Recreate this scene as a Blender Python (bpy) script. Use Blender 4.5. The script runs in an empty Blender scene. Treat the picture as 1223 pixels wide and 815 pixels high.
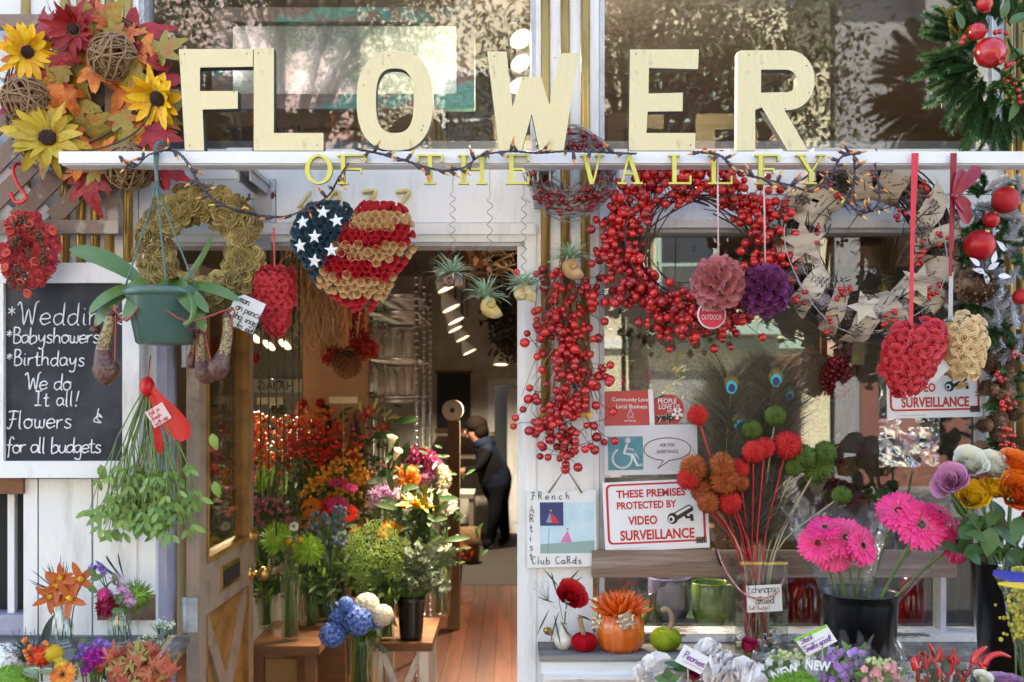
import bpy, math, random
from mathutils import Vector, Matrix, Quaternion
from mathutils.geometry import tessellate_polygon
R = random.Random(7)
V = Vector
PI = math.pi
scene = bpy.context.scene
COL = scene.collection

# ------------------------------------------------------------------ camera, world, sun, exposure
D, F, CX, H, EYE = 3.6, 1260.0, 611.5, 470.0, 1.75     # metres to the facade, focal length in px, vanishing point, eye height
cam_d = bpy.data.cameras.new('camera')
cam = bpy.data.objects.new('camera', cam_d); COL.objects.link(cam)
cam.location = (0, -D, EYE); cam.rotation_euler = (PI / 2, 0, 0)
cam_d.sensor_width = 36; cam_d.lens = 36 * F / 1223
cam_d.shift_y = (H - 407.5) / 1223
cam_d.clip_start = 0.05; cam_d.clip_end = 500
cam_d.dof.use_dof = True; cam_d.dof.focus_distance = 3.42; cam_d.dof.aperture_fstop = 4.0
scene.camera = cam
SUN_EL = 50
w = bpy.data.worlds.new('World'); scene.world = w; w.use_nodes = True
sky = w.node_tree.nodes.new('ShaderNodeTexSky'); sky.sky_type = 'NISHITA'; sky.sun_disc = False
sky.sun_elevation = math.radians(SUN_EL); sky.sun_rotation = 0.0
bg = w.node_tree.nodes['Background']; bg.inputs[1].default_value = 0.14
w.node_tree.links.new(sky.outputs[0], bg.inputs[0])
sd = bpy.data.lights.new('sun', 'SUN'); sd.energy = 4.0; sd.angle = math.radians(0.5); sd.color = (1, .95, .86)
so = bpy.data.objects.new('sun', sd); COL.objects.link(so); so.rotation_euler = (-math.radians(90 - SUN_EL), 0, 0)
so.location = (0, 10, 20)
vs = scene.view_settings
vs.view_transform = 'Standard'; vs.look = 'None'; vs.gamma = 1; vs.use_curve_mapping = False
vs.exposure = 2.7
vs.use_white_balance = True; vs.white_balance_temperature = 7050; vs.white_balance_tint = 8
cy = scene.cycles
cy.use_denoising = True; cy.max_bounces = 7; cy.diffuse_bounces = 4; cy.glossy_bounces = 3
cy.transmission_bounces = 5; cy.transparent_max_bounces = 24; cy.caustics_reflective = False; cy.caustics_refractive = False
cy.sample_clamp_indirect = 6

# ------------------------------------------------------------------ helpers: pixels to metres at a stated depth
def P(px, py, y=0.0):
    s = (D + y) / F
    return V(((px - CX) * s, y, EYE - (py - H) * s))
def S(n, y=0.0): return n * (D + y) / F

# ------------------------------------------------------------------ materials
def lin(c):
    return tuple(((v / 255) / 12.92 if v / 255 <= .04045 else ((v / 255 + .055) / 1.055) ** 2.4) for v in c)
MATS = {}
def mat(name, c1, c2=None, rough=.55, metal=0, noise=None, c3=None, bump=None, coat=0, emit=None, sss=0, stretch=(1, 1, 1), spec=.5, mask=(.45, .6)):
    """c1..c2 varies from piece to piece (per mesh island); c3 is a worn or stained colour in noise-shaped patches"""
    if name in MATS: return MATS[name]
    deep = lambda c: None if c is None else tuple(v if min(c) > .55 else .6 * (v / .6) ** 1.14 for v in c)
    c1, c2, c3 = deep(c1), deep(c2), deep(c3)
    m = bpy.data.materials.new(name); m.use_nodes = True; N = m.node_tree.nodes; L = m.node_tree.links
    b = N['Principled BSDF']
    b.inputs['Roughness'].default_value = rough; b.inputs['Metallic'].default_value = metal
    b.inputs['Specular IOR Level'].default_value = spec
    if coat: b.inputs['Coat Weight'].default_value = coat; b.inputs['Coat Roughness'].default_value = .08
    if sss: b.inputs['Subsurface Weight'].default_value = sss; b.inputs['Subsurface Scale'].default_value = .01
    col = None
    def mixc(fac, a, bb):
        n = N.new('ShaderNodeMix'); n.data_type = 'RGBA'
        L.new(fac, n.inputs[0])
        for sck, v in ((n.inputs[6], a), (n.inputs[7], bb)):
            if isinstance(v, tuple): sck.default_value = (*v, 1)
            else: L.new(v, sck)
        return n.outputs[2]
    if c2 is not None:
        g = N.new('ShaderNodeNewGeometry'); oi = N.new('ShaderNodeObjectInfo'); ad = N.new('ShaderNodeMath'); ad.operation = 'ADD'; fr = N.new('ShaderNodeMath'); fr.operation = 'FRACT'
        L.new(g.outputs['Random Per Island'], ad.inputs[0]); L.new(oi.outputs['Random'], ad.inputs[1]); L.new(ad.outputs[0], fr.inputs[0]); col = mixc(fr.outputs[0], c1, c2)
    else: col = c1
    tc = None
    if noise or bump:
        tc = N.new('ShaderNodeTexCoord'); mp = N.new('ShaderNodeMapping'); mp.inputs['Scale'].default_value = stretch
        L.new(tc.outputs['Object'], mp.inputs[0])
    if noise:
        n1 = N.new('ShaderNodeTexNoise'); n1.inputs['Scale'].default_value = noise; n1.inputs['Detail'].default_value = 8; n1.inputs['Roughness'].default_value = .65
        L.new(mp.outputs[0], n1.inputs['Vector'])
        r = N.new('ShaderNodeMapRange'); r.inputs[1].default_value = mask[0]; r.inputs[2].default_value = mask[1]
        L.new(n1.outputs[0], r.inputs[0])
        col = mixc(r.outputs[0], col, c3 if c3 else tuple(v * .7 for v in c1))
    if isinstance(col, tuple): b.inputs['Base Color'].default_value = (*col, 1)
    else: L.new(col, b.inputs['Base Color'])
    if bump:
        n2 = N.new('ShaderNodeTexNoise'); n2.inputs['Scale'].default_value = bump[0]; n2.inputs['Detail'].default_value = 6
        L.new(mp.outputs[0], n2.inputs['Vector'])
        bp = N.new('ShaderNodeBump'); bp.inputs['Strength'].default_value = bump[1]; bp.inputs['Distance'].default_value = .01
        L.new(n2.outputs[0], bp.inputs['Height']); L.new(bp.outputs[0], b.inputs['Normal'])
    if emit:
        b.inputs['Emission Color'].default_value = (*emit[0], 1); b.inputs['Emission Strength'].default_value = emit[1]
    MATS[name] = m
    return m
def glass(name, tint=(1, 1, 1), ior=1.5, rough=0.0, crinkle=0, haze=0, hazecol=(.8, .8, .8)):
    """thin glass or film: light passes straight through, a Fresnel share is reflected"""
    if name in MATS: return MATS[name]
    m = bpy.data.materials.new(name); m.use_nodes = True; N = m.node_tree.nodes; L = m.node_tree.links
    N.remove(N['Principled BSDF']); out = N['Material Output']
    t = N.new('ShaderNodeBsdfTransparent'); t.inputs[0].default_value = (*tint, 1)
    g = N.new('ShaderNodeBsdfGlossy'); g.inputs['Roughness'].default_value = rough
    fr = N.new('ShaderNodeFresnel'); ge = N.new('ShaderNodeNewGeometry'); mr = N.new('ShaderNodeMapRange')
    mr.inputs[3].default_value = ior; mr.inputs[4].default_value = 1 / ior; L.new(ge.outputs['Backfacing'], mr.inputs[0]); L.new(mr.outputs[0], fr.inputs[0])
    mx = N.new('ShaderNodeMixShader'); L.new(fr.outputs[0], mx.inputs[0]); L.new(t.outputs[0], mx.inputs[1]); L.new(g.outputs[0], mx.inputs[2])
    last = mx.outputs[0]
    if crinkle:
        n2 = N.new('ShaderNodeTexNoise'); n2.inputs['Scale'].default_value = crinkle; n2.inputs['Detail'].default_value = 3; n2.inputs['Distortion'].default_value = 1.5
        tc = N.new('ShaderNodeTexCoord'); L.new(tc.outputs['Object'], n2.inputs['Vector'])
        bp = N.new('ShaderNodeBump'); bp.inputs['Strength'].default_value = 1; bp.inputs['Distance'].default_value = .02
        L.new(n2.outputs[0], bp.inputs['Height']); L.new(bp.outputs[0], g.inputs['Normal']); L.new(bp.outputs[0], fr.inputs['Normal'])
    if haze:
        d = N.new('ShaderNodeBsdfDiffuse'); d.inputs[0].default_value = (*hazecol, 1)
        m2 = N.new('ShaderNodeMixShader'); m2.inputs[0].default_value = haze; L.new(last, m2.inputs[1]); L.new(d.outputs[0], m2.inputs[2]); last = m2.outputs[0]
    L.new(last, out.inputs[0]); MATS[name] = m
    return m

# ------------------------------------------------------------------ mesh builder
PROF = {'oblong': lambda t: (math.sin(PI * min(1, t * .97 + .03)) ** .45 * (.75 + .3 * t)) if t < .999 else 0.0,
        'lance': lambda t: math.sin(PI * min(1, t * .96 + .04)) ** .8 if t < .999 else 0.0,
        'ovate': lambda t: (math.sin(PI * t ** .75) + .08 * (1 - t)) if t < .999 else 0.02,
        'obov': lambda t: .25 + .75 * math.sin(PI * (t ** 1.5) * .80) if t < .999 else .42,
        'strap': lambda t: (.45 + .55 * min(1, t * 2.2)) * (1 if t < .8 else (1 - ((t - .8) / .2) ** 2 * .75)),
        'point': lambda t: (1.25 * t ** .35 * (1 - t) ** .6 + .06 * (1 - t)) if t < .999 else 0.01}
class MB:
    def __init__(s): s.v = []; s.f = []; s.m = []; s.sm = []
    def add(s, vs_, fs, m=0, smooth=True):
        o = len(s.v); s.v += [tuple(q) for q in vs_]
        for f in fs: s.f.append(tuple(i + o for i in f)); s.m.append(m); s.sm.append(smooth)
        return s
    def merge(s, o, M=None, mo=0):
        n = len(s.v)
        s.v += [tuple(M @ V(q)) for q in o.v] if M is not None else o.v
        s.f += [tuple(i + n for i in f) for f in o.f]; s.m += [i + mo for i in o.m]; s.sm += o.sm
        return s
    def box(s, x0, x1, y0, y1, z0, z1, m=0):
        return s.add([(x0, y0, z0), (x1, y0, z0), (x1, y1, z0), (x0, y1, z0), (x0, y0, z1), (x1, y0, z1), (x1, y1, z1), (x0, y1, z1)],
                     [(0, 3, 2, 1), (4, 5, 6, 7), (0, 1, 5, 4), (1, 2, 6, 5), (2, 3, 7, 6), (3, 0, 4, 7)], m, False)
    def pbox(s, px0, px1, py0, py1, ya, yb, m=0):     # rectangle of the facade drawn at depth ya, running back to yb
        a = P(px0, py0, ya); b = P(px1, py1, ya)
        return s.box(a.x, b.x, ya, yb, b.z, a.z, m)
    def bar(s, a, b, w, t, up=V((0, 0, 1)), m=0):
        a = V(a); b = V(b); d = (b - a).normalized(); u = V(up); sd = d.cross(u).normalized(); u = sd.cross(d)
        q = [a + sd * i * w / 2 + u * j * t / 2 for i, j in ((-1, -1), (1, -1), (1, 1), (-1, 1))] + [b + sd * i * w / 2 + u * j * t / 2 for i, j in ((-1, -1), (1, -1), (1, 1), (-1, 1))]
        return s.add(q, [(3, 2, 1, 0), (4, 5, 6, 7), (0, 1, 5, 4), (1, 2, 6, 5), (2, 3, 7, 6), (3, 0, 4, 7)], m, False)
    def tube(s, pts, r, n=6, m=0, cap=True):
        pts = [V(p) for p in pts]; k = len(pts)
        rs = r if isinstance(r, (list, tuple)) else [r] * k
        vs_ = []; ref = None
        for i, p in enumerate(pts):
            t = (pts[min(k - 1, i + 1)] - pts[max(0, i - 1)])
            t = t.normalized() if t.length > 1e-9 else V((0, 0, 1))
            if ref is None: ref = t.orthogonal().normalized()
            ref = (ref - t * ref.dot(t)); ref = ref.normalized() if ref.length > 1e-6 else t.orthogonal().normalized()
            b = t.cross(ref)
            for j in range(n):
                a = 2 * PI * j / n; vs_.append(p + (ref * math.cos(a) + b * math.sin(a)) * rs[i])
        fs = [(i * n + j, i * n + (j + 1) % n, (i + 1) * n + (j + 1) % n, (i + 1) * n + j) for i in range(k - 1) for j in range(n)]
        if cap: fs += [tuple(range(n))[::-1], tuple(range((k - 1) * n, k * n))]
        return s.add(vs_, fs, m)
    def lathe(s, prof, n=24, c=(0, 0, 0), m=0, M=None, wob=None):
        c = V(c); vs_ = []
        for r, z in prof:
            for j in range(n):
                a = 2 * PI * j / n; rr = r * (wob(a, z) if wob else 1)
                q = V((rr * math.cos(a), rr * math.sin(a), z)); vs_.append(c + (M @ q if M else q))
        k = len(prof)
        fs = [(i * n + j, i * n + (j + 1) % n, (i + 1) * n + (j + 1) % n, (i + 1) * n + j) for i in range(k - 1) for j in range(n)]
        if prof[0][0] > 1e-5 and prof[0][0] < 0: pass
        return s.add(vs_, fs, m)
    def disc(s, c, r, nrm, n=16, m=0):
        c = V(c); q = V(nrm).normalized(); a = q.orthogonal().normalized(); b = q.cross(a)
        return s.add([c + (a * math.cos(2 * PI * i / n) + b * math.sin(2 * PI * i / n)) * r for i in range(n)], [tuple(range(n))], m, False)
    def ell(s, c, r, seg=10, rings=7, m=0, M=None):
        if isinstance(r, (int, float)): r = (r, r, r)
        vs_ = [(0, 0, r[2])]
        for i in range(1, rings):
            t = PI * i / rings
            for j in range(seg):
                a = 2 * PI * j / seg; vs_.append((r[0] * math.sin(t) * math.cos(a), r[1] * math.sin(t) * math.sin(a), r[2] * math.cos(t)))
        vs_.append((0, 0, -r[2])); fs = []
        for j in range(seg): fs.append((0, 1 + j, 1 + (j + 1) % seg))
        for i in range(rings - 2):
            for j in range(seg):
                a = 1 + i * seg + j; b = 1 + i * seg + (j + 1) % seg; fs.append((a, a + seg, b + seg, b))
        o = 1 + (rings - 2) * seg
        for j in range(seg): fs.append((o + j, len(vs_) - 1, o + (j + 1) % seg))
        c = V(c)
        return s.add([c + (M @ V(q) if M else V(q)) for q in vs_], fs, m)
    def leaf(s, p, d, n, L, W, prof='ovate', bend=.4, fold=.15, segs=5, m=0, twist=0):
        p = V(p); d = V(d).normalized(); n = V(n); n = n - d * n.dot(d)
        n = n.normalized() if n.length > 1e-5 else d.orthogonal().normalized()
        if abs(bend) < 1e-3: bend = 1e-3
        vs_ = []; pf = PROF[prof]
        for i in range(segs + 1):
            t = i / segs; hw = W * .5 * pf(t); a = bend * t
            c = p + d * (L * math.sin(a) / bend) - n * (L * (1 - math.cos(a)) / bend)
            nn = n * math.cos(a) + d * math.sin(a)
            sd = d.cross(n)
            if twist: q = Quaternion(d, twist * t); sd = q @ sd; nn = q @ nn
            vs_ += [c - sd * hw + nn * (fold * hw), c, c + sd * hw + nn * (fold * hw)]
        fs = []
        for i in range(segs):
            o = i * 3; fs += [(o, o + 1, o + 4, o + 3), (o + 1, o + 2, o + 5, o + 4)]
        return s.add(vs_, fs, m)
    def outline_leaf(s, p, d, n, size, pts, bend=.5, m=0, cup=0):     # a lobed leaf: pts are (angle from tip direction, radius)
        p = V(p); d = V(d).normalized(); n = V(n); n = (n - d * n.dot(d)); n = n.normalized() if n.length > 1e-5 else d.orthogonal(); sd = d.cross(n)
        def at(u, v): return p + d * (u * size) + sd * (v * size) + n * size * (-bend * (u * u) * .6 + cup * v * v - .12 * abs(v))
        vs_ = [at(0, 0)]
        for a, r in pts:
            vs_.append(at(math.cos(a) * r * .5, math.sin(a) * r * .5))
        for a, r in pts: vs_.append(at(math.cos(a) * r, math.sin(a) * r))
        k = len(pts); fs = []
        for i in range(k - 1):
            fs.append((0, 1 + i, 2 + i)); fs.append((1 + i, 1 + k + i, 2 + k + i, 2 + i))
        return s.add(vs_, fs, m)
    def prism(s, loops, y0, y1, m=0, fn=None):      # filled outline (first loop) with holes, in px when fn is None
        fn = fn or (lambda q, y: P(q[0], q[1], y0) + V((0, y - y0, 0)))
        fl = [V((q[0], q[1], 0)) for l in loops for q in l]
        tris = tessellate_polygon([[V((q[0], q[1], 0)) for q in l] for l in loops])
        k = len(fl)
        vs_ = [fn((q.x, q.y), y0) for q in fl] + [fn((q.x, q.y), y1) for q in fl]
        fs = []
        for t in tris:
            a, b, c = (vs_[i] for i in t)
            if (b - a).cross(c - a).y > 0: t = t[::-1]
            fs.append(tuple(t)); fs.append(tuple(i + k for i in t[::-1]))
        o = 0
        for l in loops:
            q = len(l)
            for i in range(q): fs.append((o + i, o + (i + 1) % q, k + o + (i + 1) % q, k + o + i))
            o += q
        return s.add(vs_, fs, m, False)
    def ico(s, c, r, m=0, M=None): return s.ell(c, r, 8, 5, m, M)

ORG = {}
def mesh_of(mb, name, mats, org=V((0, 0, 0))):
    me = bpy.data.meshes.new(name)
    me.from_pydata([(q[0] - org.x, q[1] - org.y, q[2] - org.z) for q in mb.v], [], mb.f)
    if not isinstance(mats, (list, tuple)): mats = [mats]
    for m in mats: me.materials.append(m)
    if len(mats) > 1: me.polygons.foreach_set('material_index', mb.m)
    me.polygons.foreach_set('use_smooth', mb.sm); me.update()
    return me
def T(name, label, cat, loc, group=None):                 # a thing: an Empty at its base
    o = bpy.data.objects.new(name, None); COL.objects.link(o); o.empty_display_size = .05
    o.location = loc; o['label'] = label; o['category'] = cat
    if group: o['group'] = group
    ORG[o.name] = V(loc); return o
def B(mb, name, mats, parent, label=None, kind=None):      # a part (or sub-part) built in world coordinates
    org = ORG[parent.name]
    o = bpy.data.objects.new(name, mesh_of(mb, name, mats, org)); COL.objects.link(o); o.parent = parent
    ORG[o.name] = org
    if label: o['label'] = label
    if kind: o['kind'] = kind
    return o
def ONE(mb, name, mats, label, cat, loc, group=None, kind=None):   # a thing that is one mesh
    loc = V(loc); o = bpy.data.objects.new(name, mesh_of(mb, name, mats, loc)); COL.objects.link(o); o.location = loc
    if kind: o['kind'] = kind
    if label: o['label'] = label
    if cat: o['category'] = cat
    if group: o['group'] = group
    ORG[o.name] = loc; return o
class Proto:
    def __init__(s, mb, name, mats): s.mb = mb; s.mats = mats if isinstance(mats, (list, tuple)) else [mats]; s.me = mesh_of(mb, name, s.mats)
def place(parent, name, proto, Ms, limit=100, label=None):   # copies of a shape as parts; past the limit the rest become one part
    org = ORG[parent.name]; tr = Matrix.Translation(-org)
    Ms = sorted(Ms, key=lambda M: M.translation.y)
    out = []
    for M in Ms[:limit]:
        o = bpy.data.objects.new(name, proto.me); COL.objects.link(o); o.parent = parent; o.matrix_local = tr @ M; ORG[o.name] = org
        if label: o['label'] = label
        out.append(o)
    if len(Ms) > limit:
        mb = MB()
        for M in Ms[limit:]: mb.merge(proto.mb, M)
        B(mb, name, proto.mats, parent, kind='stuff')
    return out
def dirM(p, d, s=1.0, roll=None, R_=None):      # matrix putting local +Z along d
    d = V(d).normalized(); q = d.to_track_quat('Z', 'Y')
    q = q @ Quaternion((0, 0, 1), (roll if roll is not None else R.uniform(0, 2 * PI)))
    sc = s if isinstance(s, (tuple, list)) else (s, s, s)
    return Matrix.Translation(V(p)) @ q.to_matrix().to_4x4() @ Matrix.Diagonal((*sc, 1))
def U(a, b): return R.uniform(a, b)
def rv(s=1.0): return V((R.gauss(0, 1), R.gauss(0, 1), R.gauss(0, 1))) * s
def fib(n):
    out = []
    for i in range(n):
        z = 1 - 2 * (i + .5) / n; r = math.sqrt(1 - z * z); a = i * 2.399963
        out.append(V((r * math.cos(a), r * math.sin(a), z)))
    return out
def curve(pts, n=6):         # Catmull-Rom through points
    pts = [V(p) for p in pts]
    if len(pts) < 3: return pts
    q = [pts[0] * 2 - pts[1]] + pts + [pts[-1] * 2 - pts[-2]]; out = []
    for i in range(1, len(q) - 2):
        for k in range(n):
            t = k / n; a, b, c, d = q[i - 1:i + 3]
            out.append(.5 * ((2 * b) + (c - a) * t + (2 * a - 5 * b + 4 * c - d) * t * t + (3 * b - a - 3 * c + d) * t ** 3))
    out.append(pts[-1]); return out
def inside(p, poly):
    x, y = p; c = False; j = len(poly) - 1
    for i in range(len(poly)):
        xi, yi = poly[i]; xj, yj = poly[j]
        if (yi > y) != (yj > y) and x < (xj - xi) * (y - yi) / (yj - yi) + xi: c = not c
        j = i
    return c
def edge_dist(p, poly):
    best = 1e9
    for i in range(len(poly)):
        a = V(poly[i]); b = V(poly[(i + 1) % len(poly)]); q = V(p); ab = b - a
        t = max(0, min(1, (q - a).dot(ab) / max(1e-9, ab.length_squared))); best = min(best, (q - a - ab * t).length)
    return best
def dome(poly, y, sp, depth, reach):       # jittered points over a domed outline: (px, position, normal)
    poly = [tuple(q) for q in poly]; xs = [q[0] for q in poly]; ys = [q[1] for q in poly]; out = []; row = 0
    def hgt(x, yy):
        if not inside((x, yy), poly): return 0
        e = min(1, edge_dist((x, yy), poly) / reach); return depth * math.sqrt(max(0, 1 - (1 - e) ** 2))
    yy = min(ys)
    while yy <= max(ys):
        x = min(xs) + (sp / 2 if row % 2 else 0)
        while x <= max(xs):
            a = x + U(-.18, .18) * sp; b = yy + U(-.18, .18) * sp
            if inside((a, b), poly):
                h = hgt(a, b); e = 4
                gx = (hgt(a + e, b) - hgt(a - e, b)) / S(2 * e, y); gz = -(hgt(a, b + e) - hgt(a, b - e)) / S(2 * e, y)
                p = P(a, b, y); p.y -= h
                out.append(((a, b), p, V((-gx * .7, -1, -gz * .7)).normalized()))
            x += sp
        yy += sp * .86; row += 1
    return out
# ------------------------------------------------------------------ lettering
def text_poly(s_, bold=0.0):
    cu = bpy.data.curves.new('lettering', 'FONT'); cu.body = s_; cu.offset = bold; cu.resolution_u = 3
    ob = bpy.data.objects.new('lettering', cu); COL.objects.link(ob)
    dg = bpy.context.evaluated_depsgraph_get(); me = bpy.data.meshes.new_from_object(ob.evaluated_get(dg))
    vs_ = [(q.co.x, q.co.y) for q in me.vertices]; fs = [tuple(p.vertices) for p in me.polygons]
    bpy.data.objects.remove(ob); bpy.data.curves.remove(cu); bpy.data.meshes.remove(me)
    return vs_, fs
def put_text(mb, s_, box, y, m=0, bold=0.0, tf=None, flip=False):    # fill a px box with flat lettering a hair in front of depth y
    vs_, fs = text_poly(s_, bold); xs = [q[0] for q in vs_]; ys = [q[1] for q in vs_]
    x0, x1, y0, y1 = min(xs), max(xs), min(ys), max(ys); out = []
    for a, b in vs_:
        u = (a - x0) / (x1 - x0); u = 1 - u if flip else u
        q = (box[0] + u * (box[2] - box[0]), box[3] - (b - y0) / (y1 - y0) * (box[3] - box[1]))
        if tf: q = tf(q)
        out.append(P(q[0], q[1], y))
    if flip: fs = [f[::-1] for f in fs]
    mb.add(out, fs, m, False)
GL = {'a': "5,4 3.5,5 1.5,4.5 .7,2.5 1.5,.5 3,.2 4.8,2 5,4.6 4.9,1.5 5.8,0", 'b': "1,10 1,.3 3,0 4.8,1.2 5,3.2 4,4.7 2.5,4.6 1,3.2", 'c': "4.8,4.2 3.2,5 1.3,4 .8,2.2 1.8,.4 3.5,.1 5,1",
      'd': "4.8,4.2 3.2,5 1.2,4 .8,1.8 2,.2 3.8,.8 4.9,3 5.2,10 4.9,1.2 5.8,0", 'e': "1,2.5 4.8,2.9 4.4,4.6 2.8,5 1,3.6 .9,1.5 2.4,0 5.2,1.2", 'f': "5.2,8.6 4.2,10 2.8,8.5 2.4,0 2,-3;.8,5 4.6,5.2",
      'g': "5,4.2 3.4,5 1.3,4.3 .8,2.4 2,.6 4,1.2 5,4.6 4.8,-2.5 3.2,-4 1.2,-3", 'h': "1,10 1,0;1,3 2.6,4.9 4.3,4.4 4.6,2.5 5,0", 'i': "1.5,5 1.5,.8 2.4,0;1.5,7 1.7,7.4",
      'k': "1,10 1,0;4.2,5 1.1,2.3 4.6,0", 'l': "1.2,10 1.2,.8 2.2,0", 'm': "1,5 1,0;1,3.5 2.2,4.9 3.2,4.3 3.3,0;3.3,3.5 4.6,4.9 5.6,4.3 5.8,0", 'n': "1,5 1,0;1,3.2 2.6,4.9 4.2,4.4 4.6,0",
      'o': "3,5 1.2,4.2 .8,2.3 1.8,.3 3.4,.1 4.9,1.5 4.9,3.6 3.6,5 2.6,4.9 4,4.4 5.6,4.8", 'p': "1,5 1,-4;1,3.5 2.6,5 4.5,4.3 4.8,2.2 3.6,.3 2,.2 1,1.2", 'r': "1,5 1,0;1,2.8 2.4,4.7 4,4.8",
      's': "4.4,4.3 2.8,5 1.3,4.1 2.4,2.8 4.2,1.7 3.8,.3 2.2,0 .9,.7", 't': "2.2,8.5 2.2,1 3.2,0 4.4,.5;.6,5.3 4.2,5.5", 'u': "1,5 1,1.5 2.2,0 3.8,.6 4.6,2.2;4.6,5 4.6,1 5.6,0",
      'w': "1,5 1.2,1 2.4,0 3.4,1.5 3.5,4.5;3.4,1.5 4.5,0 5.8,1.2 6,5", 'y': "1,5 1.6,1.6 3.2,1.4 4.8,4;4.9,5 4.5,-2 3,-4 1.2,-3.2", 'A': ".5,0 3,10 5.5,0;1.5,3.6 4.6,3.6",
      'B': "1,10 1,0;1,10 3.5,9.8 4.6,8 3.2,5.6 1,5.2;3.2,5.4 5.2,4 5.2,1.4 3.4,0 1,0", 'C': "5.2,8.5 3.4,10 1.2,8 .8,4.5 1.8,1 3.6,0 5.4,1.3", 'E': "5,10 1,10;1,10 1,0;1,0 5,0;1,5.2 4.2,5.2",
      'F': "6,9.2 3.4,9.7 .6,9.2;3.4,9.7 2.8,4 1.4,0 0,.8;1.2,5 5,5.4", 'I': "1,9.5 5,9.8;3,9.6 3,.4;.8,.2 5.2,.3", 'P': "1,10 1,0;1,10 4,9.8 5,7.8 4,5.6 1,5", 'R': "1,10 1,0;1,10 4,9.8 5,7.8 4,5.6 1,5;2.5,5 5.4,0",
      'S': "5,8.8 3.2,10 1.2,8.6 2,6 4.4,4.4 4.8,1.8 3,0 .8,1.2", 'T': ".5,10 5.5,10;3,10 3,0", 'W': "-.4,8.6 1,10 2,5 2.8,0 4.6,7 6.4,0 7.6,9 9,10.4", '!': "3,10 1.8,3;1.6,.6 1.3,0 2,.1 1.6,.6", '*': "2,8 2,4;.4,7 3.6,5;.4,5 3.6,7",
      '4': "3.6,10 .6,3.6 5.6,3.8;4.4,6.5 3.4,-.5", '0': "3,10 1,7.5 .8,3 2.4,0 4.4,1.5 5,6.5 3.6,9.8 2.6,9.6", '7': ".6,9.4 5.6,9.8 3.6,5 2.2,0", '-': "1,4 4,4"}
WD = {'i': 3, 'l': 3, 't': 4.6, 'r': 4.4, 'm': 6.8, 'w': 7, 'W': 8.8, 'f': 5, ' ': 4, '!': 4, '*': 4.6, 's': 5.2, 'e': 5.6}
def hand(mb, s_, x, y0, h, y, r, m=0, rot=0.0, sp=1.0, slant=0.0, wob=.25, flat=True):      # handwriting, baseline px
    k = h / 10; cx = 0; c, sn = math.cos(rot), math.sin(rot)
    for ch in s_:
        if ch in GL:
            jy = U(-wob, wob)
            for st in GL[ch].split(';'):
                q = [tuple(float(v) for v in t.split(',')) for t in st.split()]
                pts = []
                for a, b in q:
                    lx = (cx + a + slant * b) * k; ly = (b + jy) * k
                    pts.append(P(x + lx * c + ly * sn, y0 + lx * sn - ly * c, y))
                straight = ch in 'AETIRkN4' or len(pts) < 3
                pp = pts if straight else curve(pts, 4)
                mb.tube(pp, [r * (.72 + .5 * abs(math.sin(i * .7 + len(pp)))) for i in range(len(pp))], 5, m)
        cx += WD.get(ch, 6) * sp
    return cx * k
def rotf(cx, cy, a):
    c, s_ = math.cos(a), math.sin(a)
    return lambda q: (cx + (q[0] - cx) * c - (q[1] - cy) * s_, cy + (q[0] - cx) * s_ + (q[1] - cy) * c)
# ================================================================== materials of the place
white = mat('white_paint', (.74, .74, .75), (.78, .78, .78), .5, noise=6, c3=(.50, .485, .46), bump=(60, .2), stretch=(1.6, 1.6, .35), mask=(.53, .74))
peel = mat('peeling_white_paint', (.72, .72, .72), None, .6, noise=14, c3=(.20, .18, .165), bump=(45, .5), stretch=(.35, 1, 1.4), mask=(.535, .56))
greyframe = mat('grey_painted_frame', (.52, .53, .56), None, .45, noise=9, c3=(.36, .36, .38), bump=(40, .1), mask=(.5, .7))
lilac = mat('lilac_jamb_shade_and_boards', (.40, .40, .52), None, .5, noise=8, c3=(.33, .33, .42))  # puts the shaded side of the white jamb into colour; left boards share it
gold = mat('gilded_wood', (.46, .30, .10), None, .30, .75, noise=16, c3=(.26, .16, .05), bump=(50, .15), stretch=(1, 1, .2), mask=(.5, .7))
dark = mat('black_paint_and_void_shade', (.02, .02, .022), None, .7)  # black board and eyes; also shade put into recesses and mail slot
tan = mat('tan_wall_paint', (.42, .26, .15), None, .75, noise=4, c3=(.36, .21, .12))
tandoor = mat('tan_door_paint', (.34, .27, .21), None, .5, noise=10, c3=(.20, .15, .11), bump=(40, .25), mask=(.5, .72))
doorgold = mat('ochre_door_panel', (.36, .20, .06), None, .42, noise=10, c3=(.24, .12, .03))
brass = mat('brass', (.62, .42, .16), None, .28, 1)
steel = mat('chrome', (.7, .7, .72), None, .22, 1)
greywood = mat('weathered_grey_wood', (.27, .25, .24), None, .8, noise=13, c3=(.12, .105, .10), bump=(60, .6), stretch=(.16, 1, 1.6), mask=(.42, .6))
brownwood = mat('weathered_brown_wood', (.22, .15, .11), None, .75, noise=15, c3=(.36, .29, .25), bump=(60, .5), stretch=(.12, 1, 1.6), mask=(.5, .68))
trelliswood = mat('trellis_wood', (.20, .13, .10), (.30, .22, .18), .75, noise=12, c3=(.44, .39, .36), bump=(60, .4), stretch=(.6, 1, .6), mask=(.54, .62))
trellispale = mat('trellis_pale_wood', (.44, .41, .42), (.36, .33, .34), .75, noise=14, c3=(.27, .23, .22), bump=(60, .3), mask=(.5, .7))
benchwood = mat('honey_bench_wood', (.25, .115, .048), None, .6, noise=7, c3=(.14, .06, .026), bump=(40, .2), stretch=(.2, 1, 1))
ceilwood = mat('brown_ceiling_boards', (.24, .215, .205), None, .6, noise=5, c3=(.17, .15, .14), stretch=(.3, 1, 1))
pane = glass('window_pane', (.93, .95, .95), 1.82)
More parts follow.
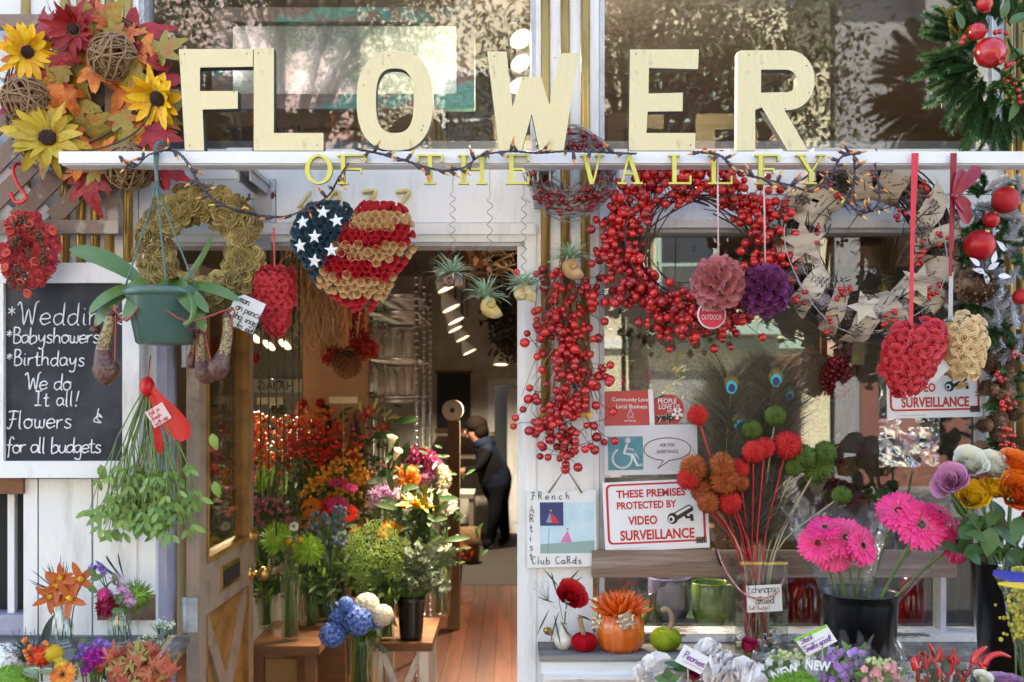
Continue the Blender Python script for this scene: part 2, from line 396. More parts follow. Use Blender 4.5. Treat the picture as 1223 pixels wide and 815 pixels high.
backwall = mat('cream_back_wall', (.64, .61, .56), None, .8, noise=2, c3=(.44, .41, .37))
rust = mat('rusted_paint', (.62, .62, .62), None, .7, noise=9, c3=(.14, .06, .03), mask=(.585, .6), bump=(30, .4))

# ================================================================== ground, street and the far side of it (seen in the window panes)
def flat(name, x0, x1, y0, y1, z, m):
    mb = MB(); mb.add([(x0, y0, z), (x1, y0, z), (x1, y1, z), (x0, y1, z)], [(0, 1, 2, 3)], 0, False)
    ONE(mb, name, m, None, None, (0, 0, 0), kind='structure')
flat('ground', -150, 150, -150, 150, -.30, mat('ground_earth', (.16, .15, .13), None, .9, noise=2))
flat('road', -150, 150, -13.5, -5.0, -.27, mat('asphalt', (.05, .05, .052), None, .85, noise=30, c3=(.07, .07, .07), bump=(200, .4)))
pav = mat('pavement_concrete', (.34, .33, .31), None, .85, noise=3, c3=(.27, .26, .25), bump=(120, .3))
mb = MB(); mb.box(-60, 60, -5.0, -.05, -.29, -.12); ONE(mb, 'pavement', pav, None, None, (0, 0, 0), kind='structure')
mb = MB(); mb.box(-60, 60, -17.5, -13.5, -.29, -.12); ONE(mb, 'pavement', pav, None, None, (0, 0, 0), kind='structure')
mb = MB(); mb.add([(-60, -9.31, -.266), (60, -9.31, -.266), (60, -9.19, -.266), (-60, -9.19, -.266)], [(0, 1, 2, 3)]); ONE(mb, 'road_line', mat('road_paint', (.6, .45, .06), None, .7), None, None, (0, 0, 0), kind='structure')

hglass = mat('house_window_glass', (.04, .05, .06), None, .08)
def house(x0, x1, h, c, label, bay, trimc=(.78, .77, .74), gar=(.25, .1, .08)):
    y = -17.5; r = T('terraced_house', label, 'house', ((x0 + x1) / 2, y, -.12), 'houses across the street'); h += 1.4
    hm = mat('house_paint_%d' % int(x0 * 10 + 500), c, None, .7, noise=3, c3=tuple(v * .9 for v in c)); tm = mat('house_trim_%d' % int(trimc[0] * 100), trimc, None, .6)
    mb = MB(); mb.box(x0, x1, y - 9, y, -.12, h); cxm = (x0 + x1) / 2 + bay
    mb.box(cxm - 1.3, cxm + 1.3, y, y + .7, 2.9, h - .5); B(mb, 'wall', hm, r)
    mb = MB(); mb.box(x0 - .05, x1 + .05, y, y + .95, h - .45, h); mb.box(x0, x1, y, y + .12, 2.65, 2.85)
    mb.box(cxm - 1.38, cxm + 1.38, y + .7, y + .8, 5.7, 5.95); mb.box(cxm - 1.38, cxm + 1.38, y + .7, y + .8, 2.9, 3.15)
    for i in range(int((x1 - x0) / .5)): mb.box(x0 + i * .5 + .1, x0 + i * .5 + .25, y + .12, y + .6, h - .75, h - .46)
    B(mb, 'cornice', tm, r)
    mb = MB(); mb.add([(x0, y, h), (x1, y, h), (x1, y - 9, h), (x0, y - 9, h), ((x0 + x1) / 2, y - 1.2, h + 2), ((x0 + x1) / 2, y - 9, h + 2)], [(0, 1, 4), (1, 2, 5, 4), (3, 0, 4, 5), (2, 3, 5)], 0, False)
    B(mb, 'roof', mat('roof_shingle', (.13, .12, .12), None, .9, noise=20), r)
    for zz in (3.4, 6.2):
        if zz + 1.8 > h: continue
        for dx in (-.65, .65):
            fr = MB(); a, b_ = cxm + dx - .5, cxm + dx + .5
            fr.box(a - .09, a, y + .7, y + .78, zz, zz + 1.7); fr.box(b_, b_ + .09, y + .7, y + .78, zz, zz + 1.7); fr.box(a - .09, b_ + .09, y + .7, y + .8, zz + 1.7, zz + 1.82); fr.box(a, b_, y + .7, y + .75, zz + .82, zz + .88)
            f = B(fr, 'window', tm, r); g = MB(); g.box(a, b_, y + .69, y + .72, zz, zz + 1.7); B(g, 'pane', hglass, f)
    g = MB(); g.box(x0 + .5, x0 + 2.7, y + .003, y + .06, -.12, 2.2); B(g, 'garage_door', mat('garage_%d' % int(gar[0] * 99), gar, None, .6), r)
    g = MB(); g.box(x1 - 1.6, x1 - .6, y + .003, y + .07, .4, 2.5); dd = B(g, 'door', mat('house_door', (.18, .08, .05), None, .4), r)
    g = MB(); g.box(x1 - 1.9, x1 - .3, y + .003, y + .9, -.12, .4); B(g, 'step', pav, r)
house(-14.5, -8.6, 9.5, (.62, .52, .30), 'yellow terraced house across the street, leftmost of the row', .2)
house(-8.5, -3.2, 8.8, (.58, .44, .42), 'dusty pink terraced house across the street', -.2)
house(-3.1, 2.2, 9.8, (.66, .60, .46), 'cream terraced house across the street with grey garage', .3, gar=(.3, .3, .3))
house(2.3, 6.4, 8.6, (.72, .66, .48), 'cream yellow terraced house with sage trim across the street', -.3, (.40, .54, .47), (.3, .06, .05))
house(6.5, 12.0, 9.4, (.30, .30, .315), 'grey terraced house with white trim across the street', .1, (.7, .74, .78))
house(12.1, 18, 10, (.50, .32, .24), 'brick brown terraced house across the street, rightmost of the row', .1)
bark = mat('street_tree_bark', (.10, .08, .065), None, .9, noise=20, bump=(40, .8), stretch=(1, 1, .2))
tleaf = mat('street_tree_leaf', (.05, .085, .028), (.09, .12, .04), .5)
def tree(x, y, h, rad, seed, label, n=17000):
    q = random.Random(seed); r = T('street_tree', label, 'tree', (x, y, -.12), 'street trees behind the camera')
    tk = MB(); tk.tube(curve([(x, y, -.12), (x + .05, y, 1.4), (x - .05, y + .05, h * .45)]), [.17 - .006 * i for i in range(13)], 10)
    cl = []
    for i in range(26):
        a = q.uniform(0, 2 * PI); el = q.uniform(-.15, 1.1); rr = rad * q.uniform(.55, 1)
        e = V((x + rr * math.cos(a) * math.cos(el), y + rr * math.sin(a) * math.cos(el), h * .6 + rr * math.sin(el) * .9)); cl.append(e)
        tk.tube(curve([(x - .05, y + .05, h * .42), V((x, y, h * .55)).lerp(e, .45) + V((0, 0, .25)), e], 4), [.07 - .007 * k for k in range(9)], 5)
    B(tk, 'trunk', bark, r); lf = MB()
    for i in range(n):
        c = q.choice(cl); o = V((q.gauss(0, .5), q.gauss(0, .5), q.gauss(0, .36)))
        d = V((q.gauss(0, 1), q.gauss(0, 1), q.gauss(-.4, .6))); L_ = q.uniform(.055, .115)
        lf.leaf(c + o, d, (q.gauss(0, .5), q.gauss(0, .5), 1), L_, L_ * .55, 'ovate', .4, .2, 2)
    B(lf, 'crown', tleaf, r)
tree(-2.9, -9.6, 8.4, 3.1, 3, 'leafy street tree by the kerb outside the shop door')
tree(1.5, -9.0, 7.8, 2.4, 5, 'leafy street tree by the kerb outside the display window')
tree(8.2, -10.5, 7.2, 2.6, 8, 'tall leafy street tree further along the kerb')

# ================================================================== the shop
shop = T('flower_shop', 'white painted flower shop front with gilded rods, transom windows and an open door', 'shop', (0, 0, 0))
floor_m = mat('red_floor_boards', (.080, .025, .011), (.115, .037, .016), .4, noise=6, c3=(.055, .018, .009), bump=(30, .15), stretch=(1, .12, 1))
mb = MB()
for i in range(44): mb.box(-2.2 + i * .11, -2.2 + i * .11 + .108, .0, 6.02, -.28, 0.0)
ONE(mb, 'floor', floor_m, None, None, (0, 0, 0), kind='structure')
mb = MB(); mb.box(-2.2, 2.64, 6.02, 9.6, -.28, .003); ONE(mb, 'floor', mat('dark_floor_mat', (.045, .037, .033), None, .9, noise=30, c3=(.07, .058, .05)), None, None, (0, 0, 0), kind='structure')
# shell
mb = MB(); mb.box(-5, 5, .0, .14, 3.30, 7.0); mb.box(-5, -1.76, .12, .2, -.3, 3.3); B(mb, 'unseen_upper_wall', white, shop)  # unseen wall above, built this tall to keep the sun off the front
mb = MB(); mb.box(-5, 5, .15, 9.7, 6.8, 7.0); B(mb, 'roof', mat('flat_roof', (.15, .15, .15), None, .9), shop)
mb = MB(); mb.box(-2.2, 2.6, .16, 9.6, 3.22, 3.3); B(mb, 'ceiling', ceilwood, shop)
mb = MB(); mb.box(-2.3, -2.2, .2, 9.7, -.3, 3.3); B(mb, 'side_wall', mat('grey_green_wall', (.22, .23, .20), None, .8), shop)
mb = MB(); mb.box(2.6, 2.7, .14, 9.7, -.3, 3.3); B(mb, 'side_wall', backwall, shop)
mb = MB(); mb.box(-2.2, -.22, 9.6, 9.7, -.3, 3.3); mb.box(-.22, .5, 9.6, 9.7, 1.85, 3.3); mb.box(.5, 2.6, 9.6, 9.7, -.3, 3.3); B(mb, 'back_wall', backwall, shop)
mb = MB(); mb.box(-.3, .6, 9.9, 9.95, -.3, 2.2); B(mb, 'recess_shade_panel', dark, shop)  # dark panel stands in for the unlit room beyond the doorway
mb = MB(); mb.box(-.06, .44, 9.52, 9.56, .01, 1.82); mb.box(.0, .38, 9.512, 9.52, 1.0, 1.7); mb.box(.0, .38, 9.512, 9.52, .15, .85); B(mb, 'back_door', white, shop)
mb = MB(); mb.box(-.30, -.22, 9.57, 9.6, 0, 1.93); mb.box(.5, .58, 9.57, 9.6, 0, 1.93); mb.box(-.22, .5, 9.57, 9.6, 1.85, 1.93); B(mb, 'door_trim', white, shop)
# pilasters and boards
mb = MB(); mb.pbox(-420, 165, -210, 565, 0, .12); mb.pbox(166, 186, 214, 1130, -.004, .11); B(mb, 'pilaster', white, shop)
mb = MB(); mb.pbox(186, 199, 291, 1130, .004, .115); B(mb, 'door_jamb', lilac, shop)
mb = MB()
for a, b_ in ((28, 44.5), (46.5, 109), (111.5, 163), (163.8, 186)):
    mb.pbox(a, b_, 572, 1140, -.03 + .004 * (a % 3), .02)
B(mb, 'wall_boards', white, shop)
mb = MB(); mb.pbox(-420, 28, 735, 1140, -.02, .08); mb.pbox(-420, 28, 565.5, 571, -.02, .08); B(mb, 'wall_boards', lilac, shop)
mb = MB(); mb.pbox(-420, 27, 570, 590, -.045, .06); B(mb, 'wood_beam', benchwood, shop)
mb = MB(); mb.pbox(-420, 186, 565, 1140, .10, .119); B(mb, 'recess_shade_panel', dark, shop)  # dark back board puts the shade in the gaps and opening into colour
for x in (-14, 13):
    mb = MB(); mb.pbox(x - 4, x + 4, 590.5, 734.5, .02, .045); B(mb, 'vent_bar', white, shop)
mb = MB(); mb.pbox(627, 640, 278, 1130, -.006, .15); mb.pbox(640, 708, -210, 1130, .0, .15); mb.pbox(708, 715.5, -210, 664, .012, .15); B(mb, 'pilaster', white, shop)
mb = MB(); mb.pbox(618, 627, 288, 1130, .012, .16); B(mb, 'door_jamb', white, shop)
def rods(xs, y0, y1):
    for x in xs:
        a, b_ = P(x, y0, 0), P(x, y1, 0); mb = MB(); mb.tube([a, b_], .0165, 14); B(mb, 'gilded_rod', gold, shop)
rods((31, 78, 97, 114, 131, 153), -200, 560)
rods((651.5, 675, 699), -200, 493)
rods((1205, 1219, 1236), -200, 560)
mb = MB(); mb.pbox(643, 708, 493, 499, -.024, .0); B(mb, 'gilded_plinth', gold, shop)
mb = MB(); mb.pbox(1186, 1320, -210, 1130, .0, .15); mb.pbox(1320, 2400, -210, 1130, .0, .15); B(mb, 'pilaster', white, shop)
# lintels
mb = MB(); mb.pbox(166, 640, 178, 214, .0, .12); mb.pbox(330, 640, 214, 266, .0, .12); mb.pbox(166, 640, 266.6, 280, -.018, .12); mb.pbox(166, 640, 280, 289, -.008, .12); B(mb, 'lintel', white, shop)
mb = MB(); mb.pbox(166, 329, 214.4, 266, .002, .12); B(mb, 'lintel_panel', rust, shop)
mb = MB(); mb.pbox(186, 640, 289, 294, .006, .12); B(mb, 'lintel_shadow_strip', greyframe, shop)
mb = MB(); mb.pbox(716, 1186, 178, 232, .0, .12); mb.pbox(716, 1186, 233, 262, .003, .12); mb.pbox(716, 1186, 262, 272, -.02, .12); B(mb, 'lintel', white, shop)
# transoms
for k, (a, b_) in enumerate(((166, 640), (716, 1186))):
    fr = MB(); fr.pbox(a, a + 6, -90, 178, .01, .1); fr.pbox(b_ - 6, b_, -90, 178, .01, .1); fr.pbox(a, b_, -100, -90, .01, .1)
    f = B(fr, 'transom_window', greyframe, shop)
    g = MB(); g.pbox(a + 6, b_ - 6, -90, 178, .062, .068); B(g, 'pane', pane, f)
fr = MB(); fr.pbox(716, 722, 272, 757, .01, .1); fr.pbox(1178, 1186, 272, 757, .01, .1); fr.pbox(722, 1178, 272, 278, .012, .1); fr.pbox(1124, 1130, 690, 757, .03, .1)
f = B(fr, 'shop_window', greyframe, shop)
g = MB(); g.pbox(722, 1178, 278, 757, .070, .075); B(g, 'pane', pane, f)
mb = MB(); mb.pbox(708, 1186, 757, 768, -.012, .10); B(mb, 'sill', peel, shop)
# display ledge under the window
mb = MB(); z1 = P(0, 783, -.2).z; x0 = P(644, 0, -.2).x; mb.box(x0, 2.2, -.2, -.013, z1 - .02, z1); B(mb, 'ledge_top', greywood, shop)
mb = MB(); mb.box(x0 + .006, 2.2, -.194, -.05, z1 - .062, z1 - .022); mb.box(x0 + .014, 2.2, -.205, -.05, z1 - .078, z1 - .062); B(mb, 'ledge_edge', peel, shop)
mb = MB(); mb.box(x0 + .014, 2.2, -.16, -.02, -.12, z1 - .079); B(mb, 'ledge_front', white, shop)
# board nailed across the window
mb = MB(); mb.pbox(707, 1142, 658, 690, -.045, -.02); ONE(mb, 'window_board', brownwood, 'weathered brown board nailed across the lower display window', 'board', P(925, 690, -.03))
mb = MB(); mb.pbox(116, 184, 711, 741, -.05, -.035); ONE(mb, 'wall_plate', mat('brown_plate', (.20, .13, .09), None, .7, noise=14, c3=(.12, .08, .06)), 'plain brown plate screwed to the white boards beside the door', 'plate', P(150, 741, -.04))
# door, swung 90 degrees inwards
X1 = -1.088; X0 = X1 - .045; YA, YB = .07, .84; ZG = 1.145
mb = MB(); mb.box(X0, X1, YA, YA + .085, .01, 2.2); mb.box(X0, X1, YB - .085, YB, .01, 2.2); mb.box(X0, X1, YA + .085, YB - .085, 2.08, 2.2)
mb.box(X0, X1, YA + .085, YB - .085, .96, ZG); mb.box(X0, X1, YA + .085, YB - .085, .01, .2)
door = B(mb, 'door', tandoor, shop)
g = MB(); g.box(X0 + .02, X0 + .026, YA + .085, YB - .085, ZG, 2.08); B(g, 'pane', glass('door_pane', (.85, .80, .70), 1.6), door)
g = MB()
for a, b_ in ((YA + .085, YA + .105), (YB - .105, YB - .085)): g.box(X0 - .006, X1 + .006, a, b_, ZG, 2.08)
g.box(X0 - .006, X1 + .006, YA + .105, YB - .105, ZG, ZG + .02)
for a, b_ in ((YA + .085, YA + .1), (YB - .1, YB - .085)): g.box(X0 - .003, X1 + .003, a, b_, .2, .96)
B(g, 'beading', doorgold, door)
g = MB(); g.box(X0 + .012, X1 - .016, YA + .085, YB - .085, .2, .96); B(g, 'lower_panel', doorgold, door)
g = MB(); xm = X1 - .012
g.bar((xm, YA + .09, .94), (xm, YB - .09, .22), .02, .07, (0, 1, 1)); g.bar((xm - .002, YA + .09, .22), (xm - .002, YB - .09, .94), .02, .07, (0, 1, -1)); B(g, 'cross_brace', tandoor, door)
g = MB(); g.box(X1 - .002, X1 + .010, .335, .58, 1.015, 1.10); g.box(X1 + .010, X1 + .014, .35, .565, 1.03, 1.085, 1); B(g, 'mail_slot', [brass, dark], door)
g = MB(); g.lathe([(.001, .075), (.022, .072), (.03, .058), (.026, .042), (.011, .034), (.011, .012), (.026, .010), (.03, 0)], 16, (X1, YB - .05, 1.0), 0, Matrix.Rotation(PI / 2, 3, 'Y')); B(g, 'handle', brass, door)
g = MB(); g.lathe([(.001, .03), (.02, .028), (.024, .012), (.03, .01), (.03, 0)], 14, (X1, YB - .05, 1.16), 0, Matrix.Rotation(PI / 2, 3, 'Y')); B(g, 'lock', brass, door)
for zz in (.98, .3, 1.9):
    g = MB(); g.tube([(X0 - .004, YA - .012, zz - .06), (X0 - .004, YA - .012, zz + .06)], .009, 8); g.box(X0, X0 + .04, YA - .008, YA - .001, zz - .06, zz + .06); B(g, 'hinge', greyframe, door)
# house number
mb = MB(); pale = mat('pale_gold_paint', (.62, .52, .24), None, .45, .2)
for ch, x in (('4', 352), ('0', 385), ('7', 424), ('7', 464)): hand(mb, ch, x, 259, 31, -.006, .0068, 0, slant=.25, wob=0)
ONE(mb, 'house_number', pale, 'pale gold house number painted on the white lintel behind the flag heart', 'number', P(425, 258, 0))
# ================================================================== sign beam and letters
YS = -.33
metal_w = mat('white_enamel', (.76, .76, .78), None, .35, noise=6, c3=(.62, .62, .64), bump=(30, .05), mask=(.55, .7))
t = T('sign_beam', 'long white beam over the shop front that carries the big cream letters', 'beam', P(640, 198, -.3))
mb = MB(); mb.pbox(70, 1262, 181, 195, YS, -.25); mb.pbox(74, 1262, 195, 197.5, YS + .012, -.25); B(mb, 'beam', metal_w, t)
for x, dx in ((290, 18), (650, 0), (983, -18)):
    mb = MB(); a = P(x, 0, -.27).x; zt = P(0, 181, YS).z
    mb.box(a - .028, a + .028, -.255, -.002, zt - .044, zt - .03); mb.box(a - .028, a + .028, -.016, -.002, zt - .26 if x != 650 else zt - .12, zt - .044)
    mb.box(a - .022, a - .016, -.25, -.02, zt - .075, zt - .044); mb.box(a + .016, a + .022, -.25, -.02, zt - .075, zt - .044); mb.box(a - .04, a + .04, -.31, -.25, zt + .0005, zt + .016)
    B(mb, 'bracket', mat('bracket_steel', (.42, .42, .44), None, .5, .3, noise=12, c3=(.2, .12, .08), mask=(.62, .66)), t)
cream = mat('cream_letter_paint', (.68, .60, .39), None, .42, .12, noise=26, c3=(.50, .42, .25), bump=(60, .35), mask=(.61, .72), stretch=(1, 1, .4))
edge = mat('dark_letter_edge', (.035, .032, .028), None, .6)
def arc(cx, cy, rx, ry, a0, a1, n=14, e=1.0):
    out = []
    for i in range(n + 1):
        a = math.radians(a0 + (a1 - a0) * i / n); c, s_ = math.cos(a), math.sin(a)
        out.append((cx + rx * math.copysign(abs(c) ** e, c), cy + ry * math.copysign(abs(s_) ** e, s_)))
    return out
BIG = [('F', 232, [[(215, 60), (303, 60), (303, 81), (240, 82), (240, 110), (285, 110), (285, 131), (243, 132), (245, 181), (222, 181)]]),
       ('L', 345, [[(304, 60), (328, 60), (328, 161), (387, 161), (387, 182), (304, 182)]]),
       ('O', 472, [arc(472, 124, 45.5, 59.5, 0, 360, 48, .82)[:-1], arc(472, 124, 22.5, 38.5, 0, 360, 40, .72)[:-1]]),
       ('W', 638, [[(582, 63), (605, 63), (612, 129), (623, 93), (646, 93), (656, 127), (668, 65), (691, 65), (673, 181), (644, 181), (635, 137), (623, 181), (596, 181)]]),
       ('E', 790, [[(752, 63.5), (834, 63.5), (833, 87), (774.5, 85.5), (774, 116), (815, 115), (814.5, 137), (773, 137.5), (771.5, 163), (830, 163), (829.5, 184), (750.5, 184)]]),
       ('R', 922, [[(880, 67), (884, 65)] + [(942, 65)] + arc(942, 100.5, 30, 35.5, -85, 85, 14) + [(936, 136.5), (964, 184.5), (940, 184.5), (909, 133), (901, 136), (901, 184.5), (879, 184.5)], [(908, 88)] + [(936, 88)] + arc(938, 101.5, 13, 13.5, -80, 80, 8) + [(908, 115.5)]])]
NB = {'F': 'leftmost', 'L': 'beside the F', 'O': 'round and second from the F', 'W': 'with two points', 'E': 'three-armed, beside the R', 'R': 'rightmost of the row'}
for ch, x, loops in BIG:
    zt = P(0, 181, YS).z; yb = max(q[1] for q in loops[0])
    def fn(q, y, yb=yb): v = P(q[0], q[1] - yb + 181, -.315); return V((v.x, y, v.z))
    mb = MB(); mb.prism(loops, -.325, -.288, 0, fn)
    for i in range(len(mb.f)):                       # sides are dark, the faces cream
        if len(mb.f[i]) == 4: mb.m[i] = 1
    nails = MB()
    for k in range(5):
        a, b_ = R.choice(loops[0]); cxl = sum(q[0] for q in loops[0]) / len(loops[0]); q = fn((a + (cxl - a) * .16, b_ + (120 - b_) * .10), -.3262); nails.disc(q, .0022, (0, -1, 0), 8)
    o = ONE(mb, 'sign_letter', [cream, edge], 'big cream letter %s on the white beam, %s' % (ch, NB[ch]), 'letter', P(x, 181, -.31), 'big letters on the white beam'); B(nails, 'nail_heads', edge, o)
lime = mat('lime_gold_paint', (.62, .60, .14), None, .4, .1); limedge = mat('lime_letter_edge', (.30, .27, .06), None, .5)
def ser(ch, x0, x1, y0=184.5, y1=220):
    w_ = x1 - x0; hh = 2.2; st = 5.2; th = 2.4; L_ = []
    def rect(a, b_, c, d_): L_.append([(a, c), (b_, c), (b_, d_), (a, d_)])
    def para(a, b_, wa): L_.append([(a[0] - wa / 2, a[1]), (a[0] + wa / 2, a[1]), (b_[0] + wa / 2, b_[1]), (b_[0] - wa / 2, b_[1])])
    def serif(cx, y, l): rect(cx - l / 2, cx + l / 2, y - hh / 2, y + hh / 2)
    yt, yb = y0 + hh / 2, y1 - hh / 2; ym = (y0 + y1) / 2
    if ch == 'O': return [('ring', arc((x0 + x1) / 2, ym, w_ / 2, (y1 - y0) / 2, 0, 360, 32)[:-1], arc((x0 + x1) / 2, ym, w_ / 2 - 5.5, (y1 - y0) / 2 - 2.6, 0, 360, 32)[:-1])]
    if ch == 'F': rect(x0 + 4, x0 + 4 + st, y0 + hh, y1 - hh); serif(x0 + 6.5, yb, 13); rect(x0, x1, y0, y0 + hh); rect(x1 - 2.4, x1, y0 + hh, y0 + 9); rect(x0 + 4 + st, x1 - 6, ym - 1.5, ym + 1); rect(x1 - 8, x1 - 6, ym + 1, ym + 5)
    if ch == 'E': rect(x0 + 4, x0 + 4 + st, y0 + hh, y1 - hh); rect(x0, x1, y0, y0 + hh); rect(x0, x1, y1 - hh, y1); rect(x1 - 2.4, x1, y0 + hh, y0 + 8); rect(x1 - 2.4, x1, y1 - 9, y1 - hh); rect(x0 + 4 + st, x1 - 6, ym - 1.5, ym + 1); rect(x1 - 8, x1 - 6, ym + 1, ym + 5)
    if ch == 'T': m_ = (x0 + x1) / 2; rect(m_ - st / 2, m_ + st / 2, y0 + hh, y1 - hh); serif(m_, yb, 14); rect(x0, x1, y0, y0 + hh); rect(x0, x0 + 2.4, y0 + hh, y0 + 9); rect(x1 - 2.4, x1, y0 + hh, y0 + 9)
    if ch == 'H': rect(x0 + 4, x0 + 4 + st, y0 + hh, y1 - hh); rect(x1 - 4 - st, x1 - 4, y0 + hh, y1 - hh); rect(x0 + 4 + st, x1 - 4 - st, ym - 1.2, ym + 1.2); [serif(c, y, 13) for c in (x0 + 6.5, x1 - 6.5) for y in (yt, yb)]
    if ch == 'V': para((x0 + 6, y0 + hh), ((x0 + x1) / 2 - .6, y1), 5.2); para((x1 - 6, y0 + hh), ((x0 + x1) / 2 + 1.6, y1 - 3), 2.4); serif(x0 + 6, yt, 12); serif(x1 - 6, yt, 11)
    if ch == 'A': para(((x0 + x1) / 2 - 1, y0), (x1 - 6, y1 - hh), 5.2); para(((x0 + x1) / 2 - 2, y0 + 3), (x0 + 6, y1 - hh), 2.4); rect(x0 + 9.4, x1 - 9.6, y0 + 22, y0 + 24); serif(x0 + 6, yb, 11); serif(x1 - 6, yb, 12)
    if ch == 'L': rect(x0 + 4, x0 + 4 + st, y0 + hh, y1 - hh); serif(x0 + 6.5, yt, 13); rect(x0, x1, y1 - hh, y1); rect(x1 - 2.4, x1, y1 - 10, y1 - hh)
    if ch == 'Y': m_ = (x0 + x1) / 2; rect(m_ - st / 2, m_ + st / 2, ym + 1, y1 - hh); serif(m_, yb, 13); para((x0 + 6, y0 + hh), (m_ - .6, ym + 3), 5); para((x1 - 6, y0 + hh), (m_ + 1.4, ym + 2.4), 2.4); serif(x0 + 6, yt, 12); serif(x1 - 6, yt, 11)
    return L_
SML = [('O', 364, 397, 'leftmost of the lime letters'), ('F', 403, 438, 'right of the leftmost lime O'), ('T', 498, 529, 'left of the lime H'), ('H', 547, 582, 'between the lime T and E'), ('E', 604, 632, 'under the big W'), ('V', 693, 722, 'under the silver berry wreath'),
       ('A', 737, 768, 'under the big E'), ('L', 799, 826, 'left one of the two lime Ls'), ('L', 846, 875, 'right one of the two lime Ls'), ('E', 902, 931, 'under the big R'), ('Y', 951, 987, 'rightmost of the lime letters')]
for ch, a, b_, wh in SML:
    mb = MB()
    for i, l in enumerate(ser(ch, a, b_)):
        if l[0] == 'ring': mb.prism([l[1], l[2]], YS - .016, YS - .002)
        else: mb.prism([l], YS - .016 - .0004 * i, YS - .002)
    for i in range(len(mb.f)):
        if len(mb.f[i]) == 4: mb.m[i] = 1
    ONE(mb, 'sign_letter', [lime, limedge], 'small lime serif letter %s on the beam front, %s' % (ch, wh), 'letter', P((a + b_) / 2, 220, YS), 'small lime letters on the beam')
# ------------------------------------------------------------------ fairy lights
plum = mat('plum_wire', (.085, .06, .075), None, .5); lampc = mat('amber_bulb', (.75, .16, .03), (.7, .5, .12), .15, coat=.5)
mb = MB(); mb.tube([(0, 0, 0), (0, 0, .026)], [.0055, .0068], 7); mb.tube([(0, 0, .026), (0, 0, .036), (0, 0, .05)], [.0042, .004, .0008], 6, 1); BULB = Proto(mb, 'bulb', [plum, lampc])
def lights(label, px, y, nb, seed):
    q = random.Random(seed); pts = curve([P(a, b_, y + (c if c else 0)) for a, b_, c in px], 8)
    t = T('fairy_lights', label, 'fairy lights', pts[0], 'strings of fairy lights')
    mb = MB()
    for k in range(3): mb.tube([p + V((math.sin(i * 1.3 + k * 2.1) * .003, math.cos(i * 1.3 + k * 2.1) * .003, math.sin(i * 1.3 + k * 2.1 + 1) * .003)) for i, p in enumerate(pts)], .0018, 5)
    B(mb, 'wire', plum, t); Ms = []
    for i in range(nb):
        p = pts[int((i + q.random()) / nb * (len(pts) - 1))]; Ms.append(dirM(p, (q.gauss(0, 1), q.uniform(-.9, -.1), q.gauss(0, 1)), q.uniform(.78, 1.0)))
    place(t, 'bulb', BULB, Ms)
lights('plum wire of amber fairy lights sagging from the beam to the flag heart', [(143, 187, 0), (160, 200, 0), (178, 185, 0), (205, 180, 0), (222, 192, 0), (240, 222, 0), (262, 243, 0), (300, 256, .05), (340, 259, .08), (368, 248, .08), (392, 234, .06), (405, 212, .02), (416, 196, 0)], -.36, 26, 1)
lights('plum wire of amber fairy lights draped under the big O and W', [(425, 178, 0), (450, 183, 0), (478, 190, 0), (505, 199, 0), (530, 204, 0), (555, 200, 0), (575, 186, 0), (610, 181, 0), (640, 183, 0), (675, 181, 0), (715, 182, 0), (760, 184, 0)], -.37, 30, 2)
lights('plum wire of amber fairy lights knotted under the big R above the birch wreath', [(835, 182, 0), (860, 186, 0), (880, 205, 0), (912, 214, 0), (945, 222, 0), (968, 228, 0), (990, 215, 0), (1003, 190, 0), (1018, 182, 0), (1020, 215, 0), (1012, 238, 0), (1030, 255, 0), (1050, 240, 0), (1045, 195, 0)], -.37, 46, 3)

# ================================================================== trellis and autumn wreath
t = T('trellis', 'weathered wooden lattice trellis hung left of the beam behind the autumn wreath', 'trellis', P(60, 275, -.09))
mb = MB(); mb.pbox(-150, 141, 263, 279, -.10, -.06); B(mb, 'frame_rail', trelliswood, t)
mb = MB(); mb.pbox(-150, 141, 17, 32, -.10, -.06); B(mb, 'frame_rail', trelliswood, t)
mb = MB(); mb.pbox(125, 141, 32.3, 262.7, -.098, -.06); B(mb, 'frame_stile', trelliswood, t)
def clipbar(x0, y0, sgn):
    pts = []
    for i in range(0, 400):
        a, b_ = x0 + i, y0 + sgn * i
        if 33 < b_ < 262 and -150 < a < 124: pts.append((a, b_))
    return (pts[0], pts[-1]) if len(pts) > 12 else None
for k in range(-12, 8):
    c = clipbar(-150, 30 + k * 44 + 180, -1)
    if c: mb = MB(); mb.bar(P(*c[0], -.075), P(*c[1], -.075), .008, S(20), (1, 0, 1)); mb = mb; B(mb, 'slat', trelliswood, t)
    c = clipbar(-150, k * 44 + 10, 1)
    if c: mb = MB(); mb.bar(P(*c[0], -.064), P(*c[1], -.064), .008, S(20), (-1, 0, 1)); B(mb, 'slat', trellispale, t)
red_plastic = mat('red_plastic', (.62, .03, .025), None, .35)
mb = MB(); mb.tube(curve([P(24, 196, -.13), P(18, 197, -.16), P(16, 206, -.18), P(22, 222, -.18), P(31, 234, -.18), P(28, 241, -.18), P(18, 241, -.17), P(12, 230, -.17)], 5), .0055, 8); ONE(mb, 'hook', red_plastic, 'red plastic S hook hanging on the trellis above the coral wreath', 'hook', P(20, 240, -.15))

